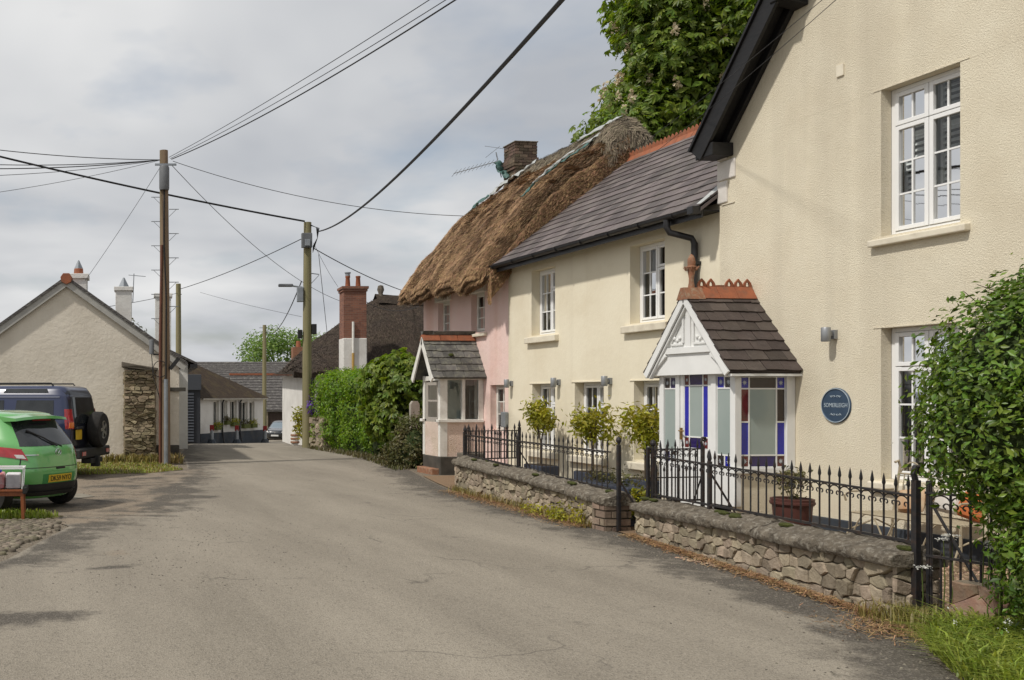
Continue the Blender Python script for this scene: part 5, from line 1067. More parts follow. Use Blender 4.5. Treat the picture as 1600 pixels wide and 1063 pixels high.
def cushion(name, label, loc, m, rx):
    mb = MB(); n = 9
    for sgn in (1, -1):
        for i in range(n):
            for j in range(n):
                u, v = 2 * i / (n - 1) - 1, 2 * j / (n - 1) - 1; t = (max(0, 1 - u ** 4) * max(0, 1 - v ** 4)) ** .5; mb.v.append((sgn * .06 * t, u * .15 * (1 - .05 * v * v), v * .13 * (1 - .05 * u * u)))
    f = [(i * n + j, i * n + j + 1, (i + 1) * n + j + 1, (i + 1) * n + j) for i in range(n - 1) for j in range(n - 1)]; mb.f += f + [tuple(n * n + q for q in p)[::-1] for p in f]
    o = mb.build(name, m, None, True); o.location = loc; o.rotation_euler = (rx, R(15), 0); return tag(o, label, 'cushion')
cushion('cushion', 'white cushion leaning on the wire bench back', (9.19, 8.62, .63), M['cushion'], .1); cushion('cushion', 'pale orange cushion at the far side of the wire bench', (9.19, 9.05, .58), M['cushion_beige'], -.15); cushion('cushion', 'small orange cushion beside the hedge on the wire bench', (9.15, 8.34, .60), M['cushion_orange'], .2)
# ------------------------------------------------------------------ left side: whitewashed gable and the things before it (local frame: x right, y away)
def local(name, label, cat, r, d, z=None, group=None, rz=0):
    p = cw(r, d); p.z = gz(p.x, p.y) if z is None else z
    return thing(name, label, cat, p, -YAW + rz, group)
gh = local('gable_cottage', 'off-white rendered gable end with orange ridge tile behind the parked cars', 'house', 0, 24.6)
AX, AZ, HW, EZg = -2.09, 4.66, 2.92, 2.58
mb = MB().prism([(AX - HW, 0, -.2), (AX + HW, 0, -.2), (AX + HW, 0, EZg), (AX, 0, AZ), (AX - HW, 0, EZg)], (0, 8, 0)); mb.build('wall', M['offwhite_wall'], gh)
sg = (AZ - EZg) / HW
for s in (-1, 1):
    p0 = Vector((AX, 0, AZ + .14)); p1 = Vector((AX + s * (HW + .22), 0, AZ + .14 - sg * (HW + .22))); n = Vector((s * sg, 0, 1)).normalized()
    MB().prism([p0 + Vector((0, -.14, 0)), p1 + Vector((0, -.14, 0)), p1 + Vector((0, -.14, 0)) - n * .07, p0 + Vector((0, -.14, -.085))], (0, 8.2, 0)).build('roof', M['slate_far'], gh)
    MB().prism([p0 + Vector((0, -.11, -.06)), p1 + Vector((0, -.11, -.06)), p1 + Vector((0, -.11, -.06)) - n * .19, p0 + Vector((0, -.11, -.28))], (0, .06, 0)).build('barge_board', mat('grey_barge', (.42, .41, .38), (.34, .33, .30), scale=4, rough=.8, coord='pos'), gh)
mb = MB().prism([(AX - .13, -.17, AZ - .02), (AX - .15, -.17, AZ + .1), (AX - .08, -.17, AZ + .2), (AX + .08, -.17, AZ + .2), (AX + .15, -.17, AZ + .1), (AX + .13, -.17, AZ - .02), (AX, -.17, AZ - .09)], (0, .4, 0)); mb.build('ridge_tile', M['terracotta'], gh, bevel=.01)
for k in range(17): MB().prism([(AX - .12, .24 + k * .45, AZ + .1), (AX - .05, .24 + k * .45, AZ + .21), (AX + .05, .24 + k * .45, AZ + .21), (AX + .12, .24 + k * .45, AZ + .1)], (0, .44, 0)).build('ridge_tile', M['terracotta'], gh)
def chimney(root, x, y, z0, z1, w, m, pot=True, name='chimney'):
    c = MB().box(x - w / 2, x + w / 2, y - w / 2, y + w / 2, z0, z1).box(x - w / 2 - .05, x + w / 2 + .05, y - w / 2 - .05, y + w / 2 + .05, z1 - .02, z1 + .12).build(name, m, root, bevel=.012)
    if pot: MB().lathe([(.001, 0), (.14, 0), (.13, .16), (.12, .17), (.001, .17)], (x, y, z1 + .12), 12).build('pot_base', M['terracotta'], c, True); MB().lathe([(.13, 0), (.02, .24), (.001, .25)], (x, y, z1 + .29), 4).build('cowl', M['galv'], c)
    return c
chimney(gh, AX + .12, 2.6, 4.2, 5.05, .50, M['whitewash'])
MB().beam((.58, -.03, 1.86), (1.0, -.03, 1.86), .03, .10).build('band', M['dark_stain'], gh)
MB().box(.16, .835, -.05, .02, -.1, .42).build('base_course', M['dark_stain'], gh, bevel=.02)
# rubble stub of an old wall
st = local('wall_stub', 'ragged end of a broken rubble wall with slab top against the gable', 'wall', -.19, 24.05)
MB().box(-.36, .36, .02, .55, -.1, 2.32).build('core', M['mortar_dark'], st); r_ = random.Random(4)
for poly in cells(.78, 2.45, .18, .078, 21):
    mb = MB(); stone(mb, poly, lambda s, z, q: Vector((s - .39, -q * 1.6 - .0 + .03 * math.sin(z * 7), z - .1)), .003, .07, r_); mb.build('stone', M['stone_mossy'], st)
for sd in (-1, 1):
    for poly in cells(.5, 2.4, .2, .11, 22 + sd):
        mb = MB(); stone(mb, poly, lambda s, z, q: Vector((sd * (.36 + q), s, z - .1)), .003, .05, r_); mb.build('stone', M['stone_mossy'], st)
mb = MB().prism([(-.46, -.16, 2.42), (.0, -.18, 2.36), (.45, -.15, 2.32), (.47, -.15, 2.40), (0, -.18, 2.47), (-.46, -.16, 2.56)], (0, .70, 0)); mb.build('cap_slab', M['trough_stone'], st, bevel=.02)
# ------------------------------------------------------------------ poles
def step_irons(mb, x, y, z, s): mb.tube([(x, y, z), (x + s * .24, y, z)], .010, 5).tube([(x, y, z - .18), (x + s * .18, y, z - .005)], .006, 5)
p1 = local('utility_pole', 'tall brown telegraph pole with step irons and rusty conduit by the gable corner', 'utility pole', .44, 23.4)
MB().tube([(0, 0, -.3), (0, 0, 3), (-.03, 0, 7.75)], [.14, .125, .105], 14).build('shaft', M['pole'], p1, True)
for k, z in enumerate(np.arange(3.6, 6.7, .30)): mb = MB(); step_irons(mb, (.1 if k % 2 else -.1), 0, z, 1 if k % 2 else -1); mb.build('step_iron', M['galv'], p1)
MB().tube([(.02, -.16, -.1), (.02, -.16, 2.1)], .055, 10).build('cable_guard', M['galv'], p1, True); MB().tube([(-.12, -.10, -.1), (-.12, -.10, 3.1), (-.08, -.10, 5.4)], .035, 8).build('conduit', M['rustpipe'], p1, True)
MB().tube([(.02, -.15, 2.1), (.03, -.14, 4.0), (-.03, -.13, 5.5), (-.02, -.12, 7.0)], .022, 6).build('riser_cable', M['cable'], p1)
MB().lathe([(.001, 0), (.115, 0), (.125, .05), (.125, .55), (.10, .6), (.001, .6)], (-.02, -.11, 6.75), 14).build('terminal_block', M['greybox'], p1, True)
MB().beam((-.25, -.1, 7.38), (.28, -.1, 7.38), .03, .05).build('bracket', M['galv'], p1); MB().lathe([(.001, 0), (.06, 0), (.06, .34), (.05, .36), (.001, .36)], (-.33, -.05, 2.72), 12).build('joint_canister', M['greybox'], p1, True)
MB().tube([(-.33, -.05, 2.72), (-.30, -.08, 2.2), (-.12, -.13, 1.6)], .01, 5).tube([(-.30, -.05, 2.72), (-.05, -.06, 2.70)], .02, 5).build('canister_lead', M['cable'], p1)
MB().tube([(-.12 + .22 * math.cos(a) * .8, -.15, 2.35 + .2 * math.sin(a)) for a in np.linspace(.8, 5.4, 14)], .010, 5).build('spare_loop', M['cable'], p1)
MB().beam((.12, -.08, 2.35), (.34, -.1, 2.62), .09, .09).build('bracket_arm', M['blackplastic'], p1)
p2 = local('utility_pole', 'green stained electricity pole with street light arm before the hedge', 'utility pole', 5.5, 32.6)
MB().tube([(0, 0, -.3), (0, 0, 3), (.02, 0, 7.75)], [.17, .155, .13], 14).build('shaft', M['pole_green'], p2, True)
MB().box(-.22, .14, -.26, -.10, 6.85, 7.35).build('fuse_box', M['greybox'], p2, bevel=.02); MB().box(-.12, .06, -.32, -.26, 6.9, 7.12).build('switch_box', M['galv'], p2, bevel=.01)
mb = MB()
for k in range(5): mb.tube([(.1, -.12 + .03 * k, 7.65), (.30 + .03 * k, -.12 + .03 * k, 7.55), (.34, -.1, 7.2), (.18, -.1, 6.9 - .05 * k)], .012, 5)
mb.build('cable_loops', M['cable'], p2); MB().box(-.36, -.15, -.16, -.02, 5.0, 5.5).build('photocell_box', M['galv'], p2, bevel=.02)
MB().tube([(-.12, -.05, 5.50), (-.5, -.1, 5.55), (-.62, -.1, 5.58)], .03, 8).build('lamp_arm', M['galv'], p2); lh = MB().box(-1.0, -.5, -.18, -.02, 5.52, 5.62); lh.build('lamp_head', M['greybox'], p2, bevel=.03)
MB().box(.15, .32, -.1, .05, 3.9, 4.25).build('junction_box', M['blackplastic'], p2, bevel=.015); MB().box(-.32, -.17, -.1, .05, 3.75, 4.05).build('junction_box', M['blackplastic'], p2, bevel=.015)
MB().beam((.1, 0, 6.0), (.42, 0, 5.96), .02, .03).beam((.1, 0, 5.6), (.42, 0, 5.94), .02, .02).build('stay_bracket', M['galv'], p2); MB().tube([(.18, -.1, .0), (.18, -.1, 2.4)], .06, 8).build('cable_guard', M['black'], p2, True)
p3 = local('utility_pole', 'slim mossy green pole behind the white gable', 'utility pole', 1.50, 45, -.6); MB().tube([(0, 0, -.5), (-.02, 0, 7.6)], [.16, .12], 12).build('shaft', M['pole_green'], p3, True)
MB().tube([(-.14, 0, 7.1), (.14, 0, 7.1)], .02, 5).build('crossbar', M['galv'], p3)
p4 = local('utility_pole', 'distant wooden pole with small crossbar beyond the low white cottage', 'utility pole', 8.4, 68, -1.65); MB().tube([(0, 0, -.5), (.02, 0, 8.4)], [.17, .13], 12).build('shaft', M['pole_green'], p4, True)
for z in (7.9, 8.2): MB().tube([(-.35, 0, z), (.4, 0, z)], .025, 5).build('crossbar', M['galv'], p4)
# ------------------------------------------------------------------ cars
class Shape:                       # plan outline of a body at every height: a rounded rectangle
    def __init__(s, lv, n): s.lv = np.array(lv, float); s.n = n
    def at(s, z):
        z_, a, b, w = (np.interp(z, s.lv[:, 0], s.lv[:, k]) for k in range(4)); return a, b, w
    def rear(s, y, z):
        a, b, w = s.at(z); l = (b - a) / 2; return (a + b) / 2 - l * max(0, 1 - min(1, abs(y / w)) ** s.n) ** (1 / s.n)
    def front(s, y, z):
        a, b, w = s.at(z); l = (b - a) / 2; return (a + b) / 2 + l * max(0, 1 - min(1, abs(y / w)) ** s.n) ** (1 / s.n)
    def side(s, x, z):
        a, b, w = s.at(z); l = (b - a) / 2; return w * max(0, 1 - min(1, abs((x - (a + b) / 2) / l)) ** s.n) ** (1 / s.n)
    def body(s, zs, m, name, root, nt_=96):
        mb = MB()
        for z in zs:
            a, b, w = s.at(z); l = (b - a) / 2
            for k in range(nt_):
                t = 2 * math.pi * k / nt_; c, q = math.cos(t), math.sin(t); mb.v.append(((a + b) / 2 + l * math.copysign(abs(c) ** (2 / s.n), c), w * math.copysign(abs(q) ** (2 / s.n), q), z))
        mb.f += [(j * nt_ + k, j * nt_ + (k + 1) % nt_, (j + 1) * nt_ + (k + 1) % nt_, (j + 1) * nt_ + k) for j in range(len(zs) - 1) for k in range(nt_)]
        mb.f += [tuple(range(nt_))[::-1], tuple(range((len(zs) - 1) * nt_, len(zs) * nt_))]
        o = mb.build(name, m, root, True); o.data.set_sharp_from_angle(angle=R(60)); return o
    def patch(s, face, q, off, nu=14, nv=10, th=.01):
        """q: four (a, z) corners (lower left, lower right, upper right, upper left); a = y for rear/front, x for the sides"""
        mb = MB(); g = []
        for j in range(nv + 1):
            for i in range(nu + 1):
                u, v = i / nu, j / nv; a = (q[0][0] * (1 - u) + q[1][0] * u) * (1 - v) + (q[3][0] * (1 - u) + q[2][0] * u) * v; z = (q[0][1] * (1 - u) + q[1][1] * u) * (1 - v) + (q[3][1] * (1 - u) + q[2][1] * u) * v
                if face == 'rear': p = (s.rear(a, z) - off, a * (1 + off * .5), z)
                elif face == 'front': p = (s.front(a, z) + off, a * (1 + off * .5), z)
                elif face == 'left': p = (a, s.side(a, z) + off, z)
                else: p = (a, -s.side(a, z) - off, z)
                g.append(p)
        n = nu + 1; d = {'rear': (th, 0, 0), 'front': (-th, 0, 0), 'left': (0, -th, 0), 'right': (0, th, 0)}[face]
        mb.add(g, [(j * n + i, j * n + i + 1, (j + 1) * n + i + 1, (j + 1) * n + i) for j in range(nv) for i in range(nu)])
        mb.add([tuple(Vector(p) + Vector(d)) for p in g], [(j * n + i, (j + 1) * n + i, (j + 1) * n + i + 1, j * n + i + 1) for j in range(nv) for i in range(nu)])
        N_ = len(g); bd = [i for i in range(n)] + [j * n + nu for j in range(1, nv + 1)] + [nv * n + i for i in range(nu - 1, -1, -1)] + [j * n for j in range(nv - 1, 0, -1)]
        mb.f += [(bd[k], bd[(k + 1) % len(bd)], N_ + bd[(k + 1) % len(bd)], N_ + bd[k]) for k in range(len(bd))]
        return mb
def wheel(root, x, y, r, w, spokes=7, tm='tyre'):
    s = 1 if y > 0 else -1
    t = MB().lathe([(r * .62, -w / 2), (r * .93, -w / 2), (r, -w * .32), (r, w * .32), (r * .93, w / 2), (r * .62, w / 2), (r * .6, 0)], (x, y, r), 32, 'y').build('wheel', M[tm], root, True)
    rim = MB().lathe([(r * .61, -w * .42), (r * .64, w * .42 * s), (r * .56, w * .40 * s), (r * .5, w * .1 * s), (r * .12, w * .14 * s), (r * .1, w * .3 * s), (.001, w * .3 * s)], (x, y, r), 28, 'y'); rim.build('rim', M['blackplastic'], t, True)
    sp = MB()
    for k in range(spokes):
        a = 2 * math.pi * k / spokes; sp.beam((x + math.cos(a) * r * .06, y + s * w * .33, r + math.sin(a) * r * .06), (x + math.cos(a) * r * .58, y + s * w * .36, r + math.sin(a) * r * .58), .055, .03, (0, 1, 0))
    sp.lathe([(r * .55, w * .30 * s), (r * .63, w * .36 * s), (r * .63, w * .44 * s), (r * .55, w * .44 * s)], (x, y, r), 28, 'y'); sp.build('spokes', M['alloy'], t)
    return t
def arches(shp, root, xs_, r, z):
    for x in xs_:
        for sd in ('left', 'right'):
            mb = MB(); c = []; sg_ = 1 if sd == 'left' else -1
            for k in range(25):
                a = math.pi * k / 24; px, pz = x + math.cos(a) * r, z + math.sin(a) * r; c.append((px, sg_ * (shp.side(px, pz) + .006), pz))
            mb.add(c + [(x, sg_ * (shp.side(x, z) + .006), z - .12)], [(k, k + 1, 25) for k in range(24)]); mb.build('wheel_arch', M['blackplastic'], root)
# --- green hatchback, rear three-quarter
ga_ = math.atan2(.56, -.83)        # heading: away to the left
gc = cw(-1.27, 13.95); hat = thing('parked_car', 'bright green hatchback parked at the roadside, seen from behind', 'car', (gc.x, gc.y, 0), ga_ - YAW, 'parked cars')
HS = Shape([[.20, .16, 3.72, .70], [.26, .10, 3.80, .78], [.34, .05, 3.85, .815], [.48, .012, 3.89, .838], [.60, .0, 3.90, .847], [.72, .022, 3.86, .848], [.84, .05, 3.80, .845], [.92, .085, 3.55, .838], [.98, .13, 3.10, .822], [1.05, .19, 2.90, .795], [1.15, .28, 2.68, .750], [1.25, .375, 2.45, .705], [1.33, .44, 2.26, .668], [1.385, .46, 2.10, .635], [1.42, .52, 1.95, .600], [1.45, .72, 1.75, .53], [1.470, 1.0, 1.55, .38]], 3.6)
HS.body(np.concatenate([np.linspace(.20, 1.38, 44), [1.40, 1.42, 1.435, 1.45, 1.462, 1.470]]), M['green_paint'], 'body', hat)
HS.patch('rear', [(.60, .965), (-.60, .965), (-.50, 1.335), (.50, 1.335)], .006, 20, 12).build('rear_window', M['carglass'], hat, True)
HS.patch('rear', [(.84, .26), (-.84, .26), (-.842, .42), (.842, .42)], .006, 30, 6).build('lower_bumper', M['blackplastic'], hat, True); HS.patch('rear', [(.62, .24), (-.62, .24), (-.55, .30), (.55, .30)], .03, 20, 3, .04).build('diffuser', M['blackplastic'], hat, True)
for s in (1, -1):
    tl = HS.patch('rear', [(s * .555, .765), (s * .832, .84), (s * .826, .975), (s * .60, .925)], .012, 12, 8); tl = tl.build('tail_light', M['redlens'], hat, True)
    HS.patch('rear', [(s * .575, .79), (s * .655, .80), (s * .67, .85), (s * .60, .845)], .016, 6, 4).build('reverse_lens', M['clearlens'], tl, True)
    HS.patch('rear', [(s * .58, .36), (s * .74, .36), (s * .74, .385), (s * .58, .385)], .012, 6, 2).build('reflector', M['redlens'], hat, True)
mb = MB()
for k in range(13):
    y = -.58 + k * 1.16 / 12; e = .46 - .10 - .05 * (1 - (y / .58) ** 2); mb.v += [(e, y, 1.355 - .03 * (y / .58) ** 2), (e + .02, y, 1.395 - .03 * (y / .58) ** 2), (.72, y, 1.447 - .05 * (y / .58) ** 2), (.60, y, 1.335 - .02 * (y / .58) ** 2)]
mb.f += [(4 * k + i, 4 * k + (i + 1) % 4, 4 * k + 4 + (i + 1) % 4, 4 * k + 4 + i) for k in range(12) for i in range(4)] + [(0, 1, 2, 3), (48, 49, 50, 51)]; mb.build('spoiler', M['green_paint'], hat, True)
HS.patch('rear', [(.20, 1.325), (-.20, 1.325), (-.2, 1.345), (.2, 1.345)], .075, 6, 1).build('brake_light', M['redlens'], hat)
wip = MB().tube([(HS.rear(-.02, .96) - .03, -.02, .955), (HS.rear(.18, 1.08) - .035, .18, 1.08), (HS.rear(.40, 1.19) - .03, .40, 1.19)], .012, 6).tube([(HS.rear(-.1, .96) - .02, -.14, .945), (HS.rear(.40, 1.17) - .018, .42, 1.185)], .008, 6); wip.build('wiper', M['blackplastic'], hat)
HS.patch('rear', [(.64, .66), (-.64, .66), (-.64, .652), (.64, .652)], .004, 24, 1, .004).build('hatch_seam', M['ink'], hat)
for s in (1, -1): HS.patch('rear', [(s * .64, .66), (s * .648, .66), (s * .60, .93), (s * .592, .93)], .004, 1, 10, .004).build('hatch_seam', M['ink'], hat)
HS.patch('rear', [(.10, .625), (-.10, .625), (-.10, .65), (.10, .65)], .006, 6, 1).build('latch_recess', M['ink'], hat)
HS.patch('rear', [(.36, .42), (-.36, .42), (-.36, .56), (.36, .56)], .003, 10, 4).build('plate_recess', mat('green_shade', (.05, .22, .065), rough=.4), hat)
pl_ = HS.patch('rear', [(.26, .435), (-.26, .435), (-.26, .545), (.26, .545)], .010, 10, 3).build('number_plate', M['yellowplate'], hat)
text('DK59 NYO', .105, M['ink'], pl_, (HS.rear(0, .49) - .016, 0, .488), (R(90), 0, R(-90)), .92)
em = MB().tube([(HS.rear(0, .865) - .012, .062 * math.cos(a), .865 + .048 * math.sin(a)) for a in np.linspace(0, 2 * math.pi, 25)], .006, 6, False)
em.tube([(HS.rear(0, .865) - .012, .055 * q, .865 + z) for q, z in ((-1, .012), (-.55, .022), (0, -.022), (.55, .022), (1, .012))], .006, 6); em.build('emblem', M['chrome'], hat)
HS.patch('rear', [(.60, .835), (.40, .835), (.40, .848), (.60, .848)], .006, 8, 1).build('badge', M['chrome'], hat)
for s in ('left', 'right'):
    HS.patch(s, [(.62, .985), (1.60, .955), (1.56, 1.36), (.82, 1.345)], .005, 16, 8).build('side_window', M['carglass'], hat, True); HS.patch(s, [(1.66, .955), (2.72, .95), (2.12, 1.36), (1.62, 1.362)], .005, 16, 8).build('side_window', M['carglass'], hat, True)
HS.patch('front', [(-.68, .96), (.68, .96), (.55, 1.36), (-.55, 1.36)], .006, 16, 10).build('windscreen', M['carglass'], hat, True)
for s in (1, -1): HS.patch('front', [(s * .42, .68), (s * .80, .70), (s * .78, .80), (s * .50, .78)], .01, 8, 6).build('headlight', M['clearlens'], hat, True)
arches(HS, hat, (.62, 3.08), .335, .30)
for x in (.62, 3.08):
    for y in (.74, -.74): wheel(hat, x, y, .295, .19)
# --- blue estate with a spare wheel on its rear door
sa = math.atan2(.29, -.956); scp = cw(-1.26, 19.85); suv = thing('parked_car', 'dark blue off-roader with rear spare wheel parked before the white gable', 'car', (scp.x, scp.y, 0), sa - YAW, 'parked cars')
DS = Shape([[.42, .12, 4.4, .78], [.50, .06, 4.5, .86], [.70, .03, 4.55, .885], [1.0, .02, 4.52, .895], [1.10, .02, 4.3, .893], [1.16, .03, 3.6, .885], [1.25, .05, 3.45, .87], [1.55, .10, 3.15, .815], [1.70, .125, 3.02, .785], [1.74, .15, 2.95, .765], [1.86, .22, 2.0, .70], [1.90, .36, 1.85, .60]], 11)
DS.body(np.concatenate([np.linspace(.42, 1.7, 34), [1.72, 1.74, 1.80, 1.86, 1.885, 1.90]]), M['blue_paint'], 'body', suv)
DS.patch('rear', [(.80, .55), (-.86, .55), (-.74, 1.80), (.70, 1.80)], .004, 20, 14).build('rear_door', mat('dark_blue_door', (.012, .014, .022), rough=.4, coat=.4), suv, True)
DS.patch('rear', [(.62, 1.12), (-.62, 1.12), (-.56, 1.66), (.56, 1.66)], .012, 14, 8).build('rear_window', M['carglass'], suv, True)
for s in (1, -1):
    tl = DS.patch('rear', [(s * .70, 1.02), (s * .81, 1.02), (s * .775, 1.42), (s * .67, 1.42)], .016, 4, 8, .03).build('tail_light', M['redlens'], suv); DS.patch('rear', [(s * .705, 1.04), (s * .808, 1.04), (s * .797, 1.15), (s * .695, 1.15)], .020, 3, 3, .01).build('indicator', M['amberlens'], tl)
    sdn = 'left' if s > 0 else 'right'
    DS.patch(sdn, [(.09, 1.02), (.15, 1.02), (.19, 1.42), (.14, 1.42)], .012, 4, 6).build('tail_light_wrap', M['redlens'], suv)
    for (a, b) in ((.40, 1.28), (1.50, 2.30), (2.40, 3.05)): DS.patch(sdn, [(a, 1.16), (b + (.15 if b > 3 else 0), 1.16), (b - .05, 1.60), (a + .02, 1.60)], .008, 10, 6).build('side_window', M['carglass'], suv, True)
    DS.patch(sdn, [(.30, 1.655), (3.0, 1.655), (2.9, 1.68), (.30, 1.68)], .015, 24, 2, .03).build('rain_gutter', mat('silver_trim', (.18, .19, .24), rough=.4, metal=.3), suv)
    DS.patch(sdn, [(.55, 1.755), (1.55, 1.755), (1.5, 1.835), (.6, 1.835)], .010, 10, 3).build('alpine_window', M['carglass'], suv, True)
    MB().tube([(.5, s * .60, 1.88), (.55, s * .62, 1.95), (2.6, s * .62, 1.95), (2.65, s * .60, 1.88)], .018, 6).build('roof_rail', M['blackplastic'], suv)
    DS.patch(sdn, [(.10, .46), (4.3, .46), (4.3, .60), (.10, .60)], .014, 24, 2, .02).build('sill_trim', M['blackplastic'], suv)
MB().box(-.20, .10, -.90, .90, .42, .62).build('rear_bumper', M['blackplastic'], suv, bevel=.03); MB().box(-.28, -.1, -.06, .06, .22, .44).box(-.22, .0, -.35, .35, .30, .40).build('tow_hitch', M['blackplastic'], suv, bevel=.01)
for s in (1, -1): MB().box(-.212, -.20, s * .72 - .1, s * .72 + .1, .48, .56).build('bumper_light', M['redlens'], suv)
sw_ = MB().lathe([(.19, -.13), (.34, -.13), (.375, -.08), (.38, .08), (.345, .13), (.20, .13), (.19, 0)], (-.17, -.22, .98), 32, 'x').build('spare_wheel', M['tyre'], suv, True)
sp = MB()
for k in range(5):
    a = 2 * math.pi * k / 5; sp.beam((-.27, -.22 + math.cos(a) * .03, .98 + math.sin(a) * .03), (-.285, -.22 + math.cos(a) * .19, .98 + math.sin(a) * .19), .07, .03, (1, 0, 0))
sp.lathe([(.17, -.12), (.205, -.125), (.205, -.09), (.17, -.09)], (-.17, -.22, .98), 28, 'x').lathe([(.001, -.115), (.05, -.115), (.05, -.09), (.001, -.09)], (-.17, -.22, .98), 16, 'x'); sp.build('spare_rim', M['alloy'], sw_)
MB().lathe([(.001, -.06), (.19, -.06), (.19, -.02), (.001, -.02)], (-.17, -.22, .98), 24, 'x').build('spare_hub', M['blackplastic'], sw_)
MB().box(-.03, .0, .38, .66, .80, 1.0).build('number_plate', M['yellowplate'], suv); MB().box(-.06, .02, .35, .69, 1.01, 1.06).build('plate_lamp', M['blackplastic'], suv, bevel=.008)
arches(DS, suv, (.95, 3.5), .44, .40)
for x in (.95, 3.5):
    for y in (.78, -.78): wheel(suv, x, y, .36, .23, 5)
# --- distant dark car facing us by the garage
dcp = cw(10.35, 70.0); dca = math.atan2(-.93, -.36); dcar = thing('parked_car', 'small dark car facing the camera in front of the far garage', 'car', (dcp.x, dcp.y, gz(dcp.x, dcp.y) + .12), dca - YAW, 'parked cars')
CS = Shape([[.20, .16, 3.80, .70], [.34, .05, 3.93, .83], [.60, .0, 3.95, .855], [.78, .04, 3.86, .855], [.90, .09, 3.35, .845], [.98, .14, 2.85, .82], [1.15, .3, 2.55, .755], [1.35, .5, 2.2, .66], [1.42, .7, 1.9, .58], [1.46, 1.0, 1.6, .4]], 4)
CS.body(np.concatenate([np.linspace(.20, 1.40, 32), [1.42, 1.44, 1.46]]), M['dark_paint'], 'body', dcar); CS.patch('front', [(-.74, .95), (.74, .95), (.58, 1.37), (-.58, 1.37)], .006, 14, 8).build('windscreen', mat('screen_glare', (.16, .20, .23), rough=.06, spec=.6), dcar, True)
for s in (1, -1):
    CS.patch('front', [(s * .44, .66), (s * .80, .70), (s * .74, .84), (s * .52, .76)], .012, 8, 6).build('headlight', M['clearlens'], dcar, True); CS.patch('left' if s > 0 else 'right', [(.7, .96), (2.75, .94), (2.2, 1.36), (.9, 1.36)], .006, 18, 8).build('side_window', M['carglass'], dcar, True)
CS.patch('front', [(-.26, .40), (.26, .40), (.26, .51), (-.26, .51)], .02, 6, 2).build('number_plate', M['whiteplate'], dcar); CS.patch('front', [(-.5, .28), (.5, .28), (.4, .38), (-.4, .38)], .012, 8, 3).build('lower_grille', M['ink'], dcar)
em = MB().lathe([(.001, 0), (.06, 0), (.06, .01), (.001, .01)], (CS.front(0, .66) + .01, 0, .66), 16, 'x').build('emblem', M['chrome'], dcar)
arches(CS, dcar, (.62, 3.1), .33, .30)
for x in (.62, 3.1):
    for y in (.75, -.75): wheel(dcar, x, y, .30, .19)
# ------------------------------------------------------------------ table with plastic box at the left edge
tbl = local('wooden_stool', 'low varnished wooden table with splayed legs on the cobbles', 'table', -1.86, 13.0, rz=R(4))
MB().box(-.36, .20, -.20, .22, .395, .425).build('table_top', M['orange_wood'], tbl, bevel=.006); MB().box(-.33, .165, -.17, .19, .335, .394).build('apron', M['orange_wood'], tbl); MB().box(.16, .215, -.215, .235, .37, .45).build('end_cleat', M['blackplastic'], tbl, bevel=.006)
for x in (-.30, .15):
    for y in (-.16, .17): MB().prism([(x - .022, y - .022, .39), (x + .022, y - .022, .39), (x + .022, y + .022, .39), (x - .022, y + .022, .39)], (.015 if x > 0 else -.03, 0, -.39)).build('leg', M['orange_wood'], tbl, bevel=.003)
bxo = local('storage_box', 'clear plastic storage box with red and white things on the wooden table', 'box', -1.86, 13.0, .427, rz=R(4))
b = MB(); T0, T1 = [(-.33, -.17), (.15, -.17), (.15, .17), (-.33, .17)], [(-.35, -.19), (.17, -.19), (.17, .19), (-.35, .19)]
b.add([(x, y, .0) for x, y in T0] + [(x, y, .28) for x, y in T1], [(0, 1, 2, 3), (0, 1, 5, 4), (1, 2, 6, 5), (2, 3, 7, 6), (3, 0, 4, 7)]); b.build('tub', M['clearplastic'], bxo)
rim = MB()
for i in range(4): a, c = Vector((*T1[i], .285)), Vector((*T1[(i + 1) % 4], .285)); rim.beam(a, c, .03, .022)
for i in range(4): rim.beam((*T0[i], .005), (*T1[i], .28), .014, .014)
rim.build('rim', M['upvc'], bxo)
MB().box(-.31, -.09, -.15, .1, .006, .22).build('contents', M['redstuff'], bxo, bevel=.02); MB().box(-.07, .13, -.15, .12, .006, .21).build('contents', M['whitestuff'], bxo, bevel=.02); MB().tube([(-.30, -.2, .24), (-.2, -.205, .29), (-.12, -.2, .24)], .02, 8).build('clip', M['bluecord'], bxo)
# ------------------------------------------------------------------ farther buildings
bh = local('white_cottage', 'white cottage with tall chimneys rising behind the gable roof', 'house', -1.6, 31.5)
MB().prism([(-2.8, 0, -.3), (2.95, 0, -.3), (2.95, 0, 2.85), (.1, 0, 4.2), (-2.8, 0, 2.85)], (0, 8, 0)).build('wall', M['whitewash'], bh)
for s in (-1, 1): MB().prism([(.1, -.2, 4.36), (.1 + s * 3.15, -.2, 2.86), (.1 + s * 3.15, -.2, 2.78), (.1, -.2, 4.28)], (0, 8.4, 0)).build('roof', M['slate_far'], bh)
MB().box(3.02, 3.26, -.25, 8, 2.68, 2.80).build('gutter', M['black'], bh)
chimney(bh, .78, 1.6, 3.6, 5.42, .56, M['whitewash'], False).name = 'chimney'; chimney(bh, 2.2, 4.5, 2.6, 5.50, .60, M['whitewash'], False)
MB().lathe([(.20, 0), (.03, .34), (.001, .35)], (.78, 1.6, 5.54), 4).build('cowl', M['galv'], bh); MB().tube([(1.10, 1.4, 5.0), (1.14, 1.4, 6.0)], .018, 6).tube([(.95, 1.4, 5.95), (1.55, 1.4, 5.9)], .012, 5).build('aerial', M['galv'], bh)
rr2 = local('roof_house', 'grey slate roof with red ridge showing at the far left', 'house', -6.6, 30.0); MB().box(-2, 1.3, 0, 5, -.2, 3.4).build('wall', M['whitewash'], rr2)
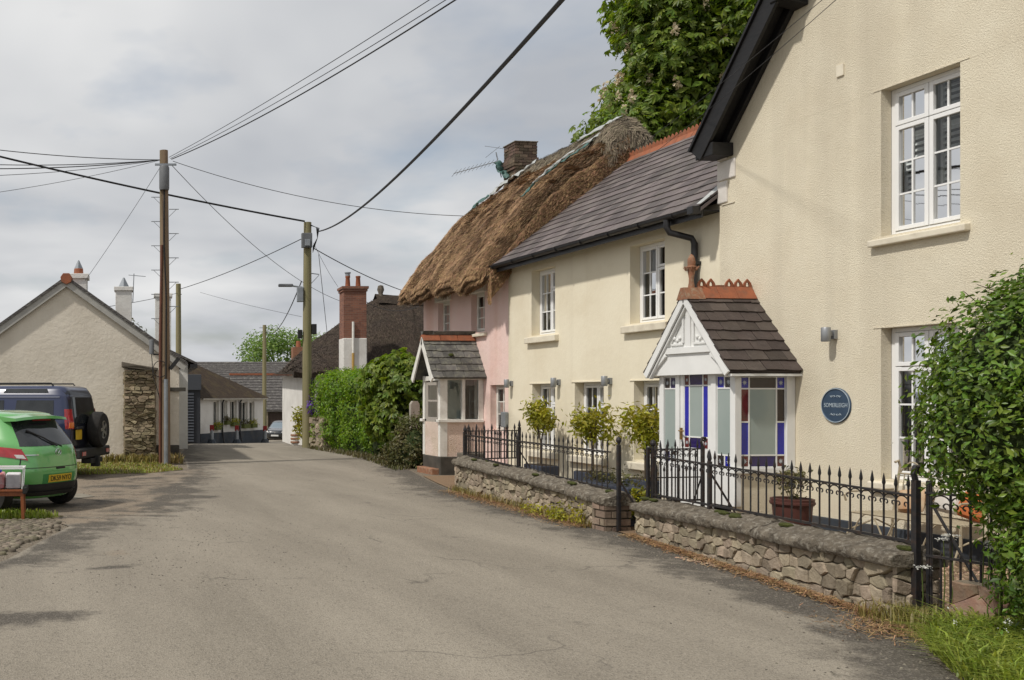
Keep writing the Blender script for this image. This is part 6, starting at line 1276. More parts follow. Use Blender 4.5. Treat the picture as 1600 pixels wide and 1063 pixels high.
MB().prism([(-2, -.2, 3.4), (-2, 2.5, 4.55), (-2, 5.2, 3.4)], (3.4, 0, 0)).build('roof', M['slate_far'], rr2); MB().beam((-2, 2.5, 4.58), (1.42, 2.5, 4.58), .2, .1).build('ridge', M['terracotta'], rr2)
# low white cottage with window boxes, receding to the right
wa, wb = cw(2.80, 50), cw(6.85, 56); wdir = (wb - wa); wl = wdir.length; wang = math.atan2(wdir.y, wdir.x)
lc_ = thing('low_cottage', 'low white cottage with brown roof, dark plinth and window boxes at the bend', 'house', (wa.x, wa.y, -.95), wang)
ops = [(1.35, 1.98, .90, 2.36), (2.52, 2.92, 1.15, 2.36), (3.22, 4.0, 1.05, 2.36), (4.5, 5.3, .90, 2.30), (5.48, 6.15, .90, 2.30)]
mb = MB(); zsl = sorted({.62, 2.50, *[o[2] for o in ops], *[o[3] for o in ops]}); xsl = sorted({0, wl, *[o[0] for o in ops], *[o[1] for o in ops]})
for a, b_ in zip(xsl, xsl[1:]):
    for c, d in zip(zsl, zsl[1:]):
        if not any(o[0] <= a and b_ <= o[1] and o[2] <= c and d <= o[3] for o in ops): mb.box(a, b_, 0, .25, c, d)
mb.box(0, .25, .25, 5, .62, 2.5).box(wl - .25, wl, .25, 5, .62, 2.5); mb.build('wall', M['whitewash'], lc_); MB().box(-.0, wl + .0, -.05, .3, -.4, .62).build('plinth', M['plinth'], lc_)
for k, (a, b_, c, d) in enumerate(ops):
    wv = MB().box(a, a + .07, .12, .18, c, d).box(b_ - .07, b_, .12, .18, c, d).box(a, b_, .12, .18, d - .07, d).box(a, b_, .12, .18, c, c + .06).box((a + b_) / 2 - .02, (a + b_) / 2 + .02, .13, .17, c, d).build('window', M['oldwhite'], lc_)
    MB().box(a + .02, b_ - .02, .19, .22, c, d).build('pane', M['carglass'], wv)
    bx_ = MB().box(a + .02, b_ - .02, -.22, .0, c - .12, c + .12).build('window_box', mat('box_green', (.10, .115, .03), rough=.8), lc_, bevel=.01)
    P, dd = shell([((a + (b_ - a) * (q + .5) / 3, -.12, c + .2), (.16, .14, .14)) for q in range(3)], 160, 40 + k, .2, 4, .05); leaves('flowers', P, dd, .10, M['shrub'] if k % 2 else M['bay'], bx_)
for x in (2.25, 4.25): MB().tube([(x, -.18, 2.42), (x, -.08, 2.25), (x, -.07, .75), (x, -.1, .55), (x - .12, -.25, .05)], .05, 8).build('downpipe', M['black'], lc_, True)
MB().tube([(-.1, -.2, 2.47), (wl + .15, -.2, 2.47)], .06, 8).build('gutter', M['oldwhite'], lc_)
MB().add([(-.9, -.3, 2.5), (wl + .25, -.3, 2.5), (wl + .25, 5.6, 2.5), (-.9, 5.6, 2.5), (.8, 2.6, 4.55), (wl - 3.4, 2.6, 4.45), (-.9, 2.6, 4.5)], [(0, 1, 5, 4), (1, 2, 5), (2, 3, 4, 5), (0, 4, 6), (3, 6, 4), (0, 6, 3)]).build('roof', M['mossroof'], lc_)
dk = local('dark_shed', 'dark grey boarded shed with louvred door beside the low white cottage', 'shed', 2.25, 48.6)
MB().box(-.85, .48, 0, 3, -.3, 3.5).build('wall', mat('anthracite', (.035, .038, .045), (.028, .03, .036), rough=.6), dk)
MB().box(-.9, .52, -.12, .0, 2.75, 3.55).build('fascia', mat('anthracite_pale', (.06, .065, .075), rough=.6), dk, bevel=.02)
for k in range(17): MB().prism([(-.78, -.02, .1 + k * .15), (-.78, -.09, .12 + k * .15), (-.78, -.02, .24 + k * .15)], (.92, 0, 0)).build('louvre', mat('louvre_grey', (.05, .055, .065), rough=.5) if k == 0 else bpy.data.materials['louvre_grey'], dk)
for k, (x, lab) in enumerate(((331, 'leftmost red topped bollard before the low white cottage'), (370, 'middle red topped bollard before the low white cottage'), (414, 'red topped bollard at the right corner of the low white cottage'))):
    dd_ = (50, 52.2, 55)[k]; b0 = local('bollard', lab, 'bollard', (x - 230) / FPX * dd_, dd_, group='bollards at the bend'); MB().lathe([(.001, 0), (.11, 0), (.09, .75), (.001, .75)], (0, 0, 0), 10).build('post', M['galv'], b0, True); MB().box(-.11, .11, -.08, .08, .68, .98).build('reflector', mat('red_reflector', (.25, .02, .02), rough=.6) if k == 0 else bpy.data.materials['red_reflector'], b0, bevel=.02); MB().lathe([(.001, 0), (.26, 0), (.16, .22), (.001, .22)], (0, 0, 0), 8).build('base', M['plinth'], b0)
# slate barns beyond
def barn(name, label, r0, r1, d0, d1, zb, ze, zr, m, wallm, ridge=None):
    b0 = local(name, label, 'building', 0, 0, 0); MB().box(r0, r1, d0, d1, zb, ze).build('wall', wallm, b0); dm = (d0 + d1) / 2
    for s, dd_ in ((0, d0 - .3), (1, d1 + .3)):
        MB().prism([(r0 - .3, dd_, ze - .1), (r0 - .3, dm, zr), (r0 - .3, dm, zr - .12), (r0 - .3, dd_, ze - .22)], (r1 - r0 + .6, 0, 0)).build('roof', m, b0)
        if s == 0:
            nr = 13
            for k in range(nr):
                z0 = ze - .1 + (zr - ze + .1) * k / nr; y0 = dd_ + (dm - dd_) * k / nr; MB().beam((r0 - .3, y0 + .02, z0 + .035), (r1 + .3, y0 + .02, z0 + .035), .06, .035).build('slate_course', m, b0)
    MB().prism([(r0, d0 + .01, ze), (r0, dm, zr - .1), (r0, d1, ze)], (.25, 0, 0)).build('gable', wallm, b0); MB().prism([(r1, d0 + .01, ze), (r1, dm, zr - .1), (r1, d1, ze)], (-.25, 0, 0)).build('gable', wallm, b0)
    if ridge: MB().beam((r0 - .3, dm, zr + .02), (r1 + .3, dm, zr + .02), .3, .16).build('ridge', ridge, b0)
    return b0
dim_wall = mat('dim_stone_wall', (.20, .17, .13), (.13, .11, .085), scale=2, rough=1, coord='pos', bump=.8, bscale=6, bdist=.05)
b1 = barn('slate_barn', 'slate roofed garage building with brown door behind the dark car', 7.2, 14.0, 76, 83, -2.4, .62, 3.45, M['slate_far'], dim_wall, M['terracotta'])
MB().box(9.75, 11.95, 75.9, 75.97, -2.1, .28).build('garage_door', mat('brown_door', (.055, .038, .03), (.04, .028, .022), scale=3, rough=.8, stretch=(5, 1, .3)), b1)
for x in (9.55, 12.1): MB().box(x - .12, x + .12, 75.8, 75.95, -2.1, .4).build('pier', M['stone'], b1)
b2 = barn('slate_barn', 'longer weathered slate roof rising behind the garage', 3.0, 15.5, 88, 95, -2.6, 2.6, 4.95, M['slate_far'], M['whitewash'])
cc_ = MB().box(14.0, 15.9, 90.9, 92.1, 4.5, 6.35).build('chimney', M['brick'], b2); MB().lathe([(.001, 0), (.25, 0), (.2, .6), (.001, .6)], (14.6, 91.5, 6.35), 10).build('chimney_pot', M['terracotta'], cc_)
wg = local('white_gable', 'small white gable peeping beside the thatched house', 'house', 15.3, 86, -2.4); MB().prism([(-1.6, 0, 0), (1.6, 0, 0), (1.6, 0, 5.0), (0, 0, 7.0), (-1.6, 0, 5.0)], (0, 5, 0)).build('wall', M['whitewash'], wg)
for s in (-1, 1): MB().prism([(0, -.2, 7.1), (s * 1.9, -.2, 4.75), (s * 1.9, -.2, 4.6), (0, -.2, 6.95)], (0, 5.4, 0)).build('roof', M['slate_far'], wg)
# white house under dark thatch, tall brick chimney
twr, twd = 6.45, 39.2
tw = local('white_thatched_house', 'white walled house under dark brown thatch behind the hedge', 'house', twr, twd, -.3)
MB().box(0, 7.6, 0, 6, -.2, 2.9).build('wall', M['whitewash'], tw)
V = []; F = []; NU, NV = 46, 16
for i in range(NU + 1):
    u = i / NU; x = -.45 + 9.0 * u
    hip = min(1, max(0, (x + .45) / 4.2)); rz_ = 3.05 + (6.35 - 3.05) * (hip ** .82); sag = -.12 * math.sin(math.pi * max(0, (u - .4) / .6))
    for j in range(NV + 1):
        v = j / NV; yy_ = -.5 + 3.5 * v; z = 3.0 + (rz_ + sag - 3.0) * (v ** .9) + (.25 * math.sin(math.pi * min(1, v)) * hip); q = Vector((x, yy_, z)); z += mn.noise(q * .9) * .10 + mn.noise(q * 3) * .05
        if v == 0: z -= .05
        V.append((x, yy_, z))
    V.append((x, 6.5, 3.0)); V.append((x, 0.0, 2.85)); V.append((x, -.42, 2.72))
NN = NV + 4
for i in range(NU): F += [(i * NN + j, i * NN + (j + 1) % NN, (i + 1) * NN + (j + 1) % NN, (i + 1) * NN + j) for j in range(NN)]
mb = MB().add(V, F + [tuple(range(NN)), tuple(range(NU * NN, (NU + 1) * NN))]); tt = mb.build('thatch', M['thatch_dark'], tw, True)
S = []
for k in range(14000):
    i = random.randrange(NU); j = random.randrange(NV); a, b, c = (Vector(V[q]) for q in (i * NN + j, i * NN + j + 1, (i + 1) * NN + j)); p = a + (b - a) * random.random() + (c - a) * random.random(); d = (a - b).normalized(); n = (b - a).cross(c - a).normalized(); n = n if n.z > 0 else -n
    S.append((p, (d + Vector((random.gauss(0, .2), 0, 0))).normalized(), n))
straws('straw', S, M['straw_dark'], tt, .10, .26, .012)
mb = MB()
for i in range(19):
    x = 3.7 + 4.9 * i / 18
    for a, b in ((-.5, -.38), (-.25, -.1), (0, .06), (.25, -.1), (.5, -.38)): mb.v.append((x, 3.0 + a, 6.46 + b - .12 * math.sin(math.pi * i / 18) + .04 * mn.noise(Vector((x * 2, a * 3, 0)))))
mb.f += [(i * 5 + j, i * 5 + j + 1, (i + 1) * 5 + j + 1, (i + 1) * 5 + j) for i in range(18) for j in range(4)]; mb.build('ridge_roll', M['thatch_dark'], tw, True)
MB().lathe([(.001, 0), (.14, 0), (.10, .14), (.16, .3), (.12, .48), (.001, .52)], (3.95, 3.0, 6.40), 8).build('ridge_bird', M['trough_stone'], tw, True)
cx0 = 1.42; MB().box(cx0, cx0 + .95, -1.2, -.3, -.2, 4.3).build('chimney_base', M['whitewash'], tw, bevel=.03)
mbk = mat('chimney_brick', (.23, .10, .07), (.15, .07, .05), scale=6, rough=.95, bump=.5, bscale=30, coord='obj')
t = mbk.node_tree; bt_ = t.nodes.new('ShaderNodeTexBrick'); bt_.inputs['Scale'].default_value = 4.2; bt_.inputs['Color1'].default_value = (.26, .115, .075, 1); bt_.inputs['Color2'].default_value = (.17, .075, .055, 1); bt_.inputs['Mortar'].default_value = (.22, .18, .14, 1); bt_.inputs['Mortar Size'].default_value = .018; bt_.inputs['Row Height'].default_value = .30; bt_.inputs['Brick Width'].default_value = .9
tcb = t.nodes.new('ShaderNodeTexCoord'); sx_ = t.nodes.new('ShaderNodeSeparateXYZ'); cb_ = t.nodes.new('ShaderNodeCombineXYZ'); t.links.new(tcb.outputs['Object'], sx_.inputs[0]); ad_ = t.nodes.new('ShaderNodeMath'); t.links.new(sx_.outputs[0], ad_.inputs[0]); t.links.new(sx_.outputs[1], ad_.inputs[1]); t.links.new(ad_.outputs[0], cb_.inputs[0]); t.links.new(sx_.outputs[2], cb_.inputs[1]); t.links.new(cb_.outputs[0], bt_.inputs['Vector']); t.links.new(bt_.outputs[0], t.nodes['Principled BSDF'].inputs['Base Color'])
cst = MB().box(cx0 + .02, cx0 + .93, -1.18, -.32, 4.3, 6.18).box(cx0 - .02, cx0 + .97, -1.22, -.28, 6.18, 6.28).box(cx0 - .06, cx0 + 1.01, -1.26, -.24, 6.28, 6.38).build('chimney', mbk, tw)
for x, m_, c_ in ((cx0 + .27, 'terracotta', True), (cx0 + .69, 'terracotta', False)):
    q = MB().lathe([(.001, 0), (.11, 0), (.085, .38), (.10, .40), (.10, .46), (.001, .46)], (x, -.75, 6.38), 12).build('chimney_pot', M[m_], cst, True)
    if c_: MB().lathe([(.001, 0), (.10, 0), (.10, .10), (.13, .12), (.13, .15), (.001, .15)], (x, -.75, 6.84), 12).build('cowl', M['galv'], q, True)
MB().tube([(cx0 + .38, -1.26, 2.6), (cx0 + .38, -1.26, 3.7)], .05, 8).build('flue_pipe', mat('ochre_pipe', (.45, .28, .08), rough=.6), tw); MB().tube([(cx0 + .38, -1.26, 3.7), (cx0 + .38, -1.26, 4.95)], .05, 8).build('flue_pipe', M['oldwhite'], tw)
c2 = MB().box(5.05, 5.55, 2.6, 3.1, 5.9, 6.75).build('chimney', M['brick'], tw); MB().lathe([(.001, 0), (.12, 0), (.10, .2), (.001, .2)], (5.3, 2.85, 6.75), 10).build('chimney_pot', M['terracotta'], c2)
MB().box(7.1, 9.2, 1.0, 3.6, 2.0, 3.9).prism([(6.9, .8, 3.9), (6.9, 2.3, 4.5), (6.9, 3.8, 3.9)], (2.5, 0, 0)).build('side_wing', M['slate_far'], tw)
hb = local('striped_barrel', 'small red and white striped barrel by the far house corner', 'barrel', (461 - 230) / FPX * 37.6, 37.6); MB().lathe([(.001, 0), (.13, 0), (.17, .25), (.13, .5), (.001, .5)], (0, 0, 0), 14).build('tub', M['oldwhite'], hb, True)
for z in (.08, .22, .36): MB().lathe([(.16, z), (.18, z + .01), (.18, z + .07), (.16, z + .08)], (0, 0, 0), 14).build('hoop', M['terracotta_old'], hb)
# ------------------------------------------------------------------ hedges and trees
hd = thing('clipped_hedge', 'dense dark green clipped hedge overhanging the gate at the right edge', 'hedge', (6.75, 5.35, 0))
bl = [((6.50, 5.56, 1.50), (.56, .56, .62)), ((6.58, 5.54, 1.82), (.60, .60, .62)), ((6.85, 5.40, 2.05), (.62, .60, .58)), ((6.72, 5.36, .85), (.46, .44, .58)), ((6.50, 5.20, .55), (.42, .42, .5)), ((6.9, 5.5, 1.4), (.5, .5, .9)), ((7.1, 5.1, 1.6), (.8, .7, 1.05)), ((7.0, 4.8, .8), (.7, .7, .9)), ((6.8, 5.3, 1.2), (.6, .6, .8))]
bl = [((b[0][0] - 6.75, b[0][1] - 5.35, b[0][2]), b[1]) for b in bl]
P, d = shell(bl, 13000, 9, .80, 5, .06); leaves('old_leaves', P, d, .052, M['hedge_dark'], hd, aspect=.5)
P, d = shell(bl, 56000, 5, .78, 7, .045); leaves('foliage', P, d, .050, M['hedge'], hd, aspect=.50, up=.5, jit=.45)
P, d = shell(bl, 5000, 6, .98, 5, .06); leaves('shoots', P + d * .04, d, .055, M['hedge'], hd, aspect=.42)
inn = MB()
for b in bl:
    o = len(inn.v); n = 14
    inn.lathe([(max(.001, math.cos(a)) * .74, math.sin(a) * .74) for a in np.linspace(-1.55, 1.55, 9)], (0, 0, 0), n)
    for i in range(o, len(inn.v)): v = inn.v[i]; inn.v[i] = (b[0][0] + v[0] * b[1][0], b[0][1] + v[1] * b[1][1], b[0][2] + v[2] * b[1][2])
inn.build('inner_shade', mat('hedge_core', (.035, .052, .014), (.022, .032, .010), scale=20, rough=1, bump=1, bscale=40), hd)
r_ = random.Random(2); tw_ = MB()
for k in range(90):
    b = r_.choice(bl); dd_ = Vector((r_.gauss(-.5, .7), r_.gauss(-.3, .8), r_.gauss(.6, .6))).normalized(); p = Vector(b[0]) + Vector((dd_.x * b[1][0], dd_.y * b[1][1], dd_.z * b[1][2])) * .8; q = p + dd_ * r_.uniform(.12, .28); tw_.tube([p, (p + q) / 2 + Vector((0, 0, .02)), q], [.005, .004, .002], 5, False)
for k in range(6): a = k; tw_.tube([(-.35 + .1 * k, .0 - .05 * k, 0), (-.3 + .1 * k, 0 - .05 * k, .6), (-.2 + .12 * k, -.1, 1.2)], [.03, .025, .015], 6)
tag(tw_.build('twigs', M['bark'], hd), kind='stuff')
sp_ = thing('gate_pier', 'short sandy stone pier at the foot of the hedge behind the gate', 'pier', (6.72, 6.02, 0)); r_ = random.Random(9)
MB().box(-.11, .2, -.2, .13, -.05, .36).build('core', M['mortar'], sp_)
for poly in cells(.34, .40, .22, .16, 31): mb = MB(); stone(mb, poly, lambda s, z, q: Vector((-.12 - q, .14 - s, z - .04)), .004, .04, r_); mb.build('stone', M['brick_pale'], sp_)
for poly in cells(.32, .40, .22, .16, 32): mb = MB(); stone(mb, poly, lambda s, z, q: Vector((s - .12, -.21 - q, z - .04)), .004, .04, r_); mb.build('stone', M['brick_pale'], sp_)
# roadside hedge beyond the pink porch
h2 = thing('roadside_hedge', 'bright green clipped hedge along the road beyond the pink porch', 'hedge', (10.0, 28.6, 0))
bl = [((.0 + .1 * math.sin(k * 2.0), -2.3 + k * .62, z), (.78, .55, .62)) for k in range(9) for z in (.55, 1.25, 1.95)]
P, d = shell(bl, 44000, 15, .80, 8, .06); P[:, 2] += gz(10, 28.6); keep = P[:, 2] > -.05; leaves('foliage', P[keep], d[keep], .095, M['hedge_far'], h2, aspect=.5, jit=.4)
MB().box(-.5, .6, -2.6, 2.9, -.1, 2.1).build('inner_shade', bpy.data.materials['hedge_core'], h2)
mp1 = thing('broadleaf_bush', 'large maple like bush with broad leaves between hedge and pink porch', 'bush', (9.75, 24.75, 0))
bl = [((.0, .0, 1.2), (.85, 1.1, .9)), ((-.15, .3, 2.05), (.75, .95, .65)), ((.2, -.6, 1.95), (.8, .8, .65)), ((.1, 1.1, 1.7), (.75, .8, .8)), ((-.1, -.1, 2.45), (.5, .6, .35)), ((.6, -1.0, 1.2), (.6, .6, .9))]
P, d = shell(bl, 5600, 25, .72, 5, .10); leaves('foliage', P, d, .17, M['maple'], mp1, aspect=.55, palm=5, up=.6, droop=.8)
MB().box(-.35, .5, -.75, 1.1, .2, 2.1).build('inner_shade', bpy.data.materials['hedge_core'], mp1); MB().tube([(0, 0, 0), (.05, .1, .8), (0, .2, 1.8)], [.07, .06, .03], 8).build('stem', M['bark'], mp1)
sh = thing('bronze_shrub', 'low bronze green shrub beside the pink porch door', 'shrub', (8.75, 21.55, 0))
bl = [((0, 0, .35), (.50, .50, .42)), ((.15, .2, .85), (.40, .42, .36)), ((.35, -.15, 1.05), (.32, .35, .3)), ((-.2, .35, .3), (.35, .35, .32))]
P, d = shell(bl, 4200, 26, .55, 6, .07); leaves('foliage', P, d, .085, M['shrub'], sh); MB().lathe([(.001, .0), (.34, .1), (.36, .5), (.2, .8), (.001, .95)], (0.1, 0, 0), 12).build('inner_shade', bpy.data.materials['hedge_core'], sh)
gp = thing('gate_post', 'pale wooden gate post in the shade behind the bronze shrub', 'post', (9.25, 22.55, 0)); MB().prism([(-.11, -.06, 0), (.11, -.06, 0), (.11, -.06, 1.48), (.06, -.06, 1.56), (-.06, -.06, 1.56), (-.11, -.06, 1.48)], (0, .12, 0)).build('timber', mat('pale_timber', (.36, .33, .28), (.28, .25, .21), rough=.9, scale=6), gp)
# stone bank below the hedge
sb = thing('stone_bank', 'rough dry stone bank end with grass cap under the hedge by the pole', 'wall', (9.45, 30.4, 0)); r_ = random.Random(77)
MB().box(-.1, .8, -.3, 1.3, -.4, .95).build('core', M['mortar_dark'], sb); MB().box(-.12, .8, -.3, 1.3, .95, 1.0).build('turf', M['verge'], sb)
for poly in cells(1.6, 1.25, .30, .15, 41): mb = MB(); stone(mb, poly, lambda s, z, q: Vector((-.12 - q, 1.3 - s, z - .3)), .006, .09, r_); mb.build('stone', M['stone'], sb)
for poly in cells(.95, 1.25, .30, .15, 42): mb = MB(); stone(mb, poly, lambda s, z, q: Vector((s - .12, -.3 - q, z - .3)), .006, .08, r_); mb.build('stone', M['stone'], sb)
fl = thing('purple_flowers', 'purple and white flowers growing round the electricity pole foot', 'flowers', tuple(cw(5.62, 32.3)))
P, d = shell([((0, 0, 1.35), (.16, .16, .32))], 160, 51, .2, 4, .04); leaves('purple_blooms', P, d, .09, M['purpleflower'], fl); P, d = shell([((.22, -.05, 1.05), (.16, .16, .35))], 160, 52, .2, 4, .04); leaves('white_blooms', P, d, .09, M['whiteflower'], fl)
yb = thing('yellow_shrub', 'small yellow green shrub at the white house corner left of the pole', 'shrub', tuple(cw(5.35, 34.0))); P, d = shell([((.12, 0, .95), (.22, .2, .38)), ((.15, 0, .5), (.18, .2, .4))], 500, 53, .3, 5, .06); leaves('foliage', P, d, .12, M['bay'], yb)
# horse chestnut behind the houses
hc = local('chestnut_tree', 'big horse chestnut tree in blossom rising behind the roofs', 'tree', 21.4, 31.0)
rg = np.random.default_rng(3); bl = []
for k in range(46):
    a = rg.uniform(0, 6.28); u = rg.uniform(-.95, 1); rr0 = math.sqrt(max(0, 1 - u * u)) * rg.uniform(.55, 1.0); bl.append(((rr0 * math.cos(a) * 4.9 + .8, rr0 * math.sin(a) * 4.0, 12.2 + u * 5.2), (1.55, 1.5, .95)))
bl += [((-4.6 + rg.uniform(-.9, 1.0), rg.uniform(-2, 1), 11.2 + .55 * k), (1.4, 1.3, 1.0)) for k in range(10)]
bl += [((-6.2 + .72 * k, -1.0 - .2 * (k % 2), 9.9 + .30 * (k % 3) + .22 * k), (1.35, 1.3, 1.0)) for k in range(8)] + [((-4.2 + 1.0 * k, -.6, 9.4 + .4 * (k % 2)), (1.3, 1.2, 1.0)) for k in range(7)]
P, d = shell(bl, 64000, 61, .60, 7, .20); leaves('crown', P, d, .23, M['chestnut'], hc, aspect=.42, palm=5, up=.7, droop=.5)
P, d = shell(bl, 1100, 62, .99); keep = d[:, 2] > -.1; P, d = P[keep], d[keep]; Q, E_ = [], []
rg = np.random.default_rng(5)
for p in P:
    for z in np.linspace(0, .34, 9):
        for q in range(3):
            a = rg.uniform(0, 6.28); rr0 = .085 * (1 - z / .42); Q.append(p + np.array([math.cos(a) * rr0, math.sin(a) * rr0, z + .1])); E_.append((math.cos(a), math.sin(a), .3))
leaves('blossom_candles', Q, E_, .11, M['blossom'], hc, aspect=.8)
MB().tube([(0, 0, 0), (.1, 0, 4), (.4, .2, 9), (.6, .2, 14)], [.55, .45, .32, .12], 12).build('trunk', M['bark'], hc, True)
lb = MB(); r_ = random.Random(8)
for k in range(26):
    c = Vector(bl[k][0]); z0 = r_.uniform(5, 10); lb.tube([(.2, .1, z0), Vector((.3, .1, z0)).lerp(c, .5) + Vector((0, 0, .5)), c], [.14, .09, .03], 6, False)
lb.build('limbs', M['bark'], hc)
lv = mat('leaf_gloom', (.016, .026, .008), (.010, .016, .006), rough=1); 
P, d = shell([((b[0][0] * .8, b[0][1] * .8, 12 + (b[0][2] - 12) * .8), (1.2, 1.2, .8)) for b in bl], 3600, 63, .1, 4, .3); leaves('inner_leaves', P, d, .45, M['chestnut'], hc, aspect=.5, palm=3)
# spring-green tree far behind, small ones
def tree(name, label, r, d, z, blobs, n, ls, m, tuft=6, tr=.3, th=5):
    t_ = local(name, label, 'tree', r, d, z); P, dd_ = shell(blobs, n, int(d), .45, tuft, tr); leaves('crown', P, dd_, ls, m, t_, aspect=.55, up=.5); MB().tube([(0, 0, -1), (0, 0, th)], [.3, .15], 8).build('trunk', M['bark'], t_)
    lb = MB()
    for b in blobs[::2]: lb.tube([(0, 0, th * .6), Vector((0, 0, th)).lerp(Vector(b[0]), .5), b[0]], [.14, .1, .03], 6, False)
    lb.build('limbs', M['bark'], t_); return t_
rg = np.random.default_rng(12)
tree('spring_tree', 'pale spring green tree behind the far slate roofs', 16.2, 112, -3, [((rg.uniform(-4.2, 4.6), rg.uniform(-3, 3), rg.uniform(6.5, 11.5)), (1.9, 1.9, 1.3)) for _ in range(22)], 9500, .34, M['tree_far'])
tree('garden_tree', 'small green tree peeping over the gable roof beside the chimney', -.9, 40, -.3, [((rg.uniform(-.9, .9), rg.uniform(-.9, .9), rg.uniform(3.6, 5.0)), (.6, .6, .5)) for _ in range(8)], 1500, .16, M['shrub'], 5, .12, 3)
# ------------------------------------------------------------------ grass, weeds, litter
def blades(name, pts, h, w_, m, parent=None, lean=.5, seed=0):
    rg = np.random.default_rng(seed); P = np.asarray(pts, float); n = len(P); a = rg.uniform(0, 6.28, n); H_ = h * rg.uniform(.5, 1.3, n); dr = np.stack([np.cos(a), np.sin(a), np.zeros(n)], 1); sd = np.stack([-np.sin(a), np.cos(a), np.zeros(n)], 1) * (w_ * rg.uniform(.6, 1.3, n))[:, None]; ln = (lean * rg.uniform(.2, 1.4, n) * H_)[:, None]
    up = np.array([0, 0, 1.]); b0, b1 = P - sd, P + sd; m0 = P + dr * ln * .35 + up * (H_ * .6)[:, None]; tp = P + dr * ln + up * (H_ * (1 - .35 * np.clip(lean, 0, 1)))[:, None]
    V = np.stack([b0, b1, m0 + sd * .8, m0 - sd * .8, tp], 1).reshape(-1, 3); i = np.arange(n) * 5
    F = np.concatenate([np.stack([i, i + 1, i + 2], 1), np.stack([i, i + 2, i + 3], 1), np.stack([i + 3, i + 2, i + 4], 1)]); return tag(npmesh(name, V, F, m, parent), kind='stuff')
def scatter(n, f, seed):
    rg = np.random.default_rng(seed); out = []
    for _ in range(n):
        x, y = f(rg); out.append((x, y, gz(x, y)))
    return out
def inpoly(rg, poly):
    xs_ = [p[0] for p in poly]; ys_ = [p[1] for p in poly]
    while True:
        x, y = rg.uniform(min(xs_), max(xs_)), rg.uniform(min(ys_), max(ys_)); c = False; j = len(poly) - 1
        for i in range(len(poly)):
            if (poly[i][1] > y) != (poly[j][1] > y) and x < (poly[j][0] - poly[i][0]) * (y - poly[i][1]) / (poly[j][1] - poly[i][1]) + poly[i][0]: c = not c
            j = i
        if c: return x, y
cl = [(6.22, 5.95), (6.56, 5.96),  (7.0, 5.2), (7.3, 4.3), (6.2, 4.2), (5.18, 4.3), (5.46, 5.05), (5.90, 5.68)]
g1 = blades('grass_clump', scatter(7500, lambda r: inpoly(r, cl), 1), .26, .006, M['grass'], lean=1.15, seed=1)
V = scatter(60, lambda r: inpoly(r, cl), 2); P = []; d = []
rg = np.random.default_rng(4)
for x, y, z in V[:34]:
    h = rg.uniform(.16, .30)
    for q in range(9): P.append((x + rg.normal(0, .014), y + rg.normal(0, .014), z + h + rg.normal(0, .012))); d.append((rg.normal(), rg.normal(), 1))
leaves('grass_flowers', P, d, .016, M['whiteflower'], None)
cp = thing('cow_parsley', 'white cow parsley flowering through the gate beside the hedge', 'flowers', (6.66, 6.12, 0)); P = []; d = []; stem = MB(); r_ = random.Random(5)
for k in range(18):
    px_, py_, h = (r_.uniform(-.16, .05), r_.uniform(-.02, .22), r_.uniform(.40, .68)) if k < 3 else (r_.uniform(-.12, .12), r_.uniform(-.42, -.10), r_.uniform(.60, 1.25)); stem.tube([(px_, py_, 0), (px_ + .02, py_, h * .5), (px_ + .03, py_ + .02, h)], [.005, .004, .003], 5, False)
    for u in range(5):
        ux, uy = px_ + r_.gauss(.03, .03), py_ + r_.gauss(.02, .03)
        for q in range(12): P.append((ux + r_.gauss(0, .013), uy + r_.gauss(0, .013), h + .015 + r_.gauss(0, .006))); d.append((r_.gauss(0, .4), r_.gauss(0, .4), 1))
leaves('umbels', P, d, .013, M['whiteflower'], cp, aspect=.9); stem.build('stems', leafmat('stem_green', (.10, .14, .03), (.12, .16, .04)), cp)
blades('verge_grass', scatter(5200, lambda r: inpoly(r, vg), 7), .065, .010, M['grass'], lean=.6, seed=2); blades('verge_dry_grass', scatter(3600, lambda r: inpoly(r, vg), 8), .085, .010, M['grass_dry'], lean=.7, seed=3)
blades('stub_weeds', scatter(900, lambda r: (lambda q: (q.x, q.y))(cw(r.uniform(-1.4, .9), 23.85 + r.normal(0, .14))), 9), .26, .014, M['grass_dry'], lean=.5, seed=4)
blades('kerb_grass', scatter(2600, lambda r: inpoly(r, [(-3.2, 13.2), (.05, 12.98), (.3, 13.35), (-.25, 13.85), (-3.2, 14.0)]), 10), .10, .010, M['grass'], lean=.5, seed=5)
def along(rg, A, B, off, spread):
    t = rg.uniform(0, 1); a, b = Vector((*A, 0)), Vector((*B, 0)); n = Vector((-(b - a).y, (b - a).x, 0)).normalized(); n = n if n.x < 0 else -n; p = a.lerp(b, t) + n * (off + abs(rg.normal(0, spread))); return p.x, p.y
def flat(name, pts, l, w_, m, seed):
    rg = np.random.default_rng(seed); P = np.asarray(pts, float); n = len(P); a = rg.uniform(0, 6.28, n); t = np.stack([np.cos(a), np.sin(a), rg.normal(0, .22, n)], 1) * (l * rg.uniform(.4, 1.2, n))[:, None]; s = np.stack([-np.sin(a), np.cos(a), rg.normal(0, .2, n)], 1) * w_; P[:, 2] += rg.uniform(.004, .035, n)
    V = np.stack([P - t / 2 - s, P - t / 2 + s, P + t / 2 + s * .5, P + t / 2 - s * .5], 1).reshape(-1, 3); return tag(npmesh(name, V, np.arange(n * 4).reshape(-1, 4), m), kind='stuff')
flat('dry_litter', scatter(5200, lambda r: along(r, WA, WB, .03, .085), 11) + scatter(5200, lambda r: along(r, (7.1, 11.4), VB, .02, .16), 12) + scatter(1800, lambda r: (r.normal(6.20, .20), r.normal(6.15, .22)), 13), .06, .0035, M['litter'], 6)
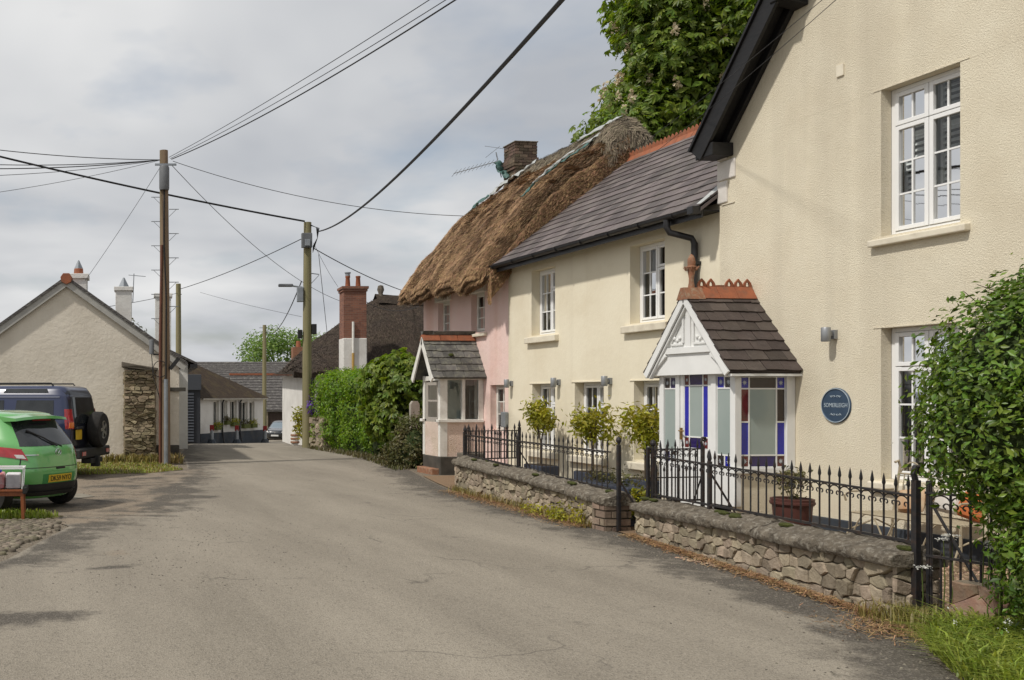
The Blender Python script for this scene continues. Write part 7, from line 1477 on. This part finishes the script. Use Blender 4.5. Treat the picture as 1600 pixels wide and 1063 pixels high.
blades('wall_weeds', scatter(700, lambda r: along(r, VA, VB, .02, .06), 14), .14, .006, M['grass_dry'], seed=8); blades('gate_weeds', scatter(700, lambda r: (r.normal(6.42, .12), r.normal(6.35, .14)), 15), .16, .004, M['grass_dry'], seed=9)
wp = thing('wall_weed', 'leafy weeds growing against the right end of the farther garden wall', 'weeds', (6.98, 12.0, 0)); P, d = shell([((.0, .1, .10), (.12, .30, .12)), ((.03, -.35, .16), (.07, .10, .16)), ((.0, .75, .08), (.08, .2, .09))], 520, 71, .2, 4, .04); leaves('foliage', P, d, .05, M['bay'], wp)
wy = thing('yellow_weed', 'yellow green spurge plants in the gap between the two garden walls', 'weeds', (7.62, 11.45, 0)); P, d = shell([((.05 * k, -.05 * k, .25 + .05 * (k % 3)), (.10, .14, .16)) for k in range(4)], 460, 72, .2, 4, .05); leaves('foliage', P, d, .075, M['bay'], wy)
P, d = shell([((9.35, 12.9 + .5 * k, .25), (.12, .3, .2)) for k in range(5)], 500, 73, .2, 4, .06); leaves('yard_weeds', P, d, .06, M['shrub'])
V = scatter(1500, lambda r: inpoly(r, [(8.0, 20.6), (8.5, 20.9), (9.3, 24.5), (9.3, 31), (8.9, 31), (8.6, 24.5)]), 17); blades('bank_weeds', V, .13, .010, M['shrub'], seed=10)
# gravel stones in the yard and loose chippings on the road
me_ = []
def pebbles(name, pts, s, m, seed):
    rg = np.random.default_rng(seed); n = len(pts); P = np.asarray(pts, float); base = np.array([(1, 0, 0), (0, 1, 0), (-1, 0, 0), (0, -1, 0), (0, 0, .7)]); f = np.array([(0, 1, 4), (1, 2, 4), (2, 3, 4), (3, 0, 4)]); a = rg.uniform(0, 6.28, n); S_ = s * rg.uniform(.4, 1.4, n); R_ = np.stack([np.stack([np.cos(a), -np.sin(a)], 1), np.stack([np.sin(a), np.cos(a)], 1)], 1)
    V = np.zeros((n, 5, 3)); V[:, :, :2] = np.einsum('nij,kj->nki', R_, base[:, :2]) * S_[:, None, None] * rg.uniform(.7, 1.2, (n, 5, 1)); V[:, :, 2] = base[None, :, 2] * S_[:, None]; V += P[:, None, :]
    F = (np.arange(n)[:, None, None] * 5 + f[None]).reshape(-1, 3); return tag(npmesh(name, V.reshape(-1, 3), F, m), kind='stuff')
M['pebble'] = mat('pebble', (.36, .25, .16), (.22, .16, .11), scale=2, rough=.9, island=.5, coord='pos')
M['chipping'] = mat('chipping', (.19, .165, .13), (.10, .088, .07), scale=2, rough=.9, island=.5, coord='pos')
pebbles('yard_pebbles', [(x, y, .006) for x, y, z in scatter(9000, lambda r: (r.uniform(6.6, 9.4), r.uniform(4.8, 9.2)), 21)], .016, M['pebble'], 1)
pebbles('road_chippings', [(x, y, gz(x, y) + .001) for x, y, z in scatter(2600, lambda r: (lambda y: (np.interp(y, RE[:, 0], RE[:, 1]) - abs(r.normal(0, .5)), y))(r.uniform(4.5, 24)), 22)] + [(x, y, .001) for x, y, z in scatter(2200, lambda r: (r.normal(1.4, 1.1), r.uniform(8, 20)), 23)], .009, M['chipping'], 2)
# ------------------------------------------------------------------ overhead lines
def cable(name, label, a, b, sag, r, m='cable'):
    a, b = Vector(a), Vector(b); o = MB().tube([a.lerp(b, t) - Vector((0, 0, 4 * sag * t * (1 - t))) for t in np.linspace(0, 1, 28)], r, 6, False).build(name, M[m], None, True); return tag(o, label, 'cable')
c2p = lambda dx, dz: cw(5.5 + dx, 32.6, dz); c1p = lambda dx, dz: cw(.44 + dx, 23.4, dz)
cable('overhead_cable', 'thick black cable climbing from the electricity pole to the upper right', pt(497, 362, 32.5), pt(1010, -150, 6), .42, .022)
cable('overhead_cable', 'thick black cable running from the electricity pole past the tall pole to the left', pt(476, 346, 32.5), pt(-430, 130, 27), .25, .032)
cable('overhead_cable', 'uppermost of the three wires rising right from the tall pole top', pt(264, 246, 23.3), pt(900, -150, 10), .10, .006)
cable('overhead_cable', 'middle of the three wires rising right from the tall pole top', pt(266, 248, 23.3), pt(930, -150, 10), .14, .006)
cable('overhead_cable', 'lowest and thickest of the three wires rising right from the tall pole top', pt(268, 249, 23.3), pt(945, -155, 10), .22, .011)
for k, (y, lab) in enumerate(((228, 'topmost thin wire leading left from the tall pole'), (256, 'dark level wire leading left from the tall pole'), (250, 'second level wire leading left from the tall pole'), (266, 'thin wire sloping gently down left from the tall pole'), (291, 'lowest thin wire sloping down left from the tall pole'))):
    cable('overhead_cable', lab, pt(252, 250, 23.4), pt(-160, y + (y - 250) * .7, 20), .12, (.010, .012, .010, .007, .006)[k], 'cable_thin')
cable('service_wire', 'thin wire from the tall pole to the pink cottage thatch', pt(270, 252, 23.4), pt(737, 338, 23.6), .30, .008, 'cable_thin')
cable('service_wire', 'thin wire from the tall pole down past the electricity pole to the brick chimney', pt(268, 258, 23.4), pt(530, 470, 37.5), .45, .008, 'cable_thin')
cable('service_wire', 'thin wire from the tall pole down to the gable cottage chimney', pt(250, 262, 23.4), pt(132, 440, 27), .05, .006, 'cable_thin')
cable('service_wire', 'wire from the electricity pole to the small far red chimney', pt(490, 388, 32.5), pt(640, 458, 42), .12, .016)
cable('service_wire', 'slanting wire from the electricity pole left to the mossy green pole', pt(470, 374, 32.5), pt(281, 452, 45), .12, .014)
cable('service_wire', 'thin wire from the mossy green pole to the white chimney on its left', pt(278, 458, 45), pt(150, 482, 36), .05, .012, 'cable_thin')
cable('service_wire', 'black cable dropping from the electricity pole to the distant pole', pt(471, 440, 32.6), pt(416, 520, 68), .70, .020)
cable('service_wire', 'steep wire from the electricity pole bracket down to the white house corner', pt(498, 398, 32.5), pt(511, 520, 36), .0, .010)
cable('service_wire', 'thin wire from the electricity pole to the tall brick chimney', pt(490, 380, 32.5), pt(528, 448, 37.8), .08, .007, 'cable_thin')
cable('service_wire', 'pale wire hanging across the dark thatch from the brick chimney', pt(566, 468, 38.2), pt(655, 478, 38.5), .32, .010, 'cable_thin')
cable('service_wire', 'upper of two thin wires crossing before the gabled house verge', pt(985, 238, 17), pt(1320, -30, 8.6), .05, .0035)
cable('service_wire', 'lower of two thin wires crossing before the gabled house verge', pt(985, 268, 17), pt(1340, -30, 8.7), .05, .0035)
cable('service_wire', 'fine far wire from the electricity pole toward the white chimneys', pt(471, 495, 32.6), pt(313, 457, 45), .05, .007, 'cable_thin')
sc.cycles.samples = 64
